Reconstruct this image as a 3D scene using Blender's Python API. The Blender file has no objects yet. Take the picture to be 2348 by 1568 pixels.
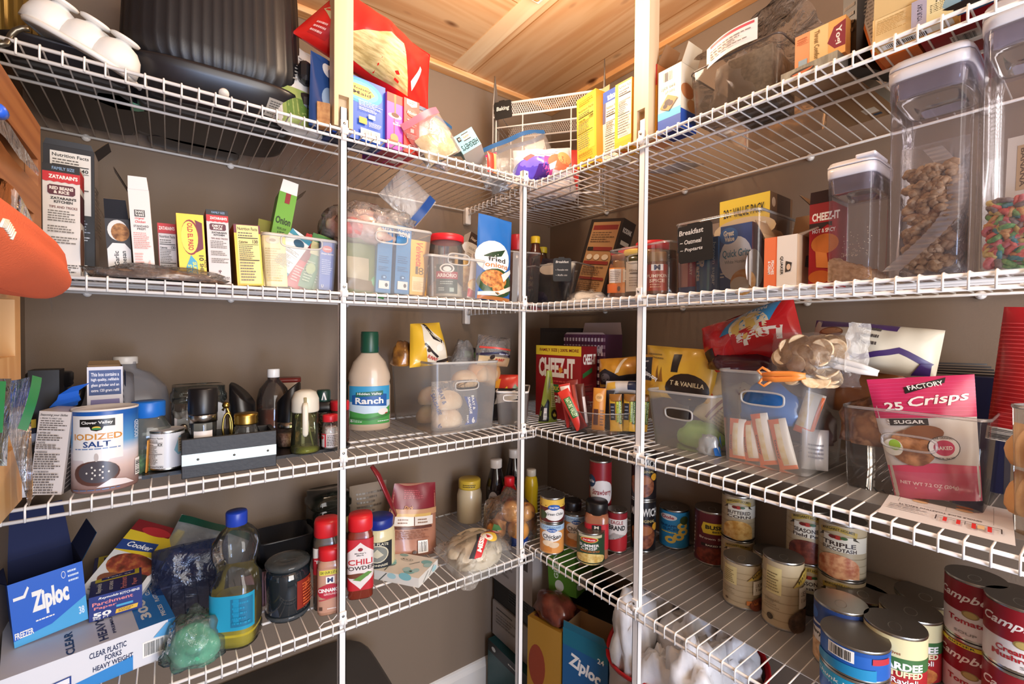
import bpy, bmesh, math, random
from mathutils import Vector, Matrix, noise
R_ = random.Random(7)
SC = bpy.context.scene
COL = SC.collection
PI = math.pi
# ---------------------------------------------------------------- camera (solved from the shelf wires, 1 inch apart)
CAMP = Vector((-0.85009, -1.01392, 1.33))
YAW, PITCH, ROLL = math.radians(36.8699), math.radians(-1.05484), math.radians(0.5424)
FPX = 1046.916
FW = Vector((math.sin(YAW)*math.cos(PITCH), math.cos(YAW)*math.cos(PITCH), math.sin(PITCH)))
_r = Vector((math.cos(YAW), -math.sin(YAW), 0)); _u = _r.cross(FW)
RT = math.cos(ROLL)*_r + math.sin(ROLL)*_u
UP = -math.sin(ROLL)*_r + math.cos(ROLL)*_u
def ray(px, py): return FW + RT*((px-1174)/FPX) - UP*((py-784)/FPX)
def at(px, py, x=None, y=None, z=None):
    """the place in the room seen at a point of the photo, on a given plane"""
    d = ray(px, py); ax, v = (0, x) if x is not None else (1, y) if y is not None else (2, z)
    return CAMP + d*((v-CAMP[ax])/d[ax])
def proj(p):
    d = Vector(p)-CAMP; w = d.dot(FW)
    return 1174+FPX*d.dot(RT)/w, 784-FPX*d.dot(UP)/w, w
def pos(px, z, y=None, x=None):
    """point at height z and depth y (or x) that lies in photo column px"""
    a = -1.6 if y is not None else -2.0; b = 0.6
    f = (lambda t: Vector((t, y, z))) if y is not None else (lambda t: Vector((x, t, z)))
    n = RT*FPX - FW*(px-1174); c = n.dot(CAMP)
    p0, p1 = f(0), f(1); k0, k1 = n.dot(p0)-c, n.dot(p1)-c
    return f(-k0/(k1-k0))
def zat(p, py):
    """height at which the vertical through p meets photo row py"""
    n = UP*FPX + FW*(py-784); c = n.dot(CAMP); p = Vector(p)
    k0 = n.dot(Vector((p.x, p.y, 0)))-c; k1 = n.dot(Vector((p.x, p.y, 1)))-c
    return -k0/(k1-k0)
D = .4064
Z4L, Z4R, Z3, Z2L, Z2R, Z1L, Z1R = 1.7702, 1.7728, 1.4187, 1.0563, 1.0599, .6965, .7053
# ---------------------------------------------------------------- materials
def lin(c):
    if isinstance(c, str):
        c = c.lstrip('#'); c = [int(c[i:i+2], 16)/255 for i in (0, 2, 4)]
        c = [x/12.92 if x <= .04045 else ((x+.055)/1.055)**2.4 for x in c]
    return tuple(c[:3])+(1,)
_MC = {}
def mat(c, rough=.5, metal=0, spec=.5, coat=0, bump=0, bscale=200, trans=0):
    """opaque procedural material of one colour, with an optional fine relief"""
    key = (c, rough, metal, spec, coat, bump, bscale, trans)
    if key in _MC: return _MC[key]
    m = bpy.data.materials.new('m_%s' % str(c).strip('#')); m.use_nodes = True
    nt = m.node_tree; b = nt.nodes['Principled BSDF']
    b.inputs['Base Color'].default_value = lin(c); b.inputs['Roughness'].default_value = rough
    b.inputs['Metallic'].default_value = metal; b.inputs['Specular IOR Level'].default_value = spec
    b.inputs['Coat Weight'].default_value = coat
    if bump:
        n = nt.nodes.new('ShaderNodeTexNoise'); n.inputs['Scale'].default_value = bscale; n.inputs['Detail'].default_value = 3
        tc = nt.nodes.new('ShaderNodeTexCoord'); nt.links.new(tc.outputs['Object'], n.inputs['Vector'])
        bp = nt.nodes.new('ShaderNodeBump'); bp.inputs['Strength'].default_value = bump; bp.inputs['Distance'].default_value = .002
        nt.links.new(n.outputs['Fac'], bp.inputs['Height']); nt.links.new(bp.outputs['Normal'], b.inputs['Normal'])
    _MC[key] = m; return m
def clear(tint='#ffffff', body=.08, rough=.06, haze='#ffffff', crinkle=0, cscale=60, gloss=1.0):
    """thin see-through plastic or glass: body = share of milky scatter"""
    key = ('clear', tint, body, rough, haze, crinkle, cscale, gloss)
    if key in _MC: return _MC[key]
    m = bpy.data.materials.new('m_clear'); m.use_nodes = True; nt = m.node_tree
    for n in list(nt.nodes): nt.nodes.remove(n)
    N = nt.nodes.new; L = nt.links.new
    out = N('ShaderNodeOutputMaterial'); tr = N('ShaderNodeBsdfTransparent'); tr.inputs[0].default_value = lin(tint)
    df = N('ShaderNodeBsdfDiffuse'); df.inputs[0].default_value = lin(haze)
    tl = N('ShaderNodeBsdfTranslucent'); tl.inputs[0].default_value = lin(haze)
    ds = N('ShaderNodeMixShader'); ds.inputs[0].default_value = .4; L(df.outputs[0], ds.inputs[1]); L(tl.outputs[0], ds.inputs[2])
    a = N('ShaderNodeMixShader'); a.inputs[0].default_value = body; L(tr.outputs[0], a.inputs[1]); L(ds.outputs[0], a.inputs[2])
    gl = N('ShaderNodeBsdfGlossy'); gl.inputs['Roughness'].default_value = rough
    fr = N('ShaderNodeFresnel'); fr.inputs['IOR'].default_value = 1.45
    k = N('ShaderNodeMath'); k.operation = 'MULTIPLY'; k.inputs[1].default_value = gloss; L(fr.outputs[0], k.inputs[0])
    g = N('ShaderNodeMixShader'); L(k.outputs[0], g.inputs[0]); L(a.outputs[0], g.inputs[1]); L(gl.outputs[0], g.inputs[2]); L(g.outputs[0], out.inputs[0])
    if crinkle:
        tc = N('ShaderNodeTexCoord'); no = N('ShaderNodeTexNoise'); no.inputs['Scale'].default_value = cscale; no.inputs['Detail'].default_value = 4; no.inputs['Distortion'].default_value = 1.2
        bp = N('ShaderNodeBump'); bp.inputs['Strength'].default_value = crinkle; bp.inputs['Distance'].default_value = .01
        L(tc.outputs['Object'], no.inputs[0]); L(no.outputs['Fac'], bp.inputs['Height'])
        L(bp.outputs[0], gl.inputs['Normal']); L(bp.outputs[0], df.inputs['Normal']); L(bp.outputs[0], fr.inputs['Normal'])
    _MC[key] = m; return m
def mottled(c1, c2, scale=60, rough=.6, detail=4, c3=None, metal=0, bump=.3, stretch=(1, 1, 1), coat=0):
    """two or three colours through noise: food, printed photographs, rough card"""
    key = ('mot', c1, c2, scale, rough, c3, metal, bump, stretch, coat)
    if key in _MC: return _MC[key]
    m = bpy.data.materials.new('m_mottled'); m.use_nodes = True; nt = m.node_tree; b = nt.nodes['Principled BSDF']; N = nt.nodes.new; L = nt.links.new
    tc = N('ShaderNodeTexCoord'); mp = N('ShaderNodeMapping'); mp.inputs['Scale'].default_value = stretch
    no = N('ShaderNodeTexNoise'); no.inputs['Scale'].default_value = scale; no.inputs['Detail'].default_value = detail
    rp = N('ShaderNodeValToRGB'); e = rp.color_ramp.elements; e[0].position = .36; e[1].position = .64
    e[0].color = lin(c1); e[1].color = lin(c2)
    if c3: x = rp.color_ramp.elements.new(.5); x.color = lin(c3)
    L(tc.outputs['Object'], mp.inputs[0]); L(mp.outputs[0], no.inputs[0]); L(no.outputs['Fac'], rp.inputs[0]); L(rp.outputs[0], b.inputs['Base Color'])
    b.inputs['Roughness'].default_value = rough; b.inputs['Metallic'].default_value = metal; b.inputs['Coat Weight'].default_value = coat
    if bump:
        bp = N('ShaderNodeBump'); bp.inputs['Strength'].default_value = bump; bp.inputs['Distance'].default_value = .003
        L(no.outputs['Fac'], bp.inputs['Height']); L(bp.outputs[0], b.inputs['Normal'])
    _MC[key] = m; return m
def wood(c1, c2, c3, axis=0, plank=0, rough=.55, scale=1.0, knots=True):
    """pine: long grain along one axis, slight tone steps from board to board, knots"""
    key = ('wood', c1, c2, c3, axis, plank, rough, scale, knots)
    if key in _MC: return _MC[key]
    m = bpy.data.materials.new('m_pine'); m.use_nodes = True; nt = m.node_tree; b = nt.nodes['Principled BSDF']; N = nt.nodes.new; L = nt.links.new
    tc = N('ShaderNodeTexCoord'); mp = N('ShaderNodeMapping'); s = [9*scale]*3; s[axis] = .55*scale; mp.inputs['Scale'].default_value = s
    L(tc.outputs['Object'], mp.inputs[0])
    no = N('ShaderNodeTexNoise'); no.inputs['Scale'].default_value = 1.6; no.inputs['Detail'].default_value = 2; no.inputs['Distortion'].default_value = .8
    wv = N('ShaderNodeMath'); wv.operation = 'MULTIPLY'; wv.inputs[1].default_value = 9
    fr = N('ShaderNodeMath'); fr.operation = 'PINGPONG'; fr.inputs[1].default_value = 1
    L(mp.outputs[0], no.inputs[0]); L(no.outputs['Fac'], wv.inputs[0]); L(wv.outputs[0], fr.inputs[0])
    rp = N('ShaderNodeValToRGB'); e = rp.color_ramp.elements; e[0].color = lin(c1); e[1].color = lin(c2); e[0].position = .15; e[1].position = .9
    L(fr.outputs[0], rp.inputs[0]); col = rp.outputs[0]
    if plank:
        sx = N('ShaderNodeSeparateXYZ'); L(tc.outputs['Object'], sx.inputs[0])
        dv = N('ShaderNodeMath'); dv.operation = 'DIVIDE'; dv.inputs[1].default_value = plank; L(sx.outputs[1-axis if axis < 2 else 0], dv.inputs[0])
        fl = N('ShaderNodeMath'); fl.operation = 'FLOOR'; L(dv.outputs[0], fl.inputs[0])
        wn = N('ShaderNodeTexWhiteNoise'); wn.noise_dimensions = '1D'; L(fl.outputs[0], wn.inputs['W'])
        mx = N('ShaderNodeMix'); mx.data_type = 'RGBA'; mx.inputs[7].default_value = lin(c3)
        k = N('ShaderNodeMath'); k.operation = 'MULTIPLY'; k.inputs[1].default_value = .45; L(wn.outputs[0], k.inputs[0]); L(k.outputs[0], mx.inputs[0]); L(col, mx.inputs[6]); col = mx.outputs[2]
        # thin groove between boards
        f2 = N('ShaderNodeMath'); f2.operation = 'FRACT'; L(dv.outputs[0], f2.inputs[0])
        lt = N('ShaderNodeMath'); lt.operation = 'LESS_THAN'; lt.inputs[1].default_value = .012; L(f2.outputs[0], lt.inputs[0])
        m2 = N('ShaderNodeMix'); m2.data_type = 'RGBA'; m2.inputs[7].default_value = lin('#a9743f'); L(lt.outputs[0], m2.inputs[0]); L(col, m2.inputs[6]); col = m2.outputs[2]
    if knots:
        m3 = N('ShaderNodeMapping'); s3 = [10*scale]*3; s3[axis] = 4.5*scale; m3.inputs['Scale'].default_value = s3; L(tc.outputs['Object'], m3.inputs[0])
        vo = N('ShaderNodeTexVoronoi'); vo.inputs['Scale'].default_value = 1.0; L(m3.outputs[0], vo.inputs[0])
        r2 = N('ShaderNodeValToRGB'); q = r2.color_ramp.elements; q[0].position = .05; q[0].color = (1, 1, 1, 1); q[1].position = .14; q[1].color = (0, 0, 0, 1); L(vo.outputs['Distance'], r2.inputs[0])
        m4 = N('ShaderNodeMix'); m4.data_type = 'RGBA'; m4.inputs[7].default_value = lin('#6b3d1c'); L(r2.outputs[0], m4.inputs[0]); L(col, m4.inputs[6]); col = m4.outputs[2]
    L(col, b.inputs['Base Color']); b.inputs['Roughness'].default_value = rough
    _MC[key] = m; return m
# ---------------------------------------------------------------- mesh collecting
class MB:
    def __init__(s): s.v = []; s.f = []; s.m = []; s.sm = []; s.mats = []
    def mi(s, m):
        if isinstance(m, str): m = mat(m)
        if m not in s.mats: s.mats.append(m)
        return s.mats.index(m)
    def add(s, vs, fs, m, smooth=False, M=None):
        o = len(s.v); k = s.mi(m)
        s.v += [tuple(M @ Vector(p)) if M else tuple(p) for p in vs]
        for f in fs: s.f.append([o+i for i in f]); s.m.append(k); s.sm.append(smooth)
        return s
    def box(s, a, b, m, M=None, bev=0, taper=(1, 1)):
        x0, y0, z0 = a; x1, y1, z1 = b; cx, cy = (x0+x1)/2, (y0+y1)/2
        if not bev:
            vs = []
            for z, k in ((z0, 0), (z1, 1)):
                tx, ty = taper if k else (1, 1)
                vs += [(cx+(x-cx)*tx, cy+(y-cy)*ty, z) for x, y in ((x0, y0), (x1, y0), (x1, y1), (x0, y1))]
            return s.add(vs, [(3, 2, 1, 0), (4, 5, 6, 7), (0, 1, 5, 4), (1, 2, 6, 5), (2, 3, 7, 6), (3, 0, 4, 7)], m, False, M)
        bm = bmesh.new(); bmesh.ops.create_cube(bm, size=1)
        for v in bm.verts: v.co = Vector((cx+v.co.x*(x1-x0)*(taper[0] if v.co.z > 0 else 1), cy+v.co.y*(y1-y0)*(taper[1] if v.co.z > 0 else 1), (z0+z1)/2+v.co.z*(z1-z0)))
        bmesh.ops.bevel(bm, geom=bm.edges[:], offset=bev, segments=2, affect='EDGES', profile=.5)
        bm.verts.index_update(); s.add([v.co[:] for v in bm.verts], [[v.index for v in f.verts] for f in bm.faces], m, False, M); bm.free(); return s
    def lathe(s, prof, m, n=28, M=None, sq=2, sx=1, sy=1, smooth=True, caps=(True, True)):
        """turn a (radius, height) profile; sq > 2 squares the section"""
        vs = []
        for r, z in prof:
            for i in range(n):
                a = 2*PI*i/n; c, q = math.cos(a), math.sin(a)
                k = (abs(c)**sq+abs(q)**sq)**(-1/sq)
                vs.append((r*k*c*sx, r*k*q*sy, z))
        fs = [(j*n+i, j*n+(i+1) % n, (j+1)*n+(i+1) % n, (j+1)*n+i) for j in range(len(prof)-1) for i in range(n)]
        s.add(vs, fs, m, smooth, M); o = len(s.v)-len(vs); k = s.mi(m)
        if caps[0] and prof[0][0] > 1e-6: s.f.append([o+i for i in reversed(range(n))]); s.m.append(k); s.sm.append(False)
        if caps[1] and prof[-1][0] > 1e-6: s.f.append([o+(len(prof)-1)*n+i for i in range(n)]); s.m.append(k); s.sm.append(False)
        return s
    def tube(s, pts, r, m, n=8, closed=False, M=None, flat=1):
        pts = [Vector(p) for p in pts]; L = len(pts); vs = []; rs = r if isinstance(r, (list, tuple)) else [r]*L
        prev = None
        for i, p in enumerate(pts):
            t = (pts[(i+1) % L]-pts[i-1]) if closed else (pts[min(i+1, L-1)]-pts[max(i-1, 0)]); t.normalize()
            if prev is None: a = t.cross(Vector((0, 0, 1))); a = t.cross(Vector((1, 0, 0))) if a.length < 1e-3 else a
            else: a = prev-t*prev.dot(t)
            a.normalize(); b = t.cross(a); prev = a
            vs += [p+(a*math.cos(2*PI*j/n)+b*math.sin(2*PI*j/n)*flat)*rs[i] for j in range(n)]
        fs = [(i*n+j, i*n+(j+1) % n, ((i+1) % L)*n+(j+1) % n, ((i+1) % L)*n+j) for i in range(L if closed else L-1) for j in range(n)]
        if not closed: fs += [tuple(reversed(range(n))), tuple((L-1)*n+j for j in range(n))]
        return s.add(vs, fs, m, True, M)
    def grid(s, fn, nu, nv, m, M=None, smooth=True, flip=False):
        vs = [fn(i/nu, j/nv) for j in range(nv+1) for i in range(nu+1)]; w = nu+1
        fs = [(j*w+i, j*w+i+1, (j+1)*w+i+1, (j+1)*w+i) for j in range(nv) for i in range(nu)]
        if flip: fs = [f[::-1] for f in fs]
        return s.add(vs, fs, m, smooth, M)
    def prism(s, poly, z0, z1, m, M=None, smooth=False):
        n = len(poly); vs = [(x, y, z0) for x, y in poly]+[(x, y, z1) for x, y in poly]
        return s.add(vs, [tuple(reversed(range(n))), tuple(range(n, 2*n))]+[(i, (i+1) % n, n+(i+1) % n, n+i) for i in range(n)], m, smooth, M)
    def ball(s, c, r, m, n=12, M=None, sc=(1, 1, 1), bump=0, seed=0):
        vs = []; fs = []; k = n//2
        for j in range(k+1):
            for i in range(n):
                t = PI*j/k; a = 2*PI*i/n; d = Vector((math.sin(t)*math.cos(a), math.sin(t)*math.sin(a), math.cos(t)))
                q = 1+bump*noise.noise(d*1.7+Vector((seed, seed*.7, 0)))
                vs.append((c[0]+d.x*r*sc[0]*q, c[1]+d.y*r*sc[1]*q, c[2]+d.z*r*sc[2]*q))
        fs = [(j*n+i, (j+1)*n+i, (j+1)*n+(i+1) % n, j*n+(i+1) % n) for j in range(k) for i in range(n)]
        return s.add(vs, fs, m, True, M)
    def build(s, name, parent=None, M=None):
        me = bpy.data.meshes.new(name); me.from_pydata(s.v, [], s.f)
        for m in s.mats: me.materials.append(m)
        me.polygons.foreach_set('material_index', s.m); me.polygons.foreach_set('use_smooth', s.sm); me.validate(); me.update()
        o = bpy.data.objects.new(name, me); COL.objects.link(o)
        if M: o.matrix_world = M
        if parent: o.parent = parent
        return o
# ---------------------------------------------------------------- printing on surfaces
_GL = {}
def glyphs(text, shear=0, bold=0):
    key = (text, shear, bold)
    if key in _GL: return _GL[key]
    c = bpy.data.curves.new('t', 'FONT'); c.body = text; c.size = 1; c.shear = shear; c.offset = bold; c.resolution_u = 2; c.align_x = 'LEFT'
    o = bpy.data.objects.new('t', c); me = bpy.data.meshes.new_from_object(o)
    vs = [v.co.copy() for v in me.vertices]; fs = [tuple(p.vertices) for p in me.polygons]
    bpy.data.objects.remove(o); bpy.data.curves.remove(c); bpy.data.meshes.remove(me)
    if not vs: _GL[key] = ([], []); return _GL[key]
    x0, x1 = min(v.x for v in vs), max(v.x for v in vs); y0, y1 = min(v.y for v in vs), max(v.y for v in vs)
    vs = [((v.x-x0)/max(x1-x0, 1e-6)-.5, (v.y-y0)/max(y1-y0, 1e-6)-.5) for v in vs]
    _GL[key] = (vs, fs); return _GL[key]
def _fine(vs, fs, lim):
    """split long edges so that flat shapes can follow a curved surface"""
    bm = bmesh.new(); bv = [bm.verts.new((a, b, 0)) for a, b in vs]
    for f in fs:
        try: bm.faces.new([bv[i] for i in f])
        except ValueError: pass
    bmesh.ops.triangulate(bm, faces=bm.faces[:])
    for _ in range(5):
        e = [x for x in bm.edges if abs(x.verts[0].co.x-x.verts[1].co.x) > lim[0] or abs(x.verts[0].co.y-x.verts[1].co.y) > lim[1]]
        if not e: break
        bmesh.ops.subdivide_edges(bm, edges=e, cuts=1); bmesh.ops.triangulate(bm, faces=[f for f in bm.faces if len(f.verts) > 3])
    bm.verts.index_update(); r = ([tuple(v.co[:2]) for v in bm.verts], [[v.index for v in f.verts] for f in bm.faces]); bm.free(); return r
INK = dict(rough=.5)
def draw(mb, S, spec, lim=None, base=.00025, step=.00007, rough=.5):
    """S(u, v, off) -> point; spec: shapes in 0..1 of the surface, drawn one over the other; lim: finest cell on curved surfaces"""
    rnd = random.Random(len(spec)*13+5)
    out = []
    for it in spec:
        k = it[0]
        if k == 'r': _, a, b, c, d, col = it; out.append(([(a, b), (c, b), (c, d), (a, d)], [(0, 1, 2, 3)], col))
        elif k == 'e':
            _, cu, cv, ru, rv, col = it; n = 20
            out.append(([(cu+ru*math.cos(2*PI*i/n), cv+rv*math.sin(2*PI*i/n)) for i in range(n)], [tuple(range(n))], col))
        elif k == 'p': out.append((list(it[1]), [tuple(range(len(it[1])))], it[2]))
        elif k == 't':
            _, tx, cu, cv, w, h, col = it[:7]; o = it[7] if len(it) > 7 else {}
            gv, gf = glyphs(tx, o.get('sh', 0), o.get('b', .02)); a = math.radians(o.get('rot', 0)); asp = o.get('asp', 1)
            ca, sa = math.cos(a), math.sin(a); arc = o.get('arc', 0); q = []; rt = o.get('rot', 0)
            for x, y in gv:
                x2, y2 = x*w, y*h+arc*(1-4*x*x)
                if rt == 90: q.append((cu-y2, cv+x2))
                elif rt == -90: q.append((cu+y2, cv-x2))
                elif rt == 180: q.append((cu-x2, cv-y2))
                else: q.append((cu+x2*ca-y2*sa/asp, cv+x2*sa*asp+y2*ca))
            out.append((q, gf, col))
        elif k == 'l':    # lines of small print
            _, a, b, c, d, n, col = it; h = (d-b)/n
            for i in range(n):
                x = a; y = d-h*(i+.72); e = c-(c-a)*rnd.random()*.35
                while x < e-1e-4:
                    ww = (c-a)*rnd.uniform(.05, .16); x2 = min(x+ww, e); out.append(([(x, y), (x2, y), (x2, y+h*.42), (x, y+h*.42)], [(0, 1, 2, 3)], col)); x = x2+(c-a)*.025
        elif k == 'b':    # bar code
            _, a, b, c, d, n = it[:6]; out.append(([(a, b), (c, b), (c, d), (a, d)], [(0, 1, 2, 3)], '#f2f0ea')); vert = len(it) > 6
            for i in range(n):
                t0 = .08+.84*i/n; t1 = t0+.84/n*rnd.uniform(.25, .7)
                if vert: out.append(([(a+(c-a)*.08, b+(d-b)*t0), (c-(c-a)*.08, b+(d-b)*t0), (c-(c-a)*.08, b+(d-b)*t1), (a+(c-a)*.08, b+(d-b)*t1)], [(0, 1, 2, 3)], '#1a1a1a'))
                else: out.append(([(a+(c-a)*t0, b+(d-b)*.1), (a+(c-a)*t1, b+(d-b)*.1), (a+(c-a)*t1, d-(d-b)*.1), (a+(c-a)*t0, d-(d-b)*.1)], [(0, 1, 2, 3)], '#1a1a1a'))
        elif k == 'nf':   # nutrition table
            _, a, b, c, d = it[:5]; bg = it[5] if len(it) > 5 else '#f2efe8'; cal = it[6] if len(it) > 6 else None; W, H = c-a, d-b
            K = '#1c1a18'
            sub = [('r', a, b, c, d, bg), ('t', 'Nutrition Facts', a+W*.5, d-H*.06, W*.9, H*.055, K), ('l', a+W*.06, d-H*.2, a+W*.9, d-H*.11, 2, '#55514c'), ('r', a+W*.05, d-H*.225, c-W*.05, d-H*.21, K)]
            if cal: sub += [('t', 'Calories', a+W*.27, d-H*.285, W*.4, H*.04, K), ('t', cal, c-W*.18, d-H*.275, W*.24, H*.06, K)]
            sub += [('r', a+W*.05, d-H*.33, c-W*.05, d-H*.322, K), ('l', a+W*.06, b+H*.42, c-W*.25, d-H*.34, 7, '#55514c'), ('r', a+W*.05, b+H*.395, c-W*.05, b+H*.41, K), ('l', a+W*.06, b+H*.04, c-W*.1, b+H*.38, 7, '#6a655e')]
            draw(mb, lambda u, v, o, S=S, o0=base+step*min(len(out), 40): S(u, v, o-base+o0), sub, lim, base, step, rough)
    for i, (vs, fs, col) in enumerate(out):
        if not vs: continue
        if lim: vs, fs = _fine(vs, fs, lim)
        off = base+step*min(i, 60)
        m = mat(col, rough) if isinstance(col, str) else col
        mb.add([S(a, b, off) for a, b in vs], fs, m, bool(lim))
def flat(o, ux, uv, n):
    """plane surface: origin, full width vector, full height vector, outward normal"""
    o, ux, uv, n = Vector(o), Vector(ux), Vector(uv), Vector(n)
    return lambda a, b, f: o+ux*a+uv*b+n*f
# ---------------------------------------------------------------- things
def tag(o, label, cat, group=None, kind=None):
    if label: o['label'] = label; o['category'] = cat
    if group: o['group'] = group
    if kind: o['kind'] = kind
    return o
def thing(name, label, cat, M=None, group=None):
    o = bpy.data.objects.new(name, None); COL.objects.link(o); o.empty_display_size = .02
    if M: o.matrix_world = M
    return tag(o, label, cat, group)
def struct(mb, name): o = mb.build(name); o['kind'] = 'structure'; return o
def frame(p, yaw=0, lean=0, roll=0):
    """local x = along the front, y = away from the viewer, z = up; yaw 0 for the run on the wall facing the door, -90 for the run beside it; lean > 0 tips back, roll > 0 tips towards +x"""
    return Matrix.Translation(Vector(p)) @ Matrix.Rotation(math.radians(yaw), 4, 'Z') @ Matrix.Rotation(math.radians(roll), 4, 'Y') @ Matrix.Rotation(math.radians(-lean), 4, 'X')
def dup(root, M, label=None, group=None):
    r = root.copy(); COL.objects.link(r); r.matrix_world = M
    if label: r['label'] = label
    if group: r['group'] = group
    for ch in list(root.children):
        c = ch.copy(); COL.objects.link(c); c.parent = r
        for g in ch.children: d = g.copy(); COL.objects.link(d); d.parent = c
    return r
def wobble(p, amp, sc, seed=0):
    p = Vector(p); n = noise.noise_vector(p*sc+Vector((seed*3.1, seed*1.7, seed*.9))); return p+n*amp
# ================================================================ the room
WALL = mat('#816f5e', .75, bump=.12, bscale=350)
WHITE = mat('#efece8', .35)
WIRE = mat('#f1eeea', .28, coat=.3)
XL = -1.10   # plane of the side wall
b = MB(); b.box((XL-.1, D, 0), (D+.1, D+.1, 2.3), WALL); struct(b, 'wall_back')
b = MB(); b.box((D, -2.3, 0), (D+.1, D, 2.3), WALL); struct(b, 'wall_right')
b = MB(); b.box((XL-.1, -2.3, 0), (XL, D, 2.3), WALL); struct(b, 'wall_left')
b = MB(); b.box((XL-.1, -2.4, -.06), (D+.1, D+.1, 0), wood('#6b6560', '#7d756d', '#5c554e', 1, .18, .5, knots=False)); struct(b, 'floor')
PINE = ('#cc9d70', '#dcb98f', '#c08f5f')
XS = -.05
b = MB(); b.box((XL, -2.3, 2.24), (XS, D, 2.26), wood(*PINE, 0, .26)); struct(b, 'ceiling')
b = MB(); b.box((XS, -2.3, 2.24), (D, D, 2.26), wood(*PINE, 1, .3)); struct(b, 'ceiling_panel')
b = MB(); b.box((XS-.03, -2.3, 2.238), (XS+.03, D-.04, 2.24), wood('#e6c8a0', '#ecd3ae', '#e2c096', 1)); struct(b, 'ceiling_strip')
b = MB(); b.box((XL, D-.035, 2.222), (D, D, 2.24), wood('#d79d62', '#e6bd8c', '#d29a60', 0), bev=.002); struct(b, 'trim_1')
b = MB(); b.box((D-.035, -2.3, 2.222), (D, D-.035, 2.24), wood('#d79d62', '#e6bd8c', '#d29a60', 1), bev=.002); struct(b, 'trim_2')
SKIRT = [(0, 0), (-.014, 0), (-.014, .082), (-.011, .088), (-.008, .094), (-.006, .104), (0, .108)]
def skirting(name, M, L):
    b = MB(); b.prism([(x, z) for x, z in SKIRT], 0, L, mat('#e9e4de', .4), M); struct(b, name)
skirting('baseboard_back', Matrix(((0, 0, 1, XL), (1, 0, 0, D), (0, 1, 0, 0), (0, 0, 0, 1))), D-XL)
skirting('baseboard_right', Matrix(((1, 0, 0, D), (0, 0, 1, -2.3), (0, 1, 0, 0), (0, 0, 0, 1))), 2.3+D-.014)
# ---------------------------------------------------------------- wire shelves
LIP = .0185; P_ = .0254
def wire_shelf(side, z, s0, s1, ph, label, end=None, clips=()):
    S = (lambda s, t, h: (-s, t, z+h)) if side == 'L' else (lambda s, t, h: (t, -s, z+h))
    root = thing('wire_shelf', label, 'shelf', None, 'white wire shelves')
    T = D-.010
    w = MB(); i = math.ceil((s0+.004-ph)/P_)
    while ph+i*P_ < s1-.004:
        s = ph+i*P_; i += 1
        w.tube([S(s, -.0044, -LIP-.002), S(s, -.0046, -.002), S(s, -.0036, .003), S(s, -.0005, .0046), S(s, .006, .0046), S(s, T, .0046)], .0015, WIRE, 6)
    w.build('deck_grate', root)
    for nm, t, h, r in (('front_rail', 0, 0, .0031), ('lip_rail', 0, -LIP, .0031), ('support_rod', .095, 0, .0029), ('support_rod', .146, 0, .0029), ('back_rail', T, 0, .0029)):
        m = MB(); m.tube([S(s0+.001, t, h), S(s1-.001, t, h)], r, WIRE, 10); m.build(nm, root)
    if end is not None:
        m = MB(); e = S(end, 0, 0); m.box((-.011, -.024, -.052), (.011, -.0005, .008), WHITE, Matrix.Translation(Vector(e)), bev=.004)
        m.build('end_bracket', root)
    for c in clips:
        m = MB(); p = Vector(S(c, T, -.001)); ax = Matrix.Rotation(-PI/2, 4, 'X') if side == 'L' else Matrix.Rotation(PI/2, 4, 'Y')
        m.lathe([(.0035, -.002), (.008, .0025), (.0085, .0095)], WHITE, 14, Matrix.Translation(p) @ ax); m.build('wall_clip', root)
    return root
HL = {4: 1.76521, 3: 1.41371, 2: 1.05131, 1: .69145}; HR = {4: 1.76781, 3: 1.4138, 2: 1.0549, 1: .70029}
PL = {4: .14559, 3: .14495, 2: .1409, 1: .13776}; PR = {4: .27415, 3: .00233, 2: .00472, 1: .00798}
NM = {4: 'topmost', 3: 'second highest', 2: 'third highest', 1: 'lowest'}
HOLD = {4: 'black roasters and snack boxes', 3: 'rice and pasta boxes', 2: 'salt canister and dressing bottle', 1: 'freezer bag boxes and spice jars'}
HOLD2 = {4: 'tea boxes and the baking basket', 3: 'cereal containers and oatmeal boxes', 2: 'snack bins and chip bags', 1: 'rows of tinned food'}
for k in (1, 2, 3, 4):
    wire_shelf('L', HL[k], .004, -XL-.002, PL[k], '%s white wire shelf on the back wall holding %s' % (NM[k], HOLD[k]), None, (.42, .72, 1.0))
    wire_shelf('R', HR[k], -D+.004, 1.5, PR[k], '%s white wire shelf along the side wall holding %s' % (NM[k], HOLD2[k]), -D, (-.1, .21, .55, .85))
# ---------------------------------------------------------------- posts
def pole(cx, cy, side, top, label):
    root = thing('shelf_pole', label, 'pole', Matrix.Translation((cx, cy, 0)), 'white shelf poles')
    w = .0076; m = MB()
    A = Matrix.Identity(4) if side == 'L' else Matrix.Rotation(-PI/2, 4, 'Z')
    m.box((-w, .004, 0), (w, .0055, top), WHITE, A); m.box((-w, .004, 0), (-w+.0015, .018, top), WHITE, A); m.box((w-.0015, .004, 0), (w, .018, top), WHITE, A); m.build('channel', root)
    for z in ((HL if side == 'L' else HR).values()):
        c = MB(); c.box((-.0075, -.001, z+.003), (.0075, .004, z+.023), WHITE, A, bev=.001); c.lathe([(.011, -.0085), (.011, .0085)], WHITE, 14, A @ Matrix.Translation((0, .002, z)) @ Matrix.Rotation(PI/2, 4, 'Y'), sx=.7, sy=.55)
        k = c.build('shelf_clip', root)
        s = MB(); s.lathe([(.0028, 0), (.0028, .0012), (.0008, .0012)], mat('#9a9a98', .3, 1), 10, A @ Matrix.Translation((0, -.001, z+.014)) @ Matrix.Rotation(PI/2, 4, 'X')); s.build('screw', k)
    return root
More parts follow.
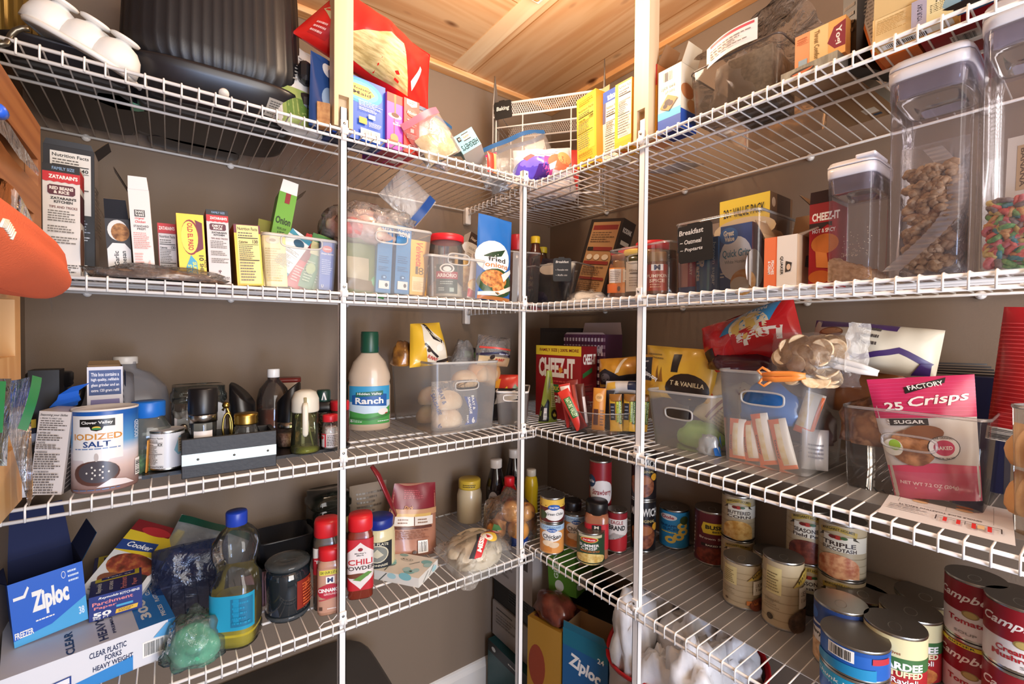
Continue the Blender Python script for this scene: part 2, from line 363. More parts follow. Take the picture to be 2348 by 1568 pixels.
pole(-.547, 0, 'L', 1.815, 'white upright shelf pole under the wooden post, by the bottle of ranch dressing')
pole(-.0455, 0, 'L', 1.79, 'white upright shelf pole at the inner corner where the shelves meet')
pole(0, -.357, 'R', 1.815, 'white upright shelf pole under the wooden post, by the pumpkin spice jar')
def post(M, label):
    b = MB(); b.box((-.02, .0045, 1.84), (.02, .04, 2.24), PW); 
    b.box((-.02, .0045, 1.7735), (-.011, .04, 1.84), PW); b.box((.011, .0045, 1.7735), (.02, .04, 1.84), PW); b.box((-.011, .022, 1.7735), (.011, .04, 1.84), PW)
    tag(b.build('wooden_post', None, M), label, 'post', 'pale wooden posts')
PW = wood('#cdb491', '#d8c2a0', '#c6aa85', 2, 0, .6, .7, False)
post(Matrix.Translation((-.547, 0, 0)), 'pale wooden post rising to the ceiling in front of the blue cracker box')
post(Matrix.Translation((0, -.352, 0)) @ Matrix.Rotation(-PI/2, 4, 'Z'), 'pale wooden post rising to the ceiling beside the yellow cracker boxes')
# ---------------------------------------------------------------- ceiling light, daylight from the doorway
root = thing('ceiling_light', 'square white ceiling light with a wooden centre, corner just in view', 'light', Matrix.Translation((-.2, -.2, 2.24)))
b = MB(); b.box((-.157, -.157, -.014), (.157, .157, -.0005), mat('#f3efe6', .4), bev=.003); b.build('base_plate', root)
b = MB(); b.box((-.138, -.138, -.03), (.138, .138, -.0145), wood('#c98a50', '#d9a36c', '#b9773f', 0, 0, .5, 3), bev=.006); b.build('wooden_centre', root)
m = bpy.data.materials.new('m_bulb'); m.use_nodes = True; e = m.node_tree.nodes['Principled BSDF']; e.inputs['Emission Color'].default_value = lin('#ffd9ae'); e.inputs['Emission Strength'].default_value = 12
b = MB(); b.lathe([(.001, -.09), (.03, -.083), (.045, -.06), (.05, -.045), (.04, -.031)], m, 20); b.build('bulb', root)
def light(kind, name, loc, energy, col, size=.2, sy=None, target=None):
    l = bpy.data.lights.new(name, kind); l.energy = energy; l.color = lin(col)[:3]
    if kind == 'AREA':
        l.size = size
        if sy: l.shape = 'RECTANGLE'; l.size_y = sy
    else: l.shadow_soft_size = size
    o = bpy.data.objects.new(name, l); COL.objects.link(o); o.location = loc
    if target: o.rotation_euler = (Vector(target)-Vector(loc)).to_track_quat('-Z', 'Y').to_euler()
    return o
light('POINT', 'ceiling_lamp', (-.22, -.24, 2.06), 10, '#ffe4c6', .09)
light('AREA', 'doorway_light', (-.35, -2.25, 1.4), 44, '#fff8f2', 1.1, 1.7, (-.25, 0, 1.25))
light('AREA', 'window_daylight', (-.75, -2.2, .75), 11, '#9cc4ff', .35, .5, (-.85, .3, .8))
w = bpy.data.worlds.new('World'); SC.world = w; w.use_nodes = True; w.node_tree.nodes['Background'].inputs[0].default_value = lin('#d8cfc4'); w.node_tree.nodes['Background'].inputs[1].default_value = .26
# ---------------------------------------------------------------- camera
cam = bpy.data.cameras.new('camera'); co = bpy.data.objects.new('camera', cam); COL.objects.link(co); SC.camera = co
cam.sensor_width = 36; cam.lens = FPX/2348*36; cam.clip_start = .02
m3 = Matrix((RT, UP, -FW)).transposed(); co.matrix_world = Matrix.Translation(CAMP) @ m3.to_4x4()
SC.view_settings.view_transform = 'Standard'; SC.view_settings.look = 'None'; SC.view_settings.gamma = 1; SC.view_settings.exposure = .35
SC.cycles.transparent_max_bounces = 40; SC.cycles.max_bounces = 8; SC.cycles.use_denoising = True
# ================================================================ makers of packets, tins, jars, bags
K = '#1d1b1a'; W = '#f0eee8'; CARD = '#b08f6a'
def cam_yaw(p): return math.degrees(math.atan2(-(p[0]-CAMP.x), p[1]-CAMP.y))
def hgt(p, v): return v if v < 5 else zat(p, v)-p[2]
def carton(nm, label, cat, A, B, top, d, col, F=None, R=None, L=None, T=None, U=None, roll=0, lean=0, grp=None, flaps=None, inner=CARD, rough=.45, side=None, M=None, lim=None):
    """card box: A and B are the front bottom corners; prints per face; flaps = which top flaps stand open"""
    A = Vector(A); B = Vector(B); h = hgt(A, top); w = math.hypot(B.x-A.x, B.y-A.y); yaw = math.degrees(math.atan2(B.y-A.y, B.x-A.x))
    up = w*math.sin(math.radians(max(roll, 0)))+d*math.sin(math.radians(max(lean, 0)))*(1 if lean else 0)
    if M is None: M = frame(A+Vector((0, 0, up)), yaw, lean, roll)
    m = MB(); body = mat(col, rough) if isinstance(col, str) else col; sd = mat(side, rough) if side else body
    v = [(0, 0, 0), (w, 0, 0), (w, d, 0), (0, d, 0), (0, 0, h), (w, 0, h), (w, d, h), (0, d, h)]
    m.add(v, [(0, 1, 5, 4)], body); m.add(v, [(1, 2, 6, 5), (2, 3, 7, 6), (3, 0, 4, 7)], sd); m.add(v, [(3, 2, 1, 0)], sd)
    if flaps is None: m.add(v, [(4, 5, 6, 7)], sd)
    else:
        i = mat(inner, .8); e = .0006
        q = [(e, e, e), (w-e, e, e), (w-e, d-e, e), (e, d-e, e), (e, e, h), (w-e, e, h), (w-e, d-e, h), (e, d-e, h)]
        m.add(q, [(1, 0, 4, 5), (2, 1, 5, 6), (3, 2, 6, 7), (0, 3, 7, 4), (0, 1, 2, 3)], i)
    if F: draw(m, flat((0, 0, 0), (w, 0, 0), (0, 0, h), (0, -1, 0)), F, lim)
    if R: draw(m, flat((w, 0, 0), (0, d, 0), (0, 0, h), (1, 0, 0)), R)
    if L: draw(m, flat((0, d, 0), (0, -d, 0), (0, 0, h), (-1, 0, 0)), L)
    if T: draw(m, flat((0, 0, h), (w, 0, 0), (0, d, 0), (0, 0, 1)), T)
    if U: draw(m, flat((0, d, 0), (w, 0, 0), (0, -d, 0), (0, 0, -1)), U)
    o = tag(m.build(nm, None, M), label, cat, grp)
    for f in (flaps or ()):     # (edge, angle from flat outward, length, colour)
        ed, ang, ln = f[:3]; fc = f[3] if len(f) > 3 else col; a = math.radians(ang)
        p0, p1, n = {'F': ((0, 0, h), (w, 0, h), (0, -1, 0)), 'B': ((w, d, h), (0, d, h), (0, 1, 0)), 'L': ((0, d, h), (0, 0, h), (-1, 0, 0)), 'R': ((w, 0, h), (w, d, h), (1, 0, 0))}[ed]
        p0, p1, n = Vector(p0), Vector(p1), Vector(n); u = n*math.cos(a)*ln+Vector((0, 0, math.sin(a)*ln)); s = (p1-p0)*.06
        th = u.cross(p1-p0).normalized()*.0005
        fm = MB(); q = [p0+s*.2, p1-s*.2, p1-s+u, p0+s+u]
        fm.add([x-th for x in q], [(0, 1, 2, 3)], fc if not isinstance(fc, str) else mat(fc, rough)); fm.add([x+th for x in q], [(3, 2, 1, 0)], mat(inner, .8)); fm.build('flap', o)
    return o
def wrap(r, z0, z1, span=180, sx=1, sy=1, sq=2, r1=None):
    """label surface round a jar: middle of the label faces the front"""
    def S(u, v, o):
        a = math.radians((u-.5)*span); s, c = math.sin(a), math.cos(a); k = (abs(s)**sq+abs(c)**sq)**(-1/sq); q = (r+((r1 or r)-r)*v+o)*k
        return Vector((q*s*sx, -q*c*sy, z0+(z1-z0)*v))
    return S
def label_on(nm, parent, S, col, spec, span=180, rough=.45, nu=None, lim=(.05, .12)):
    m = MB(); n = nu or max(8, int(span/8)); mm = mat(col, rough) if isinstance(col, str) else col
    m.grid(lambda u, v: S(u, v, .0003), n, 1, mm); draw(m, S, spec, lim, .0007, .00006, rough); return m.build(nm, parent)
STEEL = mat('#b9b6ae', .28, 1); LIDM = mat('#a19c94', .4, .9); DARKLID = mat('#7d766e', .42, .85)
def stand(px, py, z, dia):
    """centre of a round thing whose lowest visible base point is at a photo point"""
    p = at(px, py, z=z); d = Vector((p.x-CAMP.x, p.y-CAMP.y, 0)).normalized(); return p+d*dia/2
def tin(nm, label, cat, P, dia, h, col, spec, yaw=None, turn=0, grp=None, lid=None, tab=True, span=360, rough=.35, bot=True, labz=(.0045, .0045)):
    """P: base centre"""
    P = Vector(P); yaw = cam_yaw(P) if yaw is None else yaw; r = dia/2
    root = thing(nm, label, cat, frame(P, yaw+turn), grp); lid = lid or LIDM
    m = MB(); m.lathe([(r*.93, .002), (r*.99, .0006), (r*1.0, .002), (r*.985, .0042), (r*.975, .006), (r*.975, h-.006), (r*.985, h-.0042), (r*1.0, h-.002), (r*.985, h)], STEEL, 40, caps=(True, False)); m.build('tin_body', root)
    l = MB(); l.lathe([(r*.985, h), (r*.955, h-.0004), (r*.94, h-.0035), (r*.9, h-.0035), (r*.86, h-.0028), (r*.8, h-.0035), (.0001, h-.0035)], lid, 40); lo = l.build('lid', root)
    if tab:
        t = MB(); t.tube([(r*.2*math.cos(a), r*.05-r*.34*(1+math.sin(a)), h-.0012) for a in [2*PI*i/16 for i in range(16)]], .0014, STEEL, 6, True)
        t.lathe([(.004, h-.003), (.004, h-.001), (.001, h-.001)], lid, 10, Matrix.Translation((0, r*.05, 0))); t.build('pull_tab', lo)
    if col:
        lm = MB(); mm = mat(col, rough) if isinstance(col, str) else col
        lm.lathe([(r*.982, labz[0]), (r*.982, h-labz[1])], mm, 48, caps=(False, False)); draw(lm, wrap(r*.982, labz[0], h-labz[1], 180), spec, (.035, .09), .0004, .00006, rough); lm.build('paper_label', root)
    return root
def jar(nm, label, cat, P, prof, body, parts=(), labels=(), yaw=None, turn=0, grp=None, sq=2, sx=1, sy=1, lean=0, roll=0, n=32, bname='body', bcaps=(True, True), smooth=True):
    """P base centre; prof: (r, z) of the body; parts: (name, prof, material, kwargs); labels: (name, r, z0, z1, span, colour, spec)"""
    P = Vector(P); yaw = cam_yaw(P) if yaw is None else yaw
    root = thing(nm, label, cat, frame(P, yaw+turn, lean, roll), grp)
    m = MB(); m.lathe(prof, body if not isinstance(body, str) else mat(body, .3), n, None, sq, sx, sy, smooth, bcaps); bo = m.build(bname, root)
    for pt in parts:
        kw = pt[3] if len(pt) > 3 else {}; q = MB(); q.lathe(pt[1], pt[2] if not isinstance(pt[2], str) else mat(pt[2], .35), kw.get('n', n), None, kw.get('sq', sq), kw.get('sx', sx), kw.get('sy', sy)); q.build(pt[0], root)
    for lb in labels:
        nme, r, z0, z1, span, c, spec = lb[:7]; kw = lb[7] if len(lb) > 7 else {}
        label_on(nme, root, wrap(r, z0, z1, span, sx, sy, sq, kw.get('r1')), c, spec, span)
    return root
def cap(r, z0, h, ribs=0): return [(r*.97, z0), (r, z0+.001), (r, z0+h-.0025), (r*.94, z0+h), (.0001, z0+h)]
def pouch(nm, label, cat, P, w, h, t, col, spec=(), yaw=None, turn=0, lean=0, roll=0, grp=None, stand_up=True, amp=.004, seed=1, rough=.3, fc=9, back=None, nar=0, curl=0, lim=(.09, .06), parent=None, bend=0, M=None, nu=14, nv=18, bspec=None, nm_back=None, flare=0):
    """soft bag: P bottom middle; t = belly thickness; nar narrows the top, curl tips the top forward, bend bows it sideways"""
    P = Vector(P); yaw = (cam_yaw(P) if yaw is None else yaw)+turn
    def shape(side):
        def S(u, v, o=0):
            ex = math.sin(PI*min(max(u, 0), 1))**.55
            ez = ((1-v)**.7*min(1, (v+.03)*9)**.5) if stand_up else math.sin(PI*min(max(v, .004), .996))**.5
            x = (u-.5)*w*(1-nar*v+flare*v*v)+bend*v*v; z = h*v; y = side*t*.5*ex*ez
            q = noise.noise_vector(Vector((x*fc*1.3, z*fc, seed*5.1+side*2)))*amp*(ex*.9+.1)*min(1, v*6+.1) + noise.noise_vector(Vector((x*fc*4.5, z*fc*3.1, seed*3.3+side*3)))*amp*.35*ex*min(1, v*6)
            y += curl*v*v*-1
            return Vector((x+q.x*.5, y+q.y+side*o, z+q.z*.3*(1 if 0 < v < 1 else .3)))
        return S
    nu, nv = (30, 32) if spec else (nu, nv)
    m = MB(); F, B = shape(-1), shape(1); c = col if not isinstance(col, str) else mat(col, rough)
    m.grid(lambda u, v: F(u, v), nu, nv, c); m.grid(lambda u, v: B(u, v), nu, nv, (back if not isinstance(back, str) else mat(back, rough)) if back else c, flip=True)
    m.add([F(i/nu, 0) for i in range(nu+1)]+[B(i/nu, 0) for i in range(nu+1)], [(i+1, i, nu+1+i, nu+2+i) for i in range(nu)], c)
    if spec: draw(m, F, spec, lim, .0007, .0001, rough)
    if bspec: draw(m, lambda u, v, o: B(1-u, v, o), bspec, lim, .0007, .0001, rough)
    return tag(m.build(nm, parent, M or frame(P, yaw, lean, roll)), label, cat, grp)
def film(name, parent, fn, mt, nu=16, nv=12):
    m = MB(); m.grid(fn, nu, nv, mt); return m.build(name, parent)
def lump(nm, label, cat, P, size, mt, seed=1, amp=.35, fr=2.2, n=28, yaw=0, grp=None, flatb=.35, parent=None, lean=0, roll=0, fine=.12):
    """crumpled bag or soft bundle: a ball creased by noise, flattened where it rests"""
    m = MB(); vs = []; k = n//2
    for j in range(k+1):
        for i in range(n):
            a = 2*PI*i/n; tt = PI*j/k; d = Vector((math.sin(tt)*math.cos(a), math.sin(tt)*math.sin(a), math.cos(tt)))
            s = Vector((seed*7.3, seed*3.1, seed*1.9)); q = 1+amp*.6*noise.noise(d*fr+s)-fine*.55*abs(noise.noise(d*fr*3+s))*2
            z = d.z*q; z = max(z, -flatb)
            vs.append((d.x*q*size[0]/2, d.y*q*size[1]/2, (z+flatb)/(1+flatb)*size[2]))
    fs = [(j*n+i, (j+1)*n+i, (j+1)*n+(i+1) % n, j*n+(i+1) % n) for j in range(k) for i in range(n)]
    m.add(vs, fs, mt if not isinstance(mt, str) else mat(mt, .5), True)
    return tag(m.build(nm, parent, frame(P, yaw, lean, roll)), label, cat, grp)
def rrect(w, d, r, n=4):
    pts = []
    for cx, cy, a0 in ((w/2-r, d/2-r, 0), (-w/2+r, d/2-r, 90), (-w/2+r, -d/2+r, 180), (w/2-r, -d/2+r, 270)):
        pts += [(cx+r*math.cos(math.radians(a0+90*i/n)), cy+r*math.sin(math.radians(a0+90*i/n))) for i in range(n+1)]
    return pts
def tub(nm, label, cat, A, B, top, d, mt, rimm=None, taper=.86, hole=None, r=.012, grp=None, lean=0, roll=0, rim=.0022, holez=None, M=None, inner=None):
    """open storage bin; A, B: front bottom corners; hole = (width, height, height of centre) of the hand hole in the front"""
    A = Vector(A); B = Vector(B); h = hgt(A, top); w = math.hypot(B.x-A.x, B.y-A.y); yaw = math.degrees(math.atan2(B.y-A.y, B.x-A.x))
    root = thing(nm, label, cat, M or frame(A, yaw, lean, roll), grp); rimm = rimm or mt
    O = Vector((w/2, d/2, 0)); n = 4; lo = rrect(w, d, r, n); hi = rrect(w/taper, d/taper, r*1.1, n)
    m = MB(); N = len(lo); vs = [(x+w/2, y+d/2, .001) for x, y in lo]+[(x+w/2, y+d/2, h) for x, y in hi]; f0 = 3*(n+1)-1
    fs = []
    for i in range(N):
        j = (i+1) % N
        if hole and i == f0: continue
        fs.append((i, j, N+j, N+i))
    m.add(vs, fs, mt, True); m.add(vs[:N], [tuple(reversed(range(N)))], mt)
    if hole:
        hw, hh, hz = hole; a, b2 = Vector(vs[f0]), Vector(vs[(f0+1) % N]); c, e = Vector(vs[N+f0]), Vector(vs[N+(f0+1) % N])
        def S(u, v): return (a.lerp(b2, u)).lerp(c.lerp(e, u), v)
        q = 40; wm = (a-b2).length; inn = []; out = []
        for i in range(q):
            t = 2*PI*i/q+PI/4; ct, st = math.cos(t), math.sin(t); k = (abs(ct)**4+abs(st)**4)**-.25
            inn.append(S(.5+hw/2/wm*ct*k, (hz+hh/2*st*k)/h)); s = 1/max(abs(ct), abs(st)); U, V_ = ct*s, st*s
            out.append(S(.5+.5*U, .5+.5*V_))
        m.add(inn+out, [(i, (i+1) % q, q+(i+1) % q, q+i) for i in range(q)], mt)
        g = MB(); g.tube(inn, .0022, rimm, 6, True); 
    m.build('bin_body', root)
    if hole: g.build('handle_rim', root)
    rm = MB(); rm.tube([(x+w/2, y+d/2, h) for x, y in hi], rim, rimm, 6, True, flat=1.6); rm.build('rim', root)
    return root
def zipbag(nm, label, cat, P, w, h, t, zipc, yaw=None, turn=0, lean=0, roll=0, seed=1, amp=.012, body=.12, tint='#ffffff', grp=None, fill=None, curl=0, stripw=.009, M=None, zat_=.93, bend=0, cont='contents'):
    """clear zipper bag with a coloured zip strip near its open edge"""
    mt = clear(tint, body, .1, '#ffffff', .6, 25)
    o = pouch(nm, label, cat, P, w, h, t, mt, (), yaw, turn, lean, roll, grp, False, amp, seed, nu=18, nv=20, curl=curl, M=M, bend=bend)
    z = MB(); zm = clear(zipc, .75, .25, zipc, gloss=.6)
    for s in (-1, 1):
        def S(u, v, s=s):
            x = (u-.5)*w*.99+bend*zat_**2; zz = h*(zat_+v*stripw/h); ex = math.sin(PI*min(max(u, .02), .98))**.55; ez = math.sin(PI*zat_)**.5
            q = noise.noise_vector(Vector((x*9*1.3, zz*9, seed*5.1+s*2)))*amp*(ex*.9+.1)
            return Vector((x+q.x*.5, s*t*.5*ex*ez+q.y+s*.0012-curl*zat_**2, zz+q.z*.3))
        z.grid(S, 18, 2, zm)
    z.build('zip_strip', o)
    if fill:
        fm, fw, fh, ft = fill[:4]; f = MB()
        f.grid(lambda u, v: Vector(((u-.5)*w*fw+bend*(fh*v)**2, -t*.5*ft*(math.sin(PI*u)*math.sin(PI*min(v*.9+.08, 1)))**.5-curl*(v*fh)**2, h*(.03+fh*v)))+noise.noise_vector(Vector((u*5, v*5, seed)))*.004, 14, 12, fm)
        f.grid(lambda u, v: Vector(((u-.5)*w*fw+bend*(fh*v)**2, t*.5*ft*(math.sin(PI*u)*math.sin(PI*min(v*.9+.08, 1)))**.5-curl*(v*fh)**2, h*(.03+fh*v)))+noise.noise_vector(Vector((u*5, v*5, seed+4)))*.004, 14, 12, fm, flip=True); f.build(cont, o)
    return o
def l(px, y, z=None): return pos(px, Z3 if z is None else z, y=y)
def rr(px, x, z=None): return pos(px, Z3 if z is None else z, x=x)
# ================================================================ second shelf from the top, back wall: dry mixes
ZW = '#d8d3ce'; ZR = '#c3222c'; ZM = '#57202f'
def zat_front(title): return [('r', 0, .93, 1, 1, '#17161a'), ('t', 'FAMILY SIZE', .55, .965, .6, .028, '#7fa0c4'), ('r', 0, .845, 1, .93, ZR), ('p', [(0, .845), (.1, .838), (.2, .846), (.3, .838), (.4, .846), (.5, .838), (.6, .846), (.7, .838), (.8, .846), (.9, .838), (1, .845), (1, .85), (0, .85)], ZR),
    ('t', "ZATARAIN'S", .55, .888, .78, .036, W, {'b': .04}), ('p', [(.13, .74), (.19, .725), (.81, .725), (.87, .74), (.87, .8), (.81, .815), (.19, .815), (.13, .8)], ZM)]+title+[
    ('t', "ZATARAIN'S", .55, .695, .7, .024, '#26211f', {'b': .04}), ('t', 'KITCHEN', .55, .663, .5, .024, '#26211f', {'b': .04}), ('t', 'TIPS AND TRICKS', .55, .615, .76, .022, '#6d3c3a'),
    ('l', .14, .48, .92, .59, 5, '#6a6560'), ('l', .14, .38, .9, .45, 3, '#6a6560'), ('l', .14, .28, .94, .35, 3, '#6a6560'), ('e', .5, .17, .012, .022, ZM), ('e', .46, .172, .025, .009, ZM), ('e', .54, .172, .025, .009, ZM), ('r', .48, .143, .52, .155, ZM), ('l', .1, .02, .95, .1, 4, '#3c3836')]
def yl(px0, px1, y0, y1=None, z=None): return l(px0, y0, z), l(px1, y0 if y1 is None else y1, z)
A, B = yl(101, 218, .125)
carton('biscuit_mix_box', 'tall navy mix box with white nutrition panel behind the red beans box', 'box', A, B, 327, .06, '#14161f',
    F=[('nf', .13, .5, .93, .96, '#dcdad5', '140'), ('l', .5, .36, .95, .47, 5, '#8f98a8'), ('l', .55, .3, .95, .34, 2, '#c9ccd2'), ('t', 'FOR', .6, .285, .2, .018, W), ('b', .6, .02, .85, .12, 14)],
    R=[('r', 0, 0, 1, 1, '#8d8580'), ('l', .1, .35, .9, .75, 14, '#5f5955')], side='#1b1c22', flaps=[('R', 50, .03), ('F', 80, .01)], grp=None)
A, B = yl(99, 185, .028)
carton('rice_mix_box', 'tall white and red box of red beans and rice at the end of the shelf', 'box', A, B, 371, .045, ZW, F=zat_front([('t', 'RED BEANS', .5, .785, .64, .03, '#eadfd6', {'b': .04}), ('t', '& RICE', .5, .75, .42, .028, '#eadfd6', {'b': .04})]),
    R=[('r', 0, .82, 1, .97, ZR), ('r', 0, .5, 1, .76, '#4a1c28'), ('e', .4, .25, .5, .2, '#6b4a3a')])
A, B = yl(250, 306, .06)
carton('seasoning_box', 'small black and white garlic parmesan box with its flaps open', 'box', A, B, 500, .05, '#23222a', roll=-3,
    F=[('e', .5, .81, .42, .17, '#e9e4de'), ('e', .6, .78, .38, .15, mottled('#7a4a26', '#c48a52', 120)), ('p', [(.02, .12), (.3, .02), (.98, .06), (.98, .5), (.75, .6), (.25, .6), (.02, .5)], '#eeeae6'), ('t', 'Garlic', .38, .35, .24, .2, '#22232b', {'rot': 90}), ('t', 'Parmesan', .68, .29, .37, .2, '#22232b', {'rot': 90}), ('e', .75, .06, .25, .06, '#6b4a3a')], flaps=[('F', 60, .035, '#1c1b20'), ('L', 70, .02, '#1c1b20'), ('R', 70, .02, '#1c1b20')])
A, B = yl(310, 358, .03)
carton('coating_mix_box', 'white chicken coating box leaning, its torn top flaps open', 'box', A, B, 434, .045, '#ddd9d6', roll=-3.5,
    F=[('r', .22, .7, .72, .775, '#26211f'), ('t', "SHAKE", .47, .755, .42, .028, W), ('t', "'N BAKE", .47, .722, .42, .028, W), ('t', 'Original', .45, .68, .45, .028, '#c8342f', {'sh': .3}), ('t', 'Chicken', .47, .645, .5, .028, '#c8342f', {'sh': .3}), ('t', 'STANDARD', .5, .595, .72, .024, '#4a4441'), ('t', 'PREP!', .5, .565, .4, .024, '#4a4441'), ('l', .1, .34, .9, .53, 9, '#d08f8a'), ('p', [(.62, .14), (.85, .12), (.8, .22)], '#e4b0a8'), ('l', .1, .03, .6, .3, 9, '#d9a39e')], flaps=[('F', 84, .022), ('L', 65, .04, '#3c332e'), ('B', 75, .03, '#6b5f55')])
A, B = yl(367, 409, .07)
carton('rice_mix_box', 'short rice mix box with a nutrition panel between white and yellow boxes', 'box', A, B, 511, .13, '#8d1f2b', roll=-2,
    F=[('r', 0, .84, 1, 1, '#b3202b'), ('t', "ZATARAIN'S", .5, .92, .85, .06, W), ('nf', .04, .0, .98, .83, '#c9c5c6', '130')])
A, B = yl(414, 476, .022)
carton('taco_shell_box', 'bright yellow taco shell box with red lettering', 'box', A, B, 489, .12, '#edcf3c', roll=-3,
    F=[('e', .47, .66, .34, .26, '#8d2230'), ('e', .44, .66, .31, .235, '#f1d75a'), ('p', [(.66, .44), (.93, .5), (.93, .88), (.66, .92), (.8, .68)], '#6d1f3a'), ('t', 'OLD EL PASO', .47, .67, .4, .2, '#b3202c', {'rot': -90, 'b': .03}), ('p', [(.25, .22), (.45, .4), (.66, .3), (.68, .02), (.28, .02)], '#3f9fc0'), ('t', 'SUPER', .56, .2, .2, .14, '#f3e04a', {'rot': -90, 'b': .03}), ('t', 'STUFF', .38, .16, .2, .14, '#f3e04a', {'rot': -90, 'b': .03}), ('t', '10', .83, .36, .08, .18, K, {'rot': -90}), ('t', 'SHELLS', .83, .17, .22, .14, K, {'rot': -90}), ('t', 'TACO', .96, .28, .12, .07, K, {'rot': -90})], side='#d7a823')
A, B = yl(481, 531, .022)
carton('rice_mix_box', 'narrow white dirty rice box with a red band', 'box', A, B, 480, .12, '#cfcac8', roll=-2.5, F=zat_front([('t', 'DIRTY', .5, .785, .5, .028, '#eadfd6', {'b': .04}), ('t', 'RICE', .5, .75, .4, .028, '#eadfd6', {'b': .04})]), side='#7a2530')
A, B = yl(545, 605, .022)
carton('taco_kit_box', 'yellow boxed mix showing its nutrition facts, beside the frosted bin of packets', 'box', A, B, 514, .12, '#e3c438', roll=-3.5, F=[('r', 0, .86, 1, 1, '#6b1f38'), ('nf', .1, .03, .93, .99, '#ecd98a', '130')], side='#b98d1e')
BP = [mottled('#5b4437', '#8b705c', 90, .2, coat=.6), clear('#e9dfd6', .12, .1, '#ffffff', .7, 70)]
c = (l(268, .012)+l(468, .012))/2
o = lump('pasta_bag', 'cellophane bag of brown pasta lying flat before the boxes', 'bag', c+Vector((0, .01, 0)), (.185, .06, .022), BP[0], 3, .4, 2.5, flatb=.3)
m = MB(); lump('wrapper', None, None, (0, 0, 0), (.2, .066, .026), BP[1], 4, .5, 3, parent=None).parent = o
# frosted bin with seasoning packets
FROST = clear('#fafaf8', .2, .25, '#ffffff'); FRIM = clear('#ffffff', .55, .25, '#f6f4f0')
A, B = yl(607, 768, .03)
tub('storage_bin', 'frosted bin of seasoning packets beside the white shelf pole', 'bin', A, B, 536, .2, FROST, FRIM, .93, (.075, .024, .098), .012, 'frosted storage bins')
def packet(nm, label, px, y, z, w, h, col, spec, roll=0, lean=6, seed=1, turn=0, grp=None, t=.006, rough=.3):
    return pouch(nm, label, 'packet', l(px, y, z), w, h, t, col, spec, 0, turn, lean, roll, grp, False, .003, seed, rough)
G = 'seasoning packets in the frosted bin'
packet('seasoning_packet', 'pale yellow packet at the front corner of the packet bin', 633, .036, Z3+.004, .044, .112, '#e4d69a', [('e', .45, .86, .3, .07, '#d9cbb0'), ('e', .45, .86, .14, .03, '#8d7a5a'), ('l', .12, .08, .88, .72, 14, '#b79c4a')], -2, 4, 2, grp=G)
packet('seasoning_packet', 'teal edged white packet tilted across the front of the packet bin', 632, .045, Z3+.035, .046, .1, '#dfe3e2', [('r', 0, 0, 1, .12, '#2f86a0'), ('r', 0, .88, 1, 1, '#2f86a0'), ('nf', .1, .14, .9, .6, '#e4e6e4', None), ('e', .6, .78, .25, .09, '#24506a')], 32, 3, 3, grp=G)
for i, (px, rl, c2, wh) in enumerate(((668, 22, '#b52d33', 'beside the teal edged packet'), (682, 20, '#c8424a', 'beside the green ones'))):
    packet('seasoning_packet', 'red packet slanting in the packet bin %s' % wh, px, .05+.012*i, Z3+.006, .03, .125, c2, [('r', .15, .5, .85, .8, '#7d1a22'), ('l', .2, .1, .8, .4, 6, '#e8b6b0')], rl, 4, 5+i, grp=G)
for i, (px, rl, c2, wh) in enumerate(((697, 17, '#3f7a45', 'beside the red ones'), (713, 15, '#5f8a3e', 'in the middle'), (722, 14, '#47664a', 'beside the blue soup box'))):
    packet('seasoning_packet', 'green packet slanting in the packet bin %s' % wh, px, .05+.012*i, Z3+.006, .032, .125, c2, [('r', .1, .62, .9, .85, '#c4c08a'), ('l', .2, .1, .8, .5, 8, '#a9bf9a'), ('e', .5, .35, .3, .1, '#8aa05a')], rl, 4, 8+i, grp=G)
for i, (px, h, rl) in enumerate(((699, .175, 20), (714, .165, 17))):
    packet('seasoning_packet', ('tall black packet rising highest from the packet bin', 'black and brown packet rising from the packet bin before the tall one')[i], px, .1-.02*i, Z3+.006, .035, h, ('#231c1d', '#3a2a22')[i], [('r', .1, .4, .9, .7, ('#7a3a2a', '#8a7a5a')[i]), ('l', .2, .75, .8, .9, 3, '#b0a9a0')], rl, 6, 12+i, grp=G)
A, B = yl(731, 764, .04, None, Z3+.003)
carton('soup_mix_box', 'thin blue soup mix box inside the packet bin', 'box', A, B, 549, .014, '#4463b4', roll=2, F=[('e', .48, .82, .36, .07, '#c23b34'), ('t', 'Lipton', .48, .82, .5, .05, W), ('t', 'Recipe Secrets', .5, .72, .85, .045, W, {'sh': .3}), ('l', .12, .3, .9, .62, 8, '#aebbe0'), ('t', 'U', .2, .07, .14, .06, W)])
A = l(607, .13, Z3+.045); B = l(650, .13, Z3+.045)
carton('soup_mix_box', 'green onion soup box with a torn white top leaning above the packet bin', 'box', A, B, 432, .045, '#6aa83a', roll=11, lean=8, F=[('r', 0, .0, .6, .2, '#d8d4c8'), ('t', 'Q', .25, .12, .25, .1, '#a5334a', {'b': .04}), ('t', 'Onion', .5, .62, .84, .1, '#1d3a16', {'b': .04}), ('t', 'RECIPE, SOUP', .5, .51, .5, .035, '#1d3a16'), ('t', '& DIP MIX', .5, .46, .4, .035, '#1d3a16'), ('r', .38, .86, .66, 1, '#8d1f2a')], R=[('nf', .1, .1, .9, .9, '#d6d2c4', None)], flaps=[('F', 86, .03, '#e8e6e2'), ('R', 55, .03, '#8a7a68')], inner='#8a7660')
packet('seasoning_packet', 'olive packet standing behind the torn onion soup box', 607, .16, Z3+.02, .05, .15, '#8a8a3a', [], 6, 8, 31, grp=G)
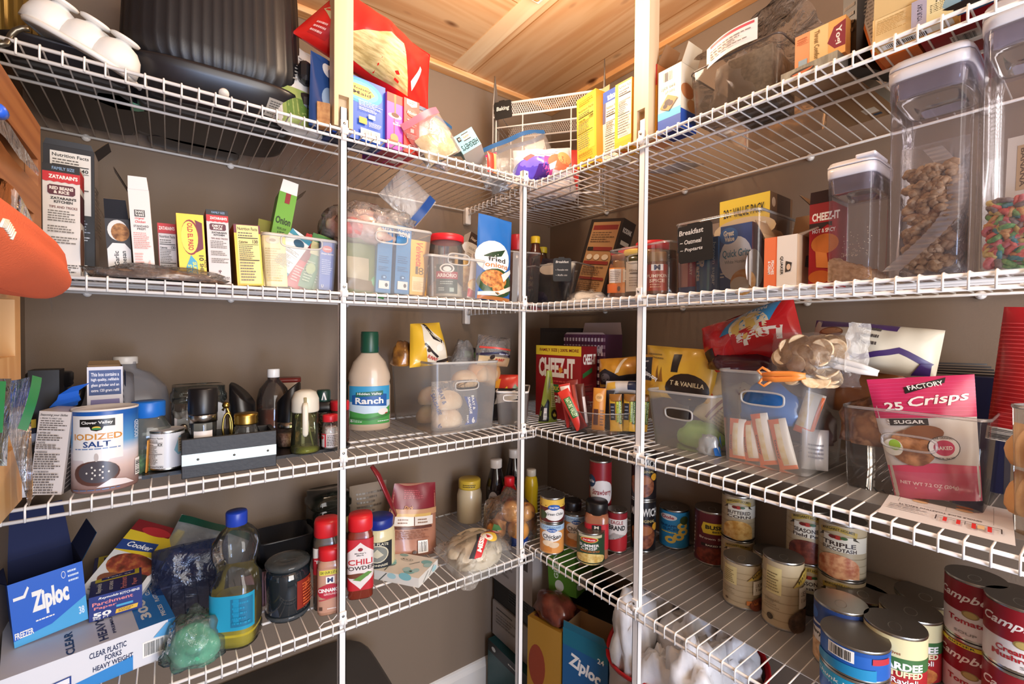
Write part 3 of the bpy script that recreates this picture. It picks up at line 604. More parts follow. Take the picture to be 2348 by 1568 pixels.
# ================================================================ same shelf, between the poles and round the corner
CLR = clear('#f3f0ec', .035, .05, '#ffffff'); CRIM = clear('#ffffff', .25, .08, '#ffffff')
A, B = yl(800, 978, .02)
tub('storage_bin', 'largest frosted bin, filled with pasta boxes and topped by bags', 'bin', A, B, 508, .26, FROST, FRIM, .9, (.07, .026, .131), .014, 'frosted storage bins')
for i, (a, b2, lb, sp) in enumerate(((861, 895, 'blue pasta side box with a purple panel in the big frosted bin', [('r', .08, .7, .92, .8, '#5d4b78'), ('t', 'BUTTER &', .5, .775, .7, .025, W), ('t', 'GARLIC', .5, .735, .6, .025, W), ('r', .08, .58, .92, .7, '#d8b888')]), (904, 937, 'blue pasta side box with a peach panel in the big frosted bin', [('r', .08, .58, .94, .8, '#d8a878'), ('l', .2, .74, .8, .79, 1, W)]))):
    A, B = yl(a, b2, .032, .032, Z3+.004)
    carton('pasta_box', lb, 'box', A, B, 516, .12, '#3f80b4', roll=2.5, F=[('r', 0, .81, 1, 1, '#2f7fc0'), ('t', 'PASTA', .5, .955, .86, .055, W, {'b': .05}), ('t', 'RONI', .5, .875, .8, .075, W, {'b': .05}), ('l', .12, .44, .9, .56, 4, '#2c5f8c'), ('l', .12, .32, .9, .4, 3, '#2c5f8c'), ('e', .5, .235, .17, .03, '#2c5f8c'), ('e', .5, .235, .08, .014, '#9cc0dc'), ('r', .15, .06, .85, .18, '#d9d8d4'), ('e', .66, .12, .1, .03, '#3c3c40')], grp='pasta boxes in the frosted bin')
A, B = yl(939, 978, .034, None, Z3+.004)
carton('pasta_box', 'yellow shells and cheese box standing in the big frosted bin', 'box', A, B, 549, .11, '#eeb450', roll=1.5, F=[('t', 'Velveeta', .5, .74, .44, .4, '#c9502a', {'rot': -90, 'sh': .25, 'b': .02}), ('r', .3, .38, .45, .52, '#5c5040'), ('e', .62, .47, .14, .035, '#5c4a30'), ('e', .62, .41, .14, .035, '#5c4a30'), ('e', .62, .47, .08, .02, '#eeb450'), ('e', .62, .41, .08, .02, '#eeb450'), ('r', .12, .06, .85, .33, '#f0d3a0'), ('l', .18, .09, .8, .25, 7, '#c8a468')])
pouch('pasta_bag', 'olive green bag of dry pasta inside the big frosted bin', 'bag', l(822, .045), .085, .165, .03, '#6f7a4c', [('r', .1, .2, .7, .5, '#b0a486'), ('r', .1, .05, .9, .2, '#7d6a4a')], 0, 0, 5, 3, None, False, .008, 41)
pouch('pasta_bag', 'bright green bag slumped at the foot of the big frosted bin', 'bag', l(848, .06), .07, .07, .04, '#4f9a5a', [], 0, 0, 5, 15, None, False, .008, 42)
A, B = yl(826, 862, .1, None, Z3+.004)
carton('pasta_box', 'dark grey green box at the back of the big frosted bin', 'box', A, B, .17, .06, '#4a5650')
o = lump('snack_bag', 'clear bag with pink and tan contents heaped on the big frosted bin', 'bag', l(832, .1, Z3+.115), (.17, .16, .095), mottled('#c9a9a0', '#dcc7b8', 18, .35, c3='#b98f86', coat=.5), 11, .35, 1.8, flatb=.6)
ball = MB(); ball.ball((-.045, -.058, .035), .03, mat('#c94a48', .4), 14, None, (1, .6, .8)); ball.build('red_sweet', o)
w2 = lump('wrapper', None, None, (0, 0, 0), (.19, .17, .11), clear('#ffffff', .2, .08, '#ffffff', 1, 28), 12, .5, 2.4, n=36, flatb=.6, fine=.25); w2.parent = o
lump('plastic_bag', 'crumpled shiny clear bag draped over the rim of the big frosted bin', 'bag', l(890, .07, Z3+.16), (.14, .13, .05), clear('#ffffff', .25, .06, '#ffffff', 1, 35), 15, .6, 2.2, n=40, flatb=.3, fine=.3)
# zipper bag hanging out of the shelf above
M = Matrix.Translation(at(895, 415, y=.12)) @ Matrix.Rotation(math.radians(-6), 4, 'Z') @ Matrix.Rotation(math.radians(128), 4, 'Y')
zipbag('zipper_bag', 'clear bag with a wide blue zip strip hanging below the top shelf', 'bag', (0, 0, 0), .1, .12, .03, '#2d62b8', seed=9, amp=.008, body=.22, M=M, stripw=.02, zat_=.8)
# rice bin
A, B = yl(984, 1108, .015)
tub('storage_bin', 'small frosted bin holding a red-lidded rice jar and pasta packets', 'bin', A, B, 585, .17, FROST, FRIM, .93, (.058, .028, .1), .012, 'frosted storage bins')
P = l(1022, .07, Z3+.003)
jar('rice_jar', 'plastic jar of arborio rice with a flat red lid in the small frosted bin', 'jar', P, [(.043, .001), (.046, .004), (.046, .13), (.042, .142), (.042, .15)], clear('#f5f1ea', .12, .1), [('rice', [(.044, .004), (.044, .03), (.03, .045), (.001, .05)], mottled('#d8cfba', '#efe8d8', 220, .7), {}), ('lid', cap(.047, .148, .018), '#d3222c', {})],
    [('label', .0462, .01, .085, 72, '#3a4a44', [('r', 0, .5, 1, .76, '#9c3540'), ('t', 'ARBORIO', .5, .63, .86, .14, '#e9dfd6'), ('e', .5, .86, .33, .16, '#e4e0d8'), ('e', .5, .86, .26, .12, '#55504c'), ('e', .5, .84, .18, .09, '#e4e0d8'), ('r', 0, .5, 1, .72, '#9c3540'), ('t', 'ARBORIO', .5, .62, .88, .13, '#e9dfd6'), ('l', .12, .08, .45, .22, 2, '#b9c4bd'), ('r', .6, .06, .8, .2, '#9fb0a8'), ('l', .2, .3, .8, .44, 2, '#a9b4ac')])], turn=4)
pouch('pasta_packet', 'red and white pasta side packet inside the small frosted bin', 'packet', l(1088, .05, Z3+.004), .05, .125, .02, '#e4dcd4', [('r', 0, .02, .75, .2, '#c0393f'), ('e', .35, .3, .4, .14, mottled('#c98f4a', '#e8cf9a', 90)), ('p', [(.5, .45), (.95, .5), (.95, .95), (.6, .95)], '#c8323c'), ('p', [(.5, .42), (.95, .48), (.95, .66), (.5, .55)], '#ece8e4')], 0, 0, 5, 10, None, False, .003, 44)
pouch('pasta_packet', 'dull green pasta packet behind the red and white one', 'packet', l(1098, .075, Z3+.004), .05, .1, .02, '#6d8f7a', [('r', .1, .5, .9, .9, '#a8b89c')], 0, 0, 5, 8, None, False, .003, 45)
pouch('pasta_packet', 'packet of twisted pasta seen through the hand hole of the small bin', 'packet', l(1062, .1, Z3+.03), .06, .1, .02, mottled('#b98f52', '#e0c58c', 70, .4), [], 0, 0, 8, 6, None, False, .003, 46)
A = l(1062, .11, Z3+.1); B = l(1096, .11, Z3+.1)
carton('couscous_box', 'small white box with a brown top tilted out of the small frosted bin', 'box', A, B, .09, .035, '#d6d2cc', roll=22, lean=8, F=[('r', 0, .62, 1, 1, '#3c2a24'), ('t', 'Near East', .5, .8, .8, .12, '#cfc4b8', {'sh': .3}), ('e', .5, .42, .8, .24, '#d6d2cc'), ('t', 'COUSCOUS', .5, .45, .7, .08, '#6a625c'), ('l', .15, .06, .85, .3, 3, '#a39c94')], R=[('r', .1, .85, .9, .95, '#3c3230'), ('l', .15, .1, .85, .78, 8, '#9a938c')])
A = l(1014, .25, Z3); B = l(1029, .25, Z3)
carton('box', 'narrow blue and red striped box end behind the red-lidded rice jar', 'box', A, B, 548, .03, '#3d5a90', F=[('r', .2, 0, .3, 1, '#b04a40'), ('r', .45, 0, .5, 1, '#d0c8c0')])
FO = mottled('#8a4f22', '#d99a55', 110, .5, c3='#c07a3a')
bag = pouch('onion_bag', 'tall blue bag of fried onions standing near the corner pole', 'bag', l(1129, .02), .112, .232, .055, '#1f62ad', [('e', .42, .5, .48, .2, '#e8e8e6'), ('p', [(.1, .5), (.35, .56), (.75, .62), (.62, .53), (.4, .5)], '#28402c'), ('t', 'fried', .5, .48, .5, .06, '#2a2a28'), ('t', 'onions', .5, .41, .66, .06, '#b5713a'), ('e', .5, .2, .5, .17, '#2f4a2a'), ('e', .42, .24, .36, .11, FO), ('e', .55, .12, .2, .05, FO), ('p', [(.02, .08), (.5, .1), (.98, .2), (.98, .15), (.5, .05), (.02, .04)], '#ddd8d0'), ('r', .02, .0, .98, .04, '#b5713a'), ('p', [(.6, .3), (.68, .22), (.98, .36), (.95, .4)], '#cfd8d8')], 0, 0, 3, 4, None, True, .005, 21)
# ---------------------------------------------------------------- corner: syrup bin
A = Vector((-.06, .09, Z3)); B = Vector((.055, .055, Z3))
tub('storage_bin', 'clear bin of syrup bottles at the corner behind the shelf pole', 'bin', A, B, .155, .2, CLR, CRIM, .93, None, .014, 'clear storage bins', rim=.0016)
def syrup(px, y, hgt_, lab, capc, bc='#4a2416', z=Z3+.002):
    r = .032; return jar('syrup_bottle', lab, 'bottle', l(px, y, z), [(r*.9, .001), (r, .006), (r*1.02, hgt_*.3), (r*.8, hgt_*.5), (r*.92, hgt_*.66), (r*.5, hgt_*.84), (.012, hgt_*.9), (.012, hgt_*.93)], mat(bc, .12, coat=.5), [('cap', cap(.0155, hgt_*.9, hgt_*.1), capc, {})], [('label', r*1.03, hgt_*.04, hgt_*.42, 130, '#7d2a2a', [('e', .55, .2, .5, .5, '#8d3030'), ('t', 'Mrs.', .4, .9, .3, .14, '#e8c88a', {'sh': .3}), ('t', 'Butter', .5, .7, .66, .2, '#f0e0c0', {'sh': .2, 'b': .04}), ('t', 'worth', .5, .48, .6, .18, '#f0e0c0', {'sh': .2, 'b': .04}), ('l', .2, .1, .8, .28, 2, '#caa070')], {})])
syrup(1226, .14, .225, 'brown syrup bottle with the taller yellow cap in the corner bin', '#e6c02c', z=Z3+.003)
syrup(1243, .2, .21, 'brown syrup bottle with the lower yellow cap at the back of the corner bin', '#c9b52c', '#2c1a14')
jar('syrup_bottle', 'dark bottle with a thick red cap rising above the corner bin', 'bottle', l(1184, .16, Z3+.003), [(.03, .001), (.032, .005), (.032, .14), (.024, .175)], mat('#55382c', .2, coat=.4), [('cap', cap(.022, .173, .052), '#b01f28', {})])
A = Vector((.085, .05, Z3)); B = Vector((.13, -.035, Z3))
tub('storage_bin', 'clear bin with a black breakfast tag, behind the knotted sugar bags', 'bin', Vector((.05, .2, Z3)), Vector((.11, -.035, Z3)), .125, .17, CLR, CRIM, .95, None, .012, 'clear storage bins', rim=.0016)
def tagcard(nm, label, A, B, h, lines, roll=0, up=0):
    A = Vector(A); B = Vector(B); yaw = math.degrees(math.atan2(B.y-A.y, B.x-A.x)); w = (B-A).length
    root = thing(nm, label, 'label', frame(A, yaw, -3, roll))
    m = MB(); m.prism([(.004, 0), (w-.004, 0), (w, .004), (w, h-.004), (w-.004, h), (.004, h), (0, h-.004), (0, .004)], -.0008, .0008, mat('#141312', .55), Matrix.Rotation(PI/2, 4, 'X')); 
    draw(m, flat((0, -.0008, 0), (w, 0, 0), (0, 0, h), (0, -1, 0)), lines, None, .0003, .0001); m.build('chalk_card', root)
    c = MB(); c.box((w*.3, -.0008, h), (w*.62, .006, h+.003), mat('#161514', .5)); c.build('hook', root)
CH = {'sh': .15}
tagcard('bin_label', 'black tag with chalk writing about pancake mix, by the corner', at(1268, 645, x=.058), at(1309, 641, x=.098), .068, [('t', 'Breakfast', .5, .84, .72, .1, '#c9c6c0', CH), ('t', '~ Pancake mix', .48, .5, .72, .08, '#a9a6a0', CH), ('t', '~ Muffin mix', .47, .27, .66, .08, '#a9a6a0', CH)])
pouch('mix_bag', 'dark bag with a pale window slumped in the bin of the pancake tag', 'bag', Vector((.1, .07, Z3+.004)), .13, .15, .05, '#1c1a26', [('e', .4, .75, .28, .14, '#b9b2ac')], -60, 0, 12, 8, None, True, .01, 24, .25)
A = Vector((.2, .07, Z3)); B = Vector((.2, -.065, Z3))
carton('pancake_mix_box', 'large brown pancake mix box leaning in the corner against the wall', 'box', A, B, .262, .06, '#2a211c', lean=12, roll=9, F=[('r', .1, .04, .93, .96, '#b58a5c'), ('r', .14, .86, .9, .92, '#8a2f28'), ('l', .16, .7, .88, .84, 5, '#6f5238'), ('r', .14, .6, .32, .645, '#2a211c'), ('r', .33, .6, .9, .645, '#8a2f28'), ('e', .27, .52, .09, .035, '#e0cfb4'), ('e', .5, .52, .09, .035, '#e0cfb4'), ('e', .76, .52, .1, .035, '#e0cfb4'), ('r', .14, .43, .9, .47, '#8a2f28'), ('l', .16, .3, .88, .41, 4, '#6f5238'), ('r', .14, .24, .9, .27, '#8a2f28'), ('l', .16, .07, .88, .22, 6, '#6f5238')], R=[('t', 'KODIAK', .5, .87, .7, .06, '#c9c2b8'), ('r', .2, .7, .85, .75, '#b0a696'), ('l', .2, .1, .85, .62, 12, '#6a6058')])
SUG = mottled('#e2dfdc', '#f4f2f0', 60, .5, bump=.2)
o = lump('sugar_bag', 'white plastic bag of sugar lying lower at the inner corner', 'bag', l(1288, 0, Z3)+Vector((.065, -.045, 0)), (.14, .085, .038), SUG, 5, .25, 2, yaw=-45, grp=None)
w2 = lump('wrapper', None, None, (0, 0, 0), (.146, .09, .042), clear('#ffffff', .25, .08, '#ffffff', .8, 40), 5, .32, 2.1, fine=.2); w2.parent = o
o = lump('sugar_bag', 'white plastic bag of sugar heaped behind the lower bag at the inner corner', 'bag', l(1318, .0, Z3)+Vector((.1, -.035, .012)), (.15, .08, .052), SUG, 6, .25, 2, yaw=-50)
w2 = lump('wrapper', None, None, (0, 0, 0), (.156, .088, .058), clear('#ffffff', .25, .08, '#ffffff', .8, 40), 6, .34, 2.1, fine=.2); w2.parent = o
# ---------------------------------------------------------------- peanut butter bin
A, B = rr(1398, .03), rr(1532, .03)
tub('storage_bin', 'clear bin of peanut butter and spice jars by the wooden post pole', 'bin', A, B, .118, .17, CLR, CRIM, .95, (.05, .02, .09), .014, 'clear storage bins', rim=.0016)
def squarejar(nm, label, P, r, h, bc, capc, lab, caph=.018, cr=None, sq=5):
    return jar(nm, label, 'jar', P, [(r*.94, .001), (r, .004), (r, h*.8), (r*.82, h*.9), (r*.8, h*.93)], bc, [('cap', cap(cr or r*.84, h*.9, caph), capc, {'sq': 2})], lab, sq=sq)
squarejar('peanut_butter_jar', 'brown jar with an orange label at the front of the spice jar bin', rr(1424, .062, Z3+.004), .03, .098, mat('#6a3d22', .2, coat=.5), '#8a5230', [('label', .0305, .01, .072, 110, '#e08a34', [('r', .05, .4, .5, .95, '#d9cfc4'), ('r', .55, .42, .97, .95, '#d9cfc4'), ('l', .1, .45, .46, .9, 6, '#8a8078'), ('b', .6, .5, .92, .88, 12), ('r', .0, 0, .35, .35, '#c4622c'), ('e', .42, .16, .05, .1, '#4a3a30')])])
jar('jam_jar', 'dark jar with an oval white label behind the shelf pole', 'jar', rr(1457, .075, Z3+.004), [(.03, .001), (.032, .004), (.032, .09), (.028, .1)], mat('#3c3a22', .15, coat=.5), [('lid', cap(.03, .1, .016), '#d8b83a', {})], [('label', .0325, .012, .085, 90, '#d9d3c8', [('e', .5, .6, .3, .03, '#6a6258'), ('l', .2, .15, .8, .5, 4, '#a39a90'), ('t', 'Honey', .45, .68, .5, .12, '#7a7066', {'sh': .3})])])
jar('spice_jar', 'pumpkin spice jar with an orange label and a gold brown lid', 'jar', rr(1506, .055, Z3+.004), [(.021, .001), (.0225, .004), (.0225, .072), (.019, .078)], mat('#7a4a2c', .25, coat=.4), [('lid', cap(.0215, .075, .022), '#a8865a', {})], [('label', .023, .008, .068, 140, '#b5462c', [('r', .28, .76, .72, 1, W), ('t', 'M', .5, .88, .24, .2, '#26305c', {'b': .05}), ('t', 'PUMPKIN', .5, .56, .8, .13, '#f0d8c0', {'b': .02}), ('t', 'SPICE', .5, .38, .55, .13, '#f0d8c0', {'b': .02}), ('l', .25, .1, .75, .28, 2, '#e0b090')])], sq=3)
jar('spice_jar', 'dark spice jar beside the pumpkin spice jar', 'jar', rr(1529, .08, Z3+.004), [(.02, .001), (.022, .004), (.022, .08), (.019, .085)], mat('#2a2220', .2, coat=.4), [('lid', cap(.0205, .083, .02), '#3a3430', {})])
for px, x, h, lb in ((1452, .135, .135, 'large jar with a broad red lid half behind the shelf pole'), (1494, .13, .142, 'large jar with a broad red lid behind the pumpkin spice')):
    jar('peanut_butter_jar', lb, 'jar', rr(px, x, Z3+.003), [(.038, .001), (.042, .004), (.042, h-.03), (.038, h-.018)], mat('#8a5a34', .25, coat=.4), [('lid', cap(.041, h-.022, .022), '#d22430', {})])
# ---------------------------------------------------------------- breakfast bin
A, B = rr(1549, .03), rr(1738, .03)
tub('storage_bin', 'clear bin of grits and toaster pastries with the black breakfast tag', 'bin', A, B, .148, .22, CLR, CRIM, .96, None, .014, 'clear storage bins', rim=.0018)
tagcard('bin_label', 'black tag with chalk writing about oatmeal hooked on the breakfast bin', at(1557, 606, x=.02), at(1636, 598, x=.02), .077, [('t', 'Breakfast', .4, .82, .72, .14, '#d6d3cd', CH), ('t', '~ Oatmeal', .38, .56, .64, .12, '#d6d3cd', CH), ('t', '~ Poptarts', .39, .34, .66, .12, '#d6d3cd', CH)], -1.5)
A, B = rr(1650, .045, Z3+.003), rr(1722, .045, Z3+.003)
carton('grits_box', 'blue grits box with a big white oval inside the breakfast bin', 'box', A, B, .128, .06, '#28498c', F=[('e', .5, .48, .52, .34, '#e6e6ea'), ('e', .27, .84, .3, .13, '#2a68b8'), ('t', 'Great', .27, .88, .34, .09, W, {'b': .04}), ('t', 'Value', .3, .79, .32, .08, W, {'b': .04}), ('t', 'Quick Grits', .52, .55, .88, .14, '#3a86a8'), ('t', 'White Hominy', .5, .42, .7, .07, '#8a949a'), ('e', .75, .1, .4, .2, mottled('#c98a3a', '#e8c080', 60)), ('e', .65, .06, .3, .13, '#d8d2c4'), ('l', .02, .18, .2, .28, 2, W)], R=[('r', 0, 0, 1, 1, '#7a3a4c'), ('e', .2, .3, .6, .3, '#d8d0cc')])
A, B = rr(1597, .04, Z3+.003), rr(1645, .04, Z3+.003)
carton('toaster_pastry_box', 'bright blue toaster pastry box inside the breakfast bin', 'box', A, B, .11, .12, '#2a72b8', F=[('t', 'Pop', .26, .68, .44, .36, W, {'rot': -90, 'b': .06}), ('t', 'Tarts', .08, .4, .4, .2, '#e8e4e0', {'rot': -90, 'b': .04}), ('r', .5, 0, .62, 1, '#6ab0dc'), ('r', .62, 0, 1, 1, '#23508c'), ('t', 'brown sugar', .8, .5, .8, .2, '#cfdcea', {'rot': -90, 'b': .02})])
A, B = rr(1556, .045, Z3+.003), rr(1594, .045, Z3+.003)
carton('toaster_pastry_box', 'pink and red toaster pastry box at the pole end of the breakfast bin', 'box', A, B, .125, .1, '#d9a59c', F=[('r', .55, .1, 1, .75, '#a8202c'), ('t', 'CHERRY', .72, .45, .3, .16, '#e8c8c0', {'rot': -90}), ('p', [(0, .7), (.5, .82), (1, .95), (1, 1), (0, 1)], '#2f5fa8'), ('r', 0, 0, 1, .1, '#3a5a98')])
A, B = rr(1610, .17, Z3+.1), rr(1648, .17, Z3+.1)
carton('instant_oats_box', 'low cream box lying behind the black breakfast tag', 'box', A, B, 518, .05, '#c9bfb0', F=[('t', 'FAMILY', .6, .5, .5, .3, '#5c544c')])
A, B = rr(1649, .09, Z3+.1), rr(1764, .09, Z3+.1)
carton('oatmeal_box', 'yellow topped value pack oatmeal box above the grits box', 'box', A, B, 464, .1, '#d8c4a0', F=[('r', 0, .42, 1, 1, '#e8c840'), ('e', .5, .3, .62, .26, '#d8c4a0'), ('t', '20', .14, .7, .11, .2, K), ('l', .215, .6, .26, .8, 3, '#5a5030'), ('t', 'VALUE PACK', .6, .7, .62, .2, K, {'b': .01}), ('r', .76, .04, .94, .4, '#e6dfd2'), ('l', .78, .08, .92, .36, 4, '#7a7266'), ('e', .47, .1, .09, .1, '#26211f'), ('p', [(.36, .2), (.58, .2), (.54, .28), (.4, .28)], '#26211f')], R=[('r', 0, 0, 1, 1, '#6d4f34'), ('r', .3, .0, .9, 1, '#3f2a1e'), ('e', .15, .8, .08, .1, '#c9b49a')], side='#7a5a3c')
A, B = rr(1751, .035), rr(1826, .035)
carton('oatmeal_box', 'open peach and cream oatmeal box beside the red cracker box', 'box', A, B, 547, .11, '#e6ddd0', roll=0, F=[('r', 0, 0, .36, 1, '#e8784a'), ('r', .36, 0, .4, 1, '#d8622f'), ('t', 'PEACHES', .27, .4, .28, .09, W, {'rot': -90, 'b': .03}), ('t', '& CREAM', .17, .4, .26, .09, W, {'rot': -90, 'b': .03}), ('t', 'QUAKER', .55, .42, .36, .1, K, {'rot': -90, 'b': .02}), ('p', [(.66, .28), (.82, .3), (.86, .46), (.68, .5)], '#3a332e'), ('e', .76, .38, .06, .06, '#d8b89a')], R=[('r', 0, 0, 1, 1, '#c0a080'), ('t', 'QUAKER', .72, .5, .44, .16, K, {'rot': 90}), ('p', [(.3, .4), (.5, .4), (.52, .66), (.34, .62)], '#3a332e')], flaps=[('L', 62, .045, '#b89878'), ('B', 75, .06, '#b89878'), ('R', 15, .03, '#c0a080')])
A, B = rr(1853, .05), rr(1905, .05)
carton('cracker_box', 'red hot cheese cracker box beside the short clear container', 'box', A, B, 470, .07, '#a81c22', F=[('r', 0, .86, 1, 1, '#8d161c'), ('t', 'CHEEZ-IT', .72, .83, 1.2, .1, W, {'b': .04}), ('p', [(0, .68), (.3, .72), (.5, .68), (.8, .73), (1, .7), (1, .76), (0, .76)], '#2a1416'), ('t', 'HOT & SPICY', .65, .66, 1.0, .05, W), ('e', .7, .5, .6, .12, '#c8702c'), ('p', [(.3, .42), (.8, .38), (.9, .2), (.35, .22)], '#d8823c'), ('e', .5, .1, .5, .08, '#c4621f')], flaps=[('F', 84, .02, '#2a1416'), ('L', 50, .03, '#2a1416')])
# ---------------------------------------------------------------- clear canisters
CAN = clear('#efedf0', .07, .05, '#e4e0e8', gloss=.6); LIDW = mat('#e9e7ec', .25)
def canister(label, A, B, h, d, lidh, lab=None, notch=False):
    A = Vector(A); B = Vector(B); w = (B-A).length; yaw = math.degrees(math.atan2(B.y-A.y, B.x-A.x))
    root = thing('storage_canister', label, 'container', frame(A, yaw), 'clear canisters with white lids'); M = Matrix.Translation((w/2, d/2, 0)); r = w/2; sy = d/w
    m = MB(); m.lathe([(r*.9, .001), (r*.97, .006), (r*.985, h*.5), (r, h-.03), (r*1.01, h-.004)], CAN, 48, M, 7, 1, sy, True, (True, False)); m.lathe([(r*1.015, h-.03), (r*1.025, h-.026), (r*1.025, h-.004)], CAN, 48, M, 7, 1, sy, True, (False, False)); m.build('canister_body', root)
    m = MB(); m.lathe([(r*1.0, h-.004), (r*1.05, h-.002), (r*1.06, h+.006), (r*1.06, h+.012)], LIDW, 48, M, 7, 1, sy); 
    m.lathe([(r*1.06, h+.0135), (r*1.065, h+.016), (r*1.05, h+lidh-.006), (r*.98, h+lidh), (.001, h+lidh)], LIDW, 48, M, 7, 1, sy); lo = m.build('lid', root)
    m = MB(); m.lathe([(r*.94, h-.004), (r*.9, h-.028), (r*.7, h-.03), (r*.66, h-.02), (r*.4, h-.02), (.001, h-.02)], clear('#d8d4e0', .4, .1, '#f0eef6'), 40, M, 7, 1, sy, True, (False, False)); m.build('lid_seal', lo)
    if notch: m = MB(); m.box((w*.62, -.004, h+lidh-.002), (w*1.02, d*.6, h+lidh+.004), LIDW, bev=.002); m.build('flip_lid', lo)
    return root, w, d
root, w, d = canister('short clear canister with a white flip lid and brown sugar at the bottom', rr(1889, .03), rr(2000, .03), .176, .1, .022, notch=True)
m = MB(); SUGB = mottled('#b98e5e', '#d9b488', 160, .9, bump=.6)
m.grid(lambda u, v: Vector((w*(.05+.9*u), d*(.06+.88*v), .012+.034*(1-.8*u)*math.sin(PI*min(.95, .25+v*.7))+.006*noise.noise(Vector((u*9, v*9, 3)))) ), 24, 14, SUGB)
m.grid(lambda u, v: Vector((w*(.05+.9*u), d*.06, .003+v*(.009+.034*(1-.8*u)*math.sin(PI*.25)+.006*noise.noise(Vector((u*9, 0, 3)))))), 24, 2, SUGB)
m.grid(lambda u, v: Vector((w*.95, d*(.06+.88*u), .003+v*(.009+.034*.2*math.sin(PI*min(.95, .25+u*.7))))), 14, 2, SUGB)
for _ in range(60):
    t = R_.random(); m.ball((w*(.35+.6*R_.random()), d*.055, .03+.055*t*R_.random()+.012), .0007, mat('#e4cfae', .8), 5)
tag(m.build('brown_sugar', None, root.matrix_world.copy()), 'heap of brown sugar in the bottom of the short canister', 'sugar', None, 'stuff')
def sw(nm, mts, n, box, rad, tube_, seed, M, label, ring=True):
    rd = random.Random(seed); m = MB()
    for i in range(n):
        p = [rd.uniform(box[0][k], box[1][k]) for k in range(3)]
        if rd.random() < .75:
            p[1] = box[0][1]+abs(rd.gauss(0, .004))+tube_
        rot = Matrix.Rotation(rd.uniform(0, 6.3), 4, 'Z') @ Matrix.Rotation(rd.uniform(-.9, .9)+PI/2*rd.choice((0, 1, 1)), 4, 'X') @ Matrix.Rotation(rd.uniform(-.6, .6), 4, 'Y')
        Mx = Matrix.Translation(p) @ rot
        if ring: m.tube([(rad*math.cos(2*PI*k/10), rad*math.sin(2*PI*k/10)*.9, 0) for k in range(10)], tube_*rd.uniform(.85, 1.1), rd.choice(mts), 6, True, Mx)
        else: m.ball((0, 0, 0), rad*rd.uniform(.8, 1.25), rd.choice(mts), 8, Mx, (1, .8, .6), .5, i)
    return tag(m.build(nm, None, M), label, 'cereal', None, 'stuff')
root, w, d = canister('tall clear canister holding a bag of brown cereal', rr(2024, .02), rr(2213, .02), .295, .13, .026)
TAN = [mottled(a, b2, 150, .8) for a, b2 in (('#9a7a58', '#c4a680'), ('#8a6a4a', '#b8966c'), ('#a88a66', '#cdb494'))]
Mb = root.matrix_world.copy()
sw('cereal_pieces', TAN, 330, ((.022, .02, .012), (w-.02, .075, .165)), .0085, .003, 5, Mb, 'brown cereal pieces inside the bag in the tall canister', False)
bagm = clear('#f2efec', .2, .1, '#ffffff', .7, 35)
o = pouch('cereal_bag', 'clear inner bag with a ribbed seam inside the tall canister', 'bag', (0, 0, 0), w*.86, .2, .075, bagm, (), 0, M=Mb @ Matrix.Translation((w*.5, .055, .006)), seed=51, amp=.006, stand_up=True)
m = MB()
def seam(u, v):
    t = v; x = w*.42+.045*math.sin(t*3.6-.4)*(1-t*.2)-.012+.02*t; return Vector((x+(u-.5)*.022, .055-.04*(1-t)**.5*1.05-.006+.002*math.sin(t*160), .012+.185*t))
m.grid(seam, 2, 120, clear('#ffffff', .5, .2, '#f4f2f0')); sm = m.build('bag_seam', o); sm.matrix_parent_inverse = o.matrix_world.inverted(); sm.matrix_world = Mb
root, w, d = canister('tallest clear canister at the end, with coloured ring cereal', rr(2236, .01), rr(2450, .01), .318, .13, .03)
LO = [mottled(a, b2, 220, .85) for a, b2 in (('#d8707a', '#e89a9c'), ('#e0a060', '#f0c088'), ('#6aa868', '#a0d08a'), ('#4a8a96', '#78b0b4'), ('#d8c070', '#eedc9c'), ('#8a7a78', '#a89a94'), ('#e06058', '#ee8a7c'))]
sw('cereal_rings', LO, 300, ((.012, .012, .01), (w-.012, .1, .088)), .0072, .0037, 6, root.matrix_world.copy(), 'coloured ring cereal filling the bottom of the tallest canister')
A2 = root.matrix_world @ Vector((w*.25, .05, .095)); B2 = root.matrix_world @ Vector((w*.85, .05, .095))
carton('cereal_bag_label', 'cream paper with a kraft label inside the tallest canister', 'paper', A2, B2, .09, .01, '#cfc6ba', F=[('r', .2, .15, .95, .85, '#b89a74'), ('t', 'BANANA', .32, .5, .6, .1, '#5a4632', {'rot': -90}), ('t', 'NUT', .5, .5, .35, .1, '#5a4632', {'rot': -90}), ('t', 'CRUNCH', .68, .5, .6, .1, '#5a4632', {'rot': -90})], lean=8)
# ================================================================ top shelf, back wall
BLK = mat('#17161a', .42, bump=.06, bscale=500); BLK2 = mat('#1d1c20', .3)
def l4(px, y, dz=0): return pos(px, Z4L+dz, y=y)
xa, xb = l4(285, .16).x, l4(690, .13).x; cx = (xa+xb)/2; r = (xb-xa)/2
root = thing('electric_fryer', 'big black ribbed appliance with a foot and rating sticker on its sloping underside', 'appliance', frame((cx, .2, Z4L), -3))
m = MB(); m.lathe([(r*.8, .0), (r*.86, .004), (r*1.02, .05), (r*1.06, .062), (r*1.05, .068), (r*.98, .072)], BLK2, 64, None, 4, 1, .95); m.build('base', root)
m = MB(); n = 180
vs = []; prof = [(.93, .071), (1.0, .085), (1.02, .11), (1.0, .18), (.985, .25), (.97, .3), (.9, .315)]
for k, z in prof:
    for i in range(n):
        a = 2*PI*i/n; c, s = math.cos(a), math.sin(a); q = (abs(c)**4+abs(s)**4)**-.25*r*k*(1+(.008 if i % 3 else -.008)); vs.append((q*c, q*s*.95, z))
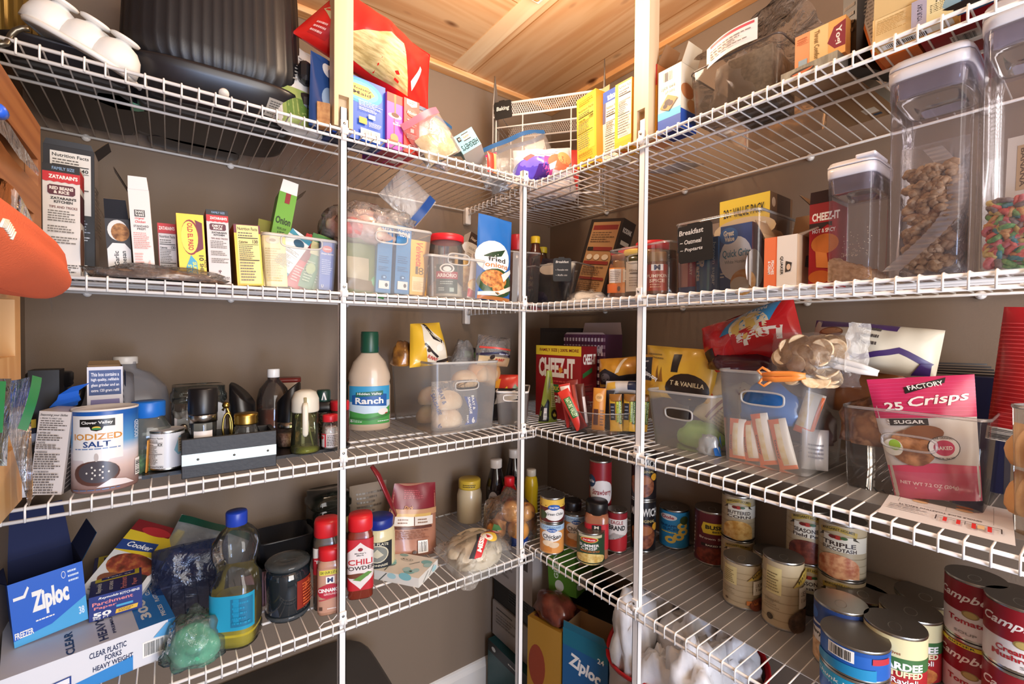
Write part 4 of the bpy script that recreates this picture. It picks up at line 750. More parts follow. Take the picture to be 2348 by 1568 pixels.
m.add(vs, [(j*n+i, j*n+(i+1) % n, (j+1)*n+(i+1) % n, (j+1)*n+i) for j in range(len(prof)-1) for i in range(n)]+[tuple((len(prof)-1)*n+i for i in range(n))], BLK, True); m.build('ribbed_housing', root)
sl = math.atan2(.046, r*.16)
def onbase(a, t): 
    z = .004+.046*t; q = r*(.86+.16*t); c, s = math.cos(a), math.sin(a); k = (abs(c)**4+abs(s)**4)**-.25; return Vector((q*k*c, q*k*s*.95, z))
m = MB(); p = onbase(-PI/2+.05, .55); m.lathe([(.009, -.002), (.009, .004), (.001, .005)], mat('#d9d4cc', .5), 16, Matrix.Translation(p) @ Matrix.Rotation(PI/2+.75, 4, 'X')); m.build('foot', root)
m = MB(); a0, a1 = -PI/2+.52, -PI/2+.8
S = lambda u, v, o: onbase(a0+(a1-a0)*u, .15+.7*v)*(1+o*4)
m.grid(lambda u, v: S(u, v, .0006), 4, 2, mat('#8a8782', .5)); draw(m, S, [('l', .08, .1, .92, .9, 6, '#3c3a38')], (.2, .4), .001); m.build('rating_sticker', root)
m = MB(); m.box((r*.9, -.13, .04), (r*1.13, -.07, .085), BLK2, bev=.014); m.box((r*.92, -.14, .1), (r*1.1, -.08, .15), BLK2, bev=.014); m.build('side_latch', root)
# flat black trays lying on the wires
for i, (x0, x1, y0, y1, z, lb) in enumerate(((-1.07, -.9, .05, .37, 0, 'flat black baking tray lying on the shelf under the white mould'), (-.895, -.7, .3, .385, 0, 'small black tray lying behind the ribbed appliance'))):
    m = MB(); m.lathe([(.44, 0), (.47, .004), (.5, .03), (.515, .033), (.5, .036)], BLK2, 40, Matrix.Translation(((x0+x1)/2, (y0+y1)/2, Z4L+z)) @ Matrix.Diagonal((x1-x0, y1-y0, 1, 1)), 7); o = tag(m.build('baking_tray'), lb, 'tray')
# round black lid at the back edge
p = at(385, 300, z=Z4L); m = MB(); m.lathe([(.07, 0), (.098, .004), (.1, .01), (.06, .024), (.02, .03), (.018, .045), (.001, .047)], BLK2, 40); tag(m.build('round_griddle', None, frame((p.x-.005, .245, Z4L+.001))), 'round black griddle lying under the ribbed appliance, seen through the wires', 'griddle')
# white silicone mould with four domed cups
SIL = mat('#e6e4df', .45, spec=.4)
p0 = at(272, 163, y=.012)+Vector((0, 0, .006)); p1 = at(36, 22, y=.03); u = (p1-p0); L = u.length; u.normalize(); w = Vector((0, 1, .25)); w = (w-u*w.dot(u)).normalized(); nn = w.cross(u).normalized()
if nn.z < 0: nn = -nn
Mm = Matrix((u, w, nn)).transposed().to_4x4(); Mm.translation = p0
root = thing('silicone_mould', 'white silicone mould with domed cups tilted against the black appliance', 'mould', Mm)
m = MB(); pts = rrect(L*1.06, .16, .05, 6); m.prism([(x+L*.5, y+.075) for x, y in pts], -.004, .002, SIL, smooth=False); m.tube([(x+L*.5, y+.075, -.001) for x, y in pts], .0048, SIL, 8, True); m.build('tray', root)
for i, (a, b2) in enumerate(((.18, .045), (.5, .045), (.84, .045), (.3, .115), (.66, .115))):
    m = MB(); m.lathe([(.036, 0), (.0355, .015), (.031, .03), (.022, .041), (.012, .046), (.01, .05)], SIL, 28, Matrix.Translation((L*a, b2, .001))); c = m.build('domed_cup', root)
    m = MB(); m.lathe([(.009, .048), (.02, .051), (.0215, .055), (.019, .0565), (.001, .0535)], SIL, 24, Matrix.Translation((L*a, b2, .001))); m.build('disc_knob', c)
# left end odds
GOLD = mat('#8f7a4a', .35, .9)
m = MB(); n = 60; m.add([(.045*(1+(.05 if i % 2 else -.05))*math.cos(2*PI*i/n)*(1+.15*j), .045*(1+(.05 if i % 2 else -.05))*math.sin(2*PI*i/n)*(1+.15*j), .1*j) for j in (0, 1) for i in range(n)], [(i, (i+1) % n, n+(i+1) % n, n+i) for i in range(n)]+[tuple(range(n, 2*n))], GOLD)
tag(m.build('fluted_tin', None, frame(l4(30, .16)+Vector((0, 0, .036)), 0, 0, 0)), 'gold fluted tin at the very end of the top shelf', 'tin')
m = MB(); q = [at(x, y, y=.002-.008*(i > 4)) for i, (x, y) in enumerate(((66, 66), (50, 65), (36, 70), (26, 80), (20, 92), (14, 100), (2, 102), (-20, 98)))]; m.tube(q, .0042, mat('#6e6a60', .3, .9), 10)
tag(m.build('rack_handle'), 'bent grey metal handle hooked over the shelf edge before the gold tin', 'handle')
MINT = mat('#6fae8c', .5)
m = MB(); m.prism([(0, 0), (.03, -.01), (.05, .02), (.075, .03), (.055, .05), (.02, .06), (-.01, .04)], 0, .004, MINT); tag(m.build('silicone_mat', None, Matrix.Translation(at(226, 212, z=Z4L)+Vector((0, 0, .0)))), 'mint green silicone piece lying on the wires under the white mould', 'mat')
# salad-green bag behind the appliance's latch
o = pouch('snack_bag', 'green and white bag standing between the black appliance and the blue box', 'bag', l4(697, .09), .13, .2, .07, '#d7d4cf', [('r', 0, .02, 1, .42, '#8fa05a'), ('r', .1, .1, .6, .3, '#5c7a3a'), ('l', .1, .5, .9, .85, 8, '#8a8a86')], 0, 25, 6, 0, None, True, .008, 61, bspec=[])
# blue packet and brown card
pouch('cracker_bag', 'dark blue shiny packet squeezed beside the wooden post', 'packet', l4(741, .05), .07, .165, .04, '#27477e', [('e', .62, .85, .22, .1, '#e0dedc'), ('e', .6, .4, .3, .2, '#8fa6c0')], 0, 20, 2, 3, None, True, .006, 62, .2)
A, B = l4(727, .025), l4(757, .02)
carton('card_box', 'torn brown card box corner at the foot of the dark blue packet', 'box', A, B, .052, .02, mottled('#a9764a', '#c2925f', 90, .85))
# graham cracker box
A, B = l4(762, .035), l4(883, .05)
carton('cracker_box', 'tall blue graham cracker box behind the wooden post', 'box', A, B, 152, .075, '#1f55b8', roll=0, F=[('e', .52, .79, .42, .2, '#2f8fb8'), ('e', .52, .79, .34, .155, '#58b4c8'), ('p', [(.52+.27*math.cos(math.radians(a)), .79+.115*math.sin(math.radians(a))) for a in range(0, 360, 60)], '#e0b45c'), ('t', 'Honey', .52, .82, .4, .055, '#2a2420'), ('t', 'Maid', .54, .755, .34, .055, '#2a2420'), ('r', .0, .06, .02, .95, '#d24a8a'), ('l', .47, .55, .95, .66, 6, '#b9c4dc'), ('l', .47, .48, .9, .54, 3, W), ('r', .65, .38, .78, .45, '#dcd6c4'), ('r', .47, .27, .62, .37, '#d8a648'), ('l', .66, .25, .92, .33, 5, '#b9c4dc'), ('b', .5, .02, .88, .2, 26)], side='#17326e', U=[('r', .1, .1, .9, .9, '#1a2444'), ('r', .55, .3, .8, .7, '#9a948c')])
A, B = l4(887, .04), l4(924, .045)
carton('brownie_mix_box', 'purple and red fudge mix box beside the tall blue box', 'box', A, B, 209, .13, '#a53aa8', F=[('r', 0, .84, 1, 1, '#d63a32'), ('p', [(.42, 1), (.56, 1), (.54, .68), (.62, .6), (.35, .6), (.46, .68)], '#b8703c'), ('e', .48, .6, .42, .045, '#e0cdb8'), ('e', .5, .62, .24, .04, '#5a2c1c'), ('r', .42, .28, .46, .56, '#8a4a2c'), ('t', 'hot', .62, .5, .2, .025, W), ('t', 'fudge', .6, .455, .5, .05, W, {'b': .03}), ('e', .45, .2, .25, .08, '#c98a5a'), ('r', .1, .08, .9, .16, '#b4583a')], U=[('r', .05, .05, .95, .95, '#8a2028')])
A, B = l4(926, .04), l4(961, .045)
carton('cake_mix_box', 'narrow bright red cake mix box with a white shield', 'box', A, B, 222, .13, '#da3a30', F=[('p', [(.18, .9), (.5, .86), (.84, .9), (.84, .99), (.18, .99)], '#ece4dc'), ('l', .28, .91, .74, .97, 2, '#c05a50'), ('e', .5, .75, .33, .075, '#e05a4c'), ('t', 'Moist', .5, .75, .64, .06, '#f0c8c0', {'sh': .3}), ('l', .2, .48, .8, .63, 4, '#f2dcd4'), ('r', .38, .38, .6, .45, '#f2dcd4'), ('l', .15, .25, .88, .35, 4, '#eec4bc'), ('l', .3, .12, .7, .16, 1, '#eec4bc')], U=[('r', .05, .05, .95, .95, '#a8202a'), ('r', .2, .3, .6, .7, '#c9b8a8')])
# red crisp bag lying over the boxes
CHIP = mottled('#a8935c', '#d8c690', 30, .5, stretch=(1, 1, 5), bump=.5)
o = pouch('chip_bag', 'big red bag of ridged chips slumped over the blue box', 'bag', l4(842, .09, .165), .35, .135, .13, '#d0241f', [('p', [(.18, .25), (.3, .5), (.48, .72), (.62, .7), (.7, .45), (.78, .1), (.5, .06), (.3, .1)], CHIP), ('p', [(.02, .55), (.1, .4), (.16, .62), (.1, .75)], '#b9a878'), ('p', [(.77, .3), (.8, .2), (.86, .6), (.84, .62)], '#e8dcd8'), ('r', .05, .1, .16, .3, '#b51c1a'), ('l', .05, .12, .14, .34, 3, '#e8b0a8')], 0, 4, -10, 14, None, False, .022, 63, .22, 6, '#c41f1c', .35, .03, bspec=None)
# clear bags of sweets
z1 = zipbag('zipper_bag', 'clear zipper bag of pale pink sweets beside the red cake box', 'bag', l4(985, .07), .12, .13, .06, '#3a6aa0', 0, 10, 4, 8, 71, .014, .2, fill=(mottled('#e8d4d4', '#f4ecec', 60, .5), .8, .62, .8))
z2 = zipbag('zipper_bag', 'clear zipper bag with a pink zip slanting before the blue cocoa box', 'bag', l4(1022, .025), .12, .115, .05, '#e58aa4', 0, 0, 8, -36, 72, .012, .15, fill=(mottled('#cfa86c', '#e8d2a0', 40, .5), .8, .6, .8), stripw=.016, zat_=.9)
pouch('candy_packet', 'orange edged cream packet inside the pink zip bag', 'packet', l4(1000, .03, .003), .055, .085, .015, '#e2c79a', [('r', 0, 0, .12, 1, '#dc5a30'), ('e', .55, .6, .25, .12, '#d8923c')], 0, 0, 6, 14, None, False, .003, 73)
A, B = l4(1062, .035, .02), l4(1110, .0, .02)
carton('cocoa_box', 'pale blue cocoa box with dark lettering lying on its side', 'box', A, B, .055, .11, '#8cc8d4', roll=-30, lean=5, F=[('t', "HERSHEY'S", .52, .26, .86, .3, '#1e2c30', {'rot': 180, 'b': .02}), ('r', .36, .58, .72, .86, '#e8e0d4'), ('r', .36, .86, .72, .9, '#3a2a22'), ('r', .36, .54, .72, .58, '#3a2a22'), ('t', 'ASSORTED', .54, .72, .3, .1, '#8a5a3a', {'rot': 180}), ('r', .1, .62, .27, .86, '#2a2624'), ('t', '16', .19, .74, .1, .14, W, {'rot': 180})], L=[('r', .0, .0, 1, 1, '#5fa0b0')], flaps=[('B', 60, .05, '#2c4a54'), ('L', 30, .04, '#a8d8e0')], inner='#3a4a50', side='#c9c4b8')
# ================================================================ top shelf, corner and side wall
def r4(px, x, dz=0): return pos(px, Z4R+dz, x=x)
# white mesh basket
c0 = Vector((.06, .2, Z4R)); BW, BD, BH = .26, .17, .13
A = Vector((.02, .262, Z4R)); B = Vector((.237, -.03, Z4R)); yaw = math.degrees(math.atan2(B.y-A.y, B.x-A.x)); BW = (B-A).length
Mb = frame(A, yaw); root = thing('mesh_basket', 'white metal mesh basket on the top shelf corner, holding baking bags', 'basket', Mb)
WM = mat('#f2efec', .3); zt = zat(A, 241)-A.z; zb = zt-.042
m = MB()
m.tube([(0, 0, zt), (BW, 0, zt), (BW, BD, zt), (0, BD, zt)], .0035, WM, 8, True); m.tube([(0, 0, zb), (BW, 0, zb), (BW, BD, zb), (0, BD, zb)], .0035, WM, 8, True); m.tube([(.012, .0, zb-.036), (BW-.012, .0, zb-.036), (BW-.012, BD-.01, zb-.036), (.012, BD-.01, zb-.036)], .0024, WM, 8, True); m.tube([(.01, .0, .006), (BW-.01, .0, .006), (BW-.01, BD-.01, .006), (.01, BD-.01, .006)], .0026, WM, 8, True)
for x in (.01, BW*.28, BW*.72, BW-.01): m.tube([(x, 0, zb), (x, 0, .006), (x, BD, .006), (x, BD, zb)], .0022, WM, 6)
m.build('wire_frame', root)
n = int(BW/.0075)
for side in (0, BD):
    m = MB()
    for i in range(n+5):
        for s in (1, -1):
            x = i*.0075; h = zt-zb; x2 = x+s*h*.55; a, b2 = (x, 0.0), (x2, h)
            xs = sorted((a[0], b2[0]))
            def clipx(px_, t): return px_
            t0, t1 = 0, 1
            if x2 != x:
                for lim_ in (0, BW):
                    t = (lim_-x)/(x2-x)
                    if 0 < t < 1:
                        if (lim_ == 0 and x < 0) or (lim_ == BW and x > BW): t0 = max(t0, t)
                        else: t1 = min(t1, t)
            if (x+(x2-x)*(t0+t1)/2) < 0 or (x+(x2-x)*(t0+t1)/2) > BW: continue
            m.tube([(x+(x2-x)*t0, side, zb+h*t0), (x+(x2-x)*t1, side, zb+h*t1)], .0008, WM, 4)
    m.build('mesh_panel', root)
PLX = clear('#f4f0ec', .3, .2, '#f4efe8')
for x in (0, BW):
    m = MB(); m.add([(x, -.004, 0), (x, -.004, zt-.02), (x, .012, zt+.1), (x, .06, zt), (x, .06, 0)], [(0, 1, 2, 3, 4)], PLX); m.add([(x+.002, -.004, 0), (x+.002, -.004, zt-.02), (x+.002, .012, zt+.1), (x+.002, .06, zt), (x+.002, .06, 0)], [(4, 3, 2, 1, 0)], PLX)
    m.tube([(x, -.004, 0), (x, -.004, zt-.02), (x, .012, zt+.1), (x, .06, zt)], .0022, clear('#ffffff', .6, .2, '#f4efe8'), 6)
    m.build('corner_guard', root)
tA = Mb @ Vector((.008, -.006, zb-.012)); tB = Mb @ Vector((.068, -.006, zb-.012))
tagcard('bin_label', 'black tag reading baking in chalk on the white mesh basket', tA, tB, .056, [('t', 'Baking', .5, .56, .74, .3, '#e0ddd6', CH)], -4)
o = lump('plastic_bag', 'white plastic bag with red stripes inside the mesh basket', 'bag', Mb @ Vector((BW*.5, BD*.5, .012)), (.17, .13, .15), mottled('#d9d0d4', '#f0ecec', 20, .4, bump=.4), 81, .4, 2.2, yaw=yaw)
m = MB(); m.tube([(-.03, -.06, .07), (-.01, -.063, .095), (.012, -.06, .12)], .005, '#d23a40', 8, flat=.4); m.tube([(.012, -.063, .06), (.03, -.062, .09), (.045, -.056, .11)], .004, '#d23a40', 8, flat=.4); m.build('red_stripe', o)
pouch('candy_packet', 'white paper packet rising from the mesh basket', 'packet', Mb @ Vector((BW*.45, BD*.35, .05)), .07, .165, .02, '#e0dcd8', [('p', [(.3, 0), (.5, 0), (.95, .8), (.8, .8)], '#d6343c')], yaw, 0, 4, -14, None, False, .004, 82)
pouch('candy_packet', 'red packet at the back of the mesh basket', 'packet', Mb @ Vector((BW*.6, BD*.8, .04)), .09, .16, .02, '#cf3a34', [], yaw, 0, 0, 4, None, False, .004, 83)
# marshmallow zipper bag in front of the basket
zc = l4(1238, .0)+Vector((.03, .03, .003))
z = zipbag('zipper_bag', 'large zipper bag with a curved blue zip at the inner corner', 'bag', Vector((-.0, .05, Z4R+.003)), .215, .15, .08, '#3f78b8', -32, 0, 14, -20, 84, .016, .16, stripw=.014, zat_=.88)
SW = [('e', .3, .3, .33, .3, '#5a4ac0'), ('e', .32, .45, .24, .14, '#7a6ad4'), ('p', [(.45, .1), (.62, .06), (.66, .5), (.5, .6)], '#c84a9a'), ('p', [(.3, .02), (.55, .02), (.6, .3), (.4, .36)], '#4a2a84'), ('e', .74, .4, .2, .24, '#ee7a5c'), ('e', .86, .55, .13, .2, '#f4b078'), ('p', [(.2, .5), (.34, .62), (.28, .7), (.14, .6)], '#ee6a6a'), ('e', .38, .76, .1, .07, W), ('e', .52, .8, .1, .07, W), ('e', .66, .78, .1, .07, W), ('e', .46, .7, .1, .06, W), ('e', .6, .69, .1, .06, W), ('p', [(.56, .3), (.7, .42), (.66, .2), (.58, .16)], '#eee8f0')]
pouch('marshmallow_bag', 'colourful purple and orange marshmallow bag inside the blue zip bag', 'bag', Vector((.03, .01, Z4R+.006)), .17, .1, .07, '#ded6e0', SW, -35, 0, 10, -4, None, False, .012, 85, .2, 9)
pouch('candy_packet', 'small red packet standing under the end of the blue zip', 'packet', l4(1128, .03), .03, .055, .012, '#d2382c', [('r', .6, 0, 1, 1, '#e8a070')], 0, 0, 2, 0, None, False, .003, 86) 
z3 = zipbag('zipper_bag', 'small clear bag with a bright pink zip beside the mesh basket', 'bag', l4(1140, .1), .09, .085, .03, '#d83a86', 0, 0, 4, -28, 87, .008, .14, stripw=.006)
A, B = l4(1150, .012), l4(1198, .012)
o = pouch('snack_packet', 'black and white striped packet lying flat by the corner pole', 'packet', l4(1172, .05, .004), .085, .1, .02, '#d8d4d0', [('r', 0, y, 1, y+.1, '#221e1e') for y in (.1, .3, .5, .7)], 0, 8, 62, 0, None, False, .006, 88)
# boxes up to the wooden post
def boxr(nm, label, a, b2, x, top, d, col, F=None, dx=0, **k):
    A, B = r4(a, x), r4(b2, x+dx); return carton(nm, label, 'box', A, B, top, d, col, F, **k)
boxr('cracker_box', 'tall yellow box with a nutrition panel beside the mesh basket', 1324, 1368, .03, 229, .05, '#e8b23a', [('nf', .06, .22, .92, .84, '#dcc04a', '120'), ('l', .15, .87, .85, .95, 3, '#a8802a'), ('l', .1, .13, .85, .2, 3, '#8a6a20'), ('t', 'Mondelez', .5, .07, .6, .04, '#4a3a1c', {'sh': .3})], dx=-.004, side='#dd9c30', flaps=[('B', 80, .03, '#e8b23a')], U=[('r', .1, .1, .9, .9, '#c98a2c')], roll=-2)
boxr('cracker_box', 'blue and cream wheat cracker box between two yellow boxes', 1381, 1418, .05, 214, .05, '#d8cfbc', [('r', 0, .84, 1, 1, '#3a57a8'), ('r', 0, .55, .18, .84, '#5a5a7a'), ('t', 'triscuit', .6, .91, .66, .06, W, {'b': .03}), ('l', .3, .85, .95, .89, 1, W), ('nf', .2, .05, .98, .8, '#e6e0d4', None)], side='#b8a88c')
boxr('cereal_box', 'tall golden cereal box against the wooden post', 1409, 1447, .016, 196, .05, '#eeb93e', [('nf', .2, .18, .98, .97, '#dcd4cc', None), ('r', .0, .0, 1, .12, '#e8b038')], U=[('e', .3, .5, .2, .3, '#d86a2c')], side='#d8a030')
boxr('cracker_box', 'yellow and red snack box behind the wooden post and before the cream box', 1470, 1505, .03, 165, .06, '#e8a828', [('r', 0, .72, 1, 1, '#c8242a'), ('e', .4, .9, .12, .05, W), ('e', .4, .9, .07, .03, '#c8242a'), ('t', 'CHEESE', .35, .62, .7, .06, '#d8701c'), ('t', 'GOOD', .55, .5, .6, .06, '#d8701c', {'b': .04}), ('t', 'TIMES', .6, .42, .6, .06, '#d8701c', {'b': .04}), ('e', .5, .1, .2, .08, '#d8502c')], side='#b87a4a', flaps=[('R', 60, .04, '#9a7450')])
boxr('cracker_box', 'cream and blue cracker box standing upside down', 1508, 1560, .02, 168, .06, '#e4dac4', [('r', 0, 0, 1, .22, '#2450b0'), ('r', 0, .22, 1, .34, '#58b8dc'), ('b', .18, .78, .7, .96, 18), ('t', 'sea salt', .42, .7, .62, .06, '#6a9ab0', {'rot': 180, 'b': .03}), ('t', 'hint of', .5, .63, .4, .05, '#6a9ab0', {'rot': 180}), ('p', [(.1, .4), (.5, .32), (.88, .48), (.45, .58)], '#c48a4a'), ('e', .45, .46, .14, .045, '#3a2c2c'), ('e', .58, .43, .12, .04, '#4a3434'), ('e', .35, .41, .1, .035, '#3a2c2c')], R=[('r', 0, 0, 1, .3, '#2450b0'), ('e', .4, .6, .4, .12, '#b8784a'), ('e', .7, .4, .3, .1, '#c89a6a')], flaps=[('B', 82, .05, '#27377a'), ('R', 70, .04, '#d8ccb4')], U=[('r', .05, .05, .95, .95, '#14265c')])
# bin under plastic wrap
A, B = r4(1589, .03), r4(1782, .03)
tub('storage_bin', 'clear bin on the top shelf wrapped over with crinkled plastic', 'bin', A, B, 172, .24, clear('#efe8e0', .06, .05, '#f0e8e0'), clear('#9a8a80', .6, .1, '#8a7a70'), .93, None, .014, 'clear storage bins', rim=.0014)
c = (A+B)/2
NOTE = mottled('#8a8272', '#a9a08e', 120, .8)
A2, B2 = r4(1668, .045, .004), r4(1768, .05, .004)
carton('tea_box', 'grey green box inside the wrapped clear bin', 'box', A2, B2, .1, .12, NOTE)
o = lump('plastic_bag', 'crinkled clear bag with a paper label stuffed in the wrapped bin', 'bag', c+Vector((.075, .01, .01)), (.15, .15, .13), clear('#ffffff', .34, .1, '#f4eeea', .6, 22, .6), 91, .4, 2.2, n=44, yaw=-90, fine=.3)
m = MB(); m.grid(lambda u, v: Vector((-.04+.1*u, -.083-.012*math.sin(PI*u), .085+.04*v+.012*u)), 10, 3, mat('#e0dad6', .4)); draw(m, lambda u, v, off: Vector((-.04+.1*u, -.083-.012*math.sin(PI*u)-off, .085+.04*v+.012*u)), [('r', .1, .82, .95, .94, '#c0505a'), ('l', .1, .2, .9, .7, 4, '#8a807c')], (.1, .3)); m.build('paper_label', o)
film('wrap', None, lambda u, v: wobble(A.lerp(B, u)+Vector((.24*v, 0, .135+.035*math.sin(PI*v)+.045*u**3)), .012, 26, 4), clear('#ffffff', .16, .06, '#f6f0ec', 1, 30), 24, 20)
tag(bpy.data.objects['wrap'], 'crinkled clear film draped over the rim of the wrapped bin', 'film'); bpy.data.objects['wrap'].name = 'plastic_film'
pouch('snack_bag', 'flat printed bag lying under the wrapped clear bin, seen through the wires', 'bag', r4(1520, .2, .003)+Vector((0, 0, 0)), .1, .12, .02, '#b9b2aa', [('r', .1, .1, .5, .9, '#6a5a3a'), ('e', .7, .5, .2, .3, '#4a3c34')], -90, 0, 80, 0, None, False, .006, 92)
# tea boxes
A, B = r4(1790, .02), r4(1920, .015)
carton('storage_box', 'grey linen box with an oval cut-out under the tea box', 'box', A, B, 172, .28, mottled('#8a877a', '#a5a294', 150, .85, stretch=(1, 1, .15)), F=[('e', .4, .52, .22, .2, '#3a2c24'), ('p', [(.2, .5), (.6, .62), (.55, .46), (.42, .34), (.26, .36)], '#c86a3c')], U=[('r', 0, 0, 1, 1, '#8a6a48'), ('r', .5, .12, .75, .22, '#c9c0b0'), ('r', .6, .06, .75, .1, '#2c3a4c')], side='#6d6a60')
zt_ = hgt(A, 172)
A, B = r4(1822, .03, zt_), r4(1938, .03, zt_)
carton('tea_box', 'orange and cream tea box with a maroon leaf badge, on the grey box', 'box', A, B, 87, .08, '#e8c88c', F=[('r', 0, 0, .3, 1, '#e89a68'), ('r', .68, 0, 1, 1, '#e8b068'), ('p', [(.66, .42), (.78, .8), (1, .9), (1, .2), (.8, .2)], '#8a2a3c'), ('t', 'Yogi', .86, .54, .5, .14, W, {'rot': -90, 'b': .03}), ('t', 'Throat Comfort', .45, .5, .84, .1, '#8a6a3a', {'rot': -90}), ('r', .08, .05, .26, .26, '#9ab4c4'), ('l', .05, .7, .28, .9, 3, '#b4603a')], side='#c98a4a', U=[('r', 0, 0, 1, 1, '#c97a3a')])
A, B = r4(1948, .02), r4(1955, -.0)
carton('tea_box', 'black box leaning between the grey box and the orange box', 'box', r4(1930, .06), r4(1962, .05), .14, .2, '#1c1714', F=[('l', .1, .3, .9, .8, 5, '#6a5a4a')])
A, B = r4(2000, .055), r4(2200, .055)
carton('cereal_box', 'tall white printed box with orange edges, its top cut by the picture edge', 'box', A, B, .27, .05, '#dd7a2c', lean=8, roll=-15, F=[('r', .03, .02, .62, .98, '#e4dfd8'), ('l', .06, .52, .58, .96, 20, '#8a8680'), ('r', .05, .5, .6, .505, '#3a3632'), ('l', .06, .08, .58, .48, 16, '#8a8680'), ('p', [(.62, .3), (.7, .3), (.72, 1), (.62, 1)], '#d8303c'), ('r', .64, .3, .7, .46, '#9ad0e0'), ('r', .72, .25, 1, 1, '#e4dfd8'), ('l', .74, .3, .98, .96, 16, '#8a8680')], side='#d8742a', U=[('r', 0, 0, 1, 1, '#d86a24')])
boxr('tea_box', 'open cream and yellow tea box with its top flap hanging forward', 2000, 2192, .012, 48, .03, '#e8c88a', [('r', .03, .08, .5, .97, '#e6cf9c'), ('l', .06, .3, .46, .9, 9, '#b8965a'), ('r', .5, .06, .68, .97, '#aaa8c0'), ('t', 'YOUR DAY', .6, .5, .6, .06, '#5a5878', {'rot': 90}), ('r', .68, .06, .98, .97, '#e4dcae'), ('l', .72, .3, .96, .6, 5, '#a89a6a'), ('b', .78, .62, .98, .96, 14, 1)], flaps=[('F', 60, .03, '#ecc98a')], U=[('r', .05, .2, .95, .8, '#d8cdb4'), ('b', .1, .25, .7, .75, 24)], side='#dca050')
A, B = r4(2010, .09), r4(2140, .09)
carton('tea_box', 'orange box lying flat behind the cream tea box, seen through the wires', 'box', r4(2015, .06), r4(2105, .06), .05, .12, '#d87426', F=[], U=[('r', .25, .4, .5, .7, '#e0d8cc'), ('b', .5, .35, .85, .75, 20), ('r', .05, .6, .15, .7, '#e8e0d4')])
carton('tea_box', 'dark red box lying flat beside the orange box, seen through the wires', 'box', r4(2108, .05), r4(2330, .05), .05, .22, '#9c1420', U=[('p', [(.3, .4), (.4, .4), (.4, .52), (.35, .58), (.3, .52)], '#d8c8c0'), ('b', .3, .75, .6, .9, 20), ('l', .5, .3, .62, .34, 1, '#d8c8c0')])
pouch('tea_pouch', 'blue swirled pouch at the end of the top shelf above the tallest canister', 'bag', r4(2262, .016, .002), .12, .16, .03, '#2a6a9c', [('p', [(.02, .02), (.3, .02), (.42, .4), (.3, .8), (.02, .98)], '#8ab4cc'), ('e', .62, .4, .2, .16, '#4a8cb8'), ('e', .62, .4, .15, .11, '#2a6a9c'), ('e', .6, .75, .25, .12, '#4a8cb8'), ('e', .6, .75, .19, .08, '#2a6a9c'), ('r', .1, 0, 1, .05, '#1a1c20')], -90, 0, 3, 0, None, True, .004, 95)
m = MB(); m.lathe([(.05, 0), (.075, .004), (.105, .014), (.106, .016), (.07, .008), (.001, .006)], WHITE, 40); tag(m.build('plate', None, frame(Vector((.2, -.93, Z4R+.001)))), 'white plate lying at the end of the top shelf behind the blue pouch', 'plate')
# ================================================================ third shelf, back wall: salts, grinders, oils
def l2(px, y, dz=0): return pos(px, Z2L+dz, y=y)
TXT = '#57504c'
A = at(66, 1141, z=Z2L); B = at(141, 1134, z=Z2L)
carton('skillet_box', 'tall narrow white box printed with seasoning instructions', 'box', A, B, .137, .055, '#cfc6c1', roll=6, F=[('t', 'Seasoning your Skillet', .47, .955, .86, .035, '#3c3633', {'sh': .3}), ('t', '1. PRIOR TO FIRST USE', .38, .915, .66, .018, '#2c2826'), ('l', .08, .77, .92, .9, 5, TXT), ('t', '2. AFTER USE', .25, .745, .4, .018, '#2c2826'), ('l', .08, .65, .92, .73, 3, TXT), ('t', '3. NOTE', .2, .63, .28, .018, '#2c2826'), ('l', .08, .55, .92, .615, 3, TXT), ('t', '4. WARNING', .24, .52, .4, .018, '#2c2826'), ('l', .08, .31, .92, .505, 7, TXT), ('t', '5. TO RE-SEASON', .3, .285, .5, .018, '#2c2826'), ('l', .08, .02, .92, .27, 8, TXT)], R=[('r', .12, 0, 1, 1, '#3f3836'), ('r', .14, .8, .6, .98, '#a39a94'), ('r', .1, .72, .7, .76, '#c9794a')]+[('p', [(.12, .05+.06*i), (.9, .12+.06*i), (.9, .135+.06*i), (.12, .065+.06*i)], '#8a807a') for i in range(10)], side='#b9b0aa')
def skyblue():
    m = bpy.data.materials.new('m_blue_fade'); m.use_nodes = True; nt = m.node_tree; b = nt.nodes['Principled BSDF']; tc = nt.nodes.new('ShaderNodeTexCoord'); sx = nt.nodes.new('ShaderNodeSeparateXYZ'); rp = nt.nodes.new('ShaderNodeValToRGB')
    nt.links.new(tc.outputs['Object'], sx.inputs[0]); k = nt.nodes.new('ShaderNodeMath'); k.operation = 'DIVIDE'; k.inputs[1].default_value = .135; nt.links.new(sx.outputs[2], k.inputs[0]); nt.links.new(k.outputs[0], rp.inputs[0])
    e = rp.color_ramp.elements; e[0].color = lin('#8a6a62'); e[0].position = .05; e[1].color = lin('#1f5aa8'); e[1].position = .95
    for p_, c in ((.3, '#cfb8b0'), (.48, '#d9d6dc'), (.62, '#5f9ccc')): q = e.new(p_); q.color = lin(c)
    nt.links.new(rp.outputs[0], b.inputs['Base Color']); b.inputs['Roughness'].default_value = .35; return m
SKY = skyblue()
P = stand(243, 1128, Z2L, .083); r = .0415*1.07
root = thing('salt_canister', 'round blue and white canister of iodized salt at the shelf edge', 'canister', frame(P, cam_yaw(P)-6, 1, 0)); h = .139
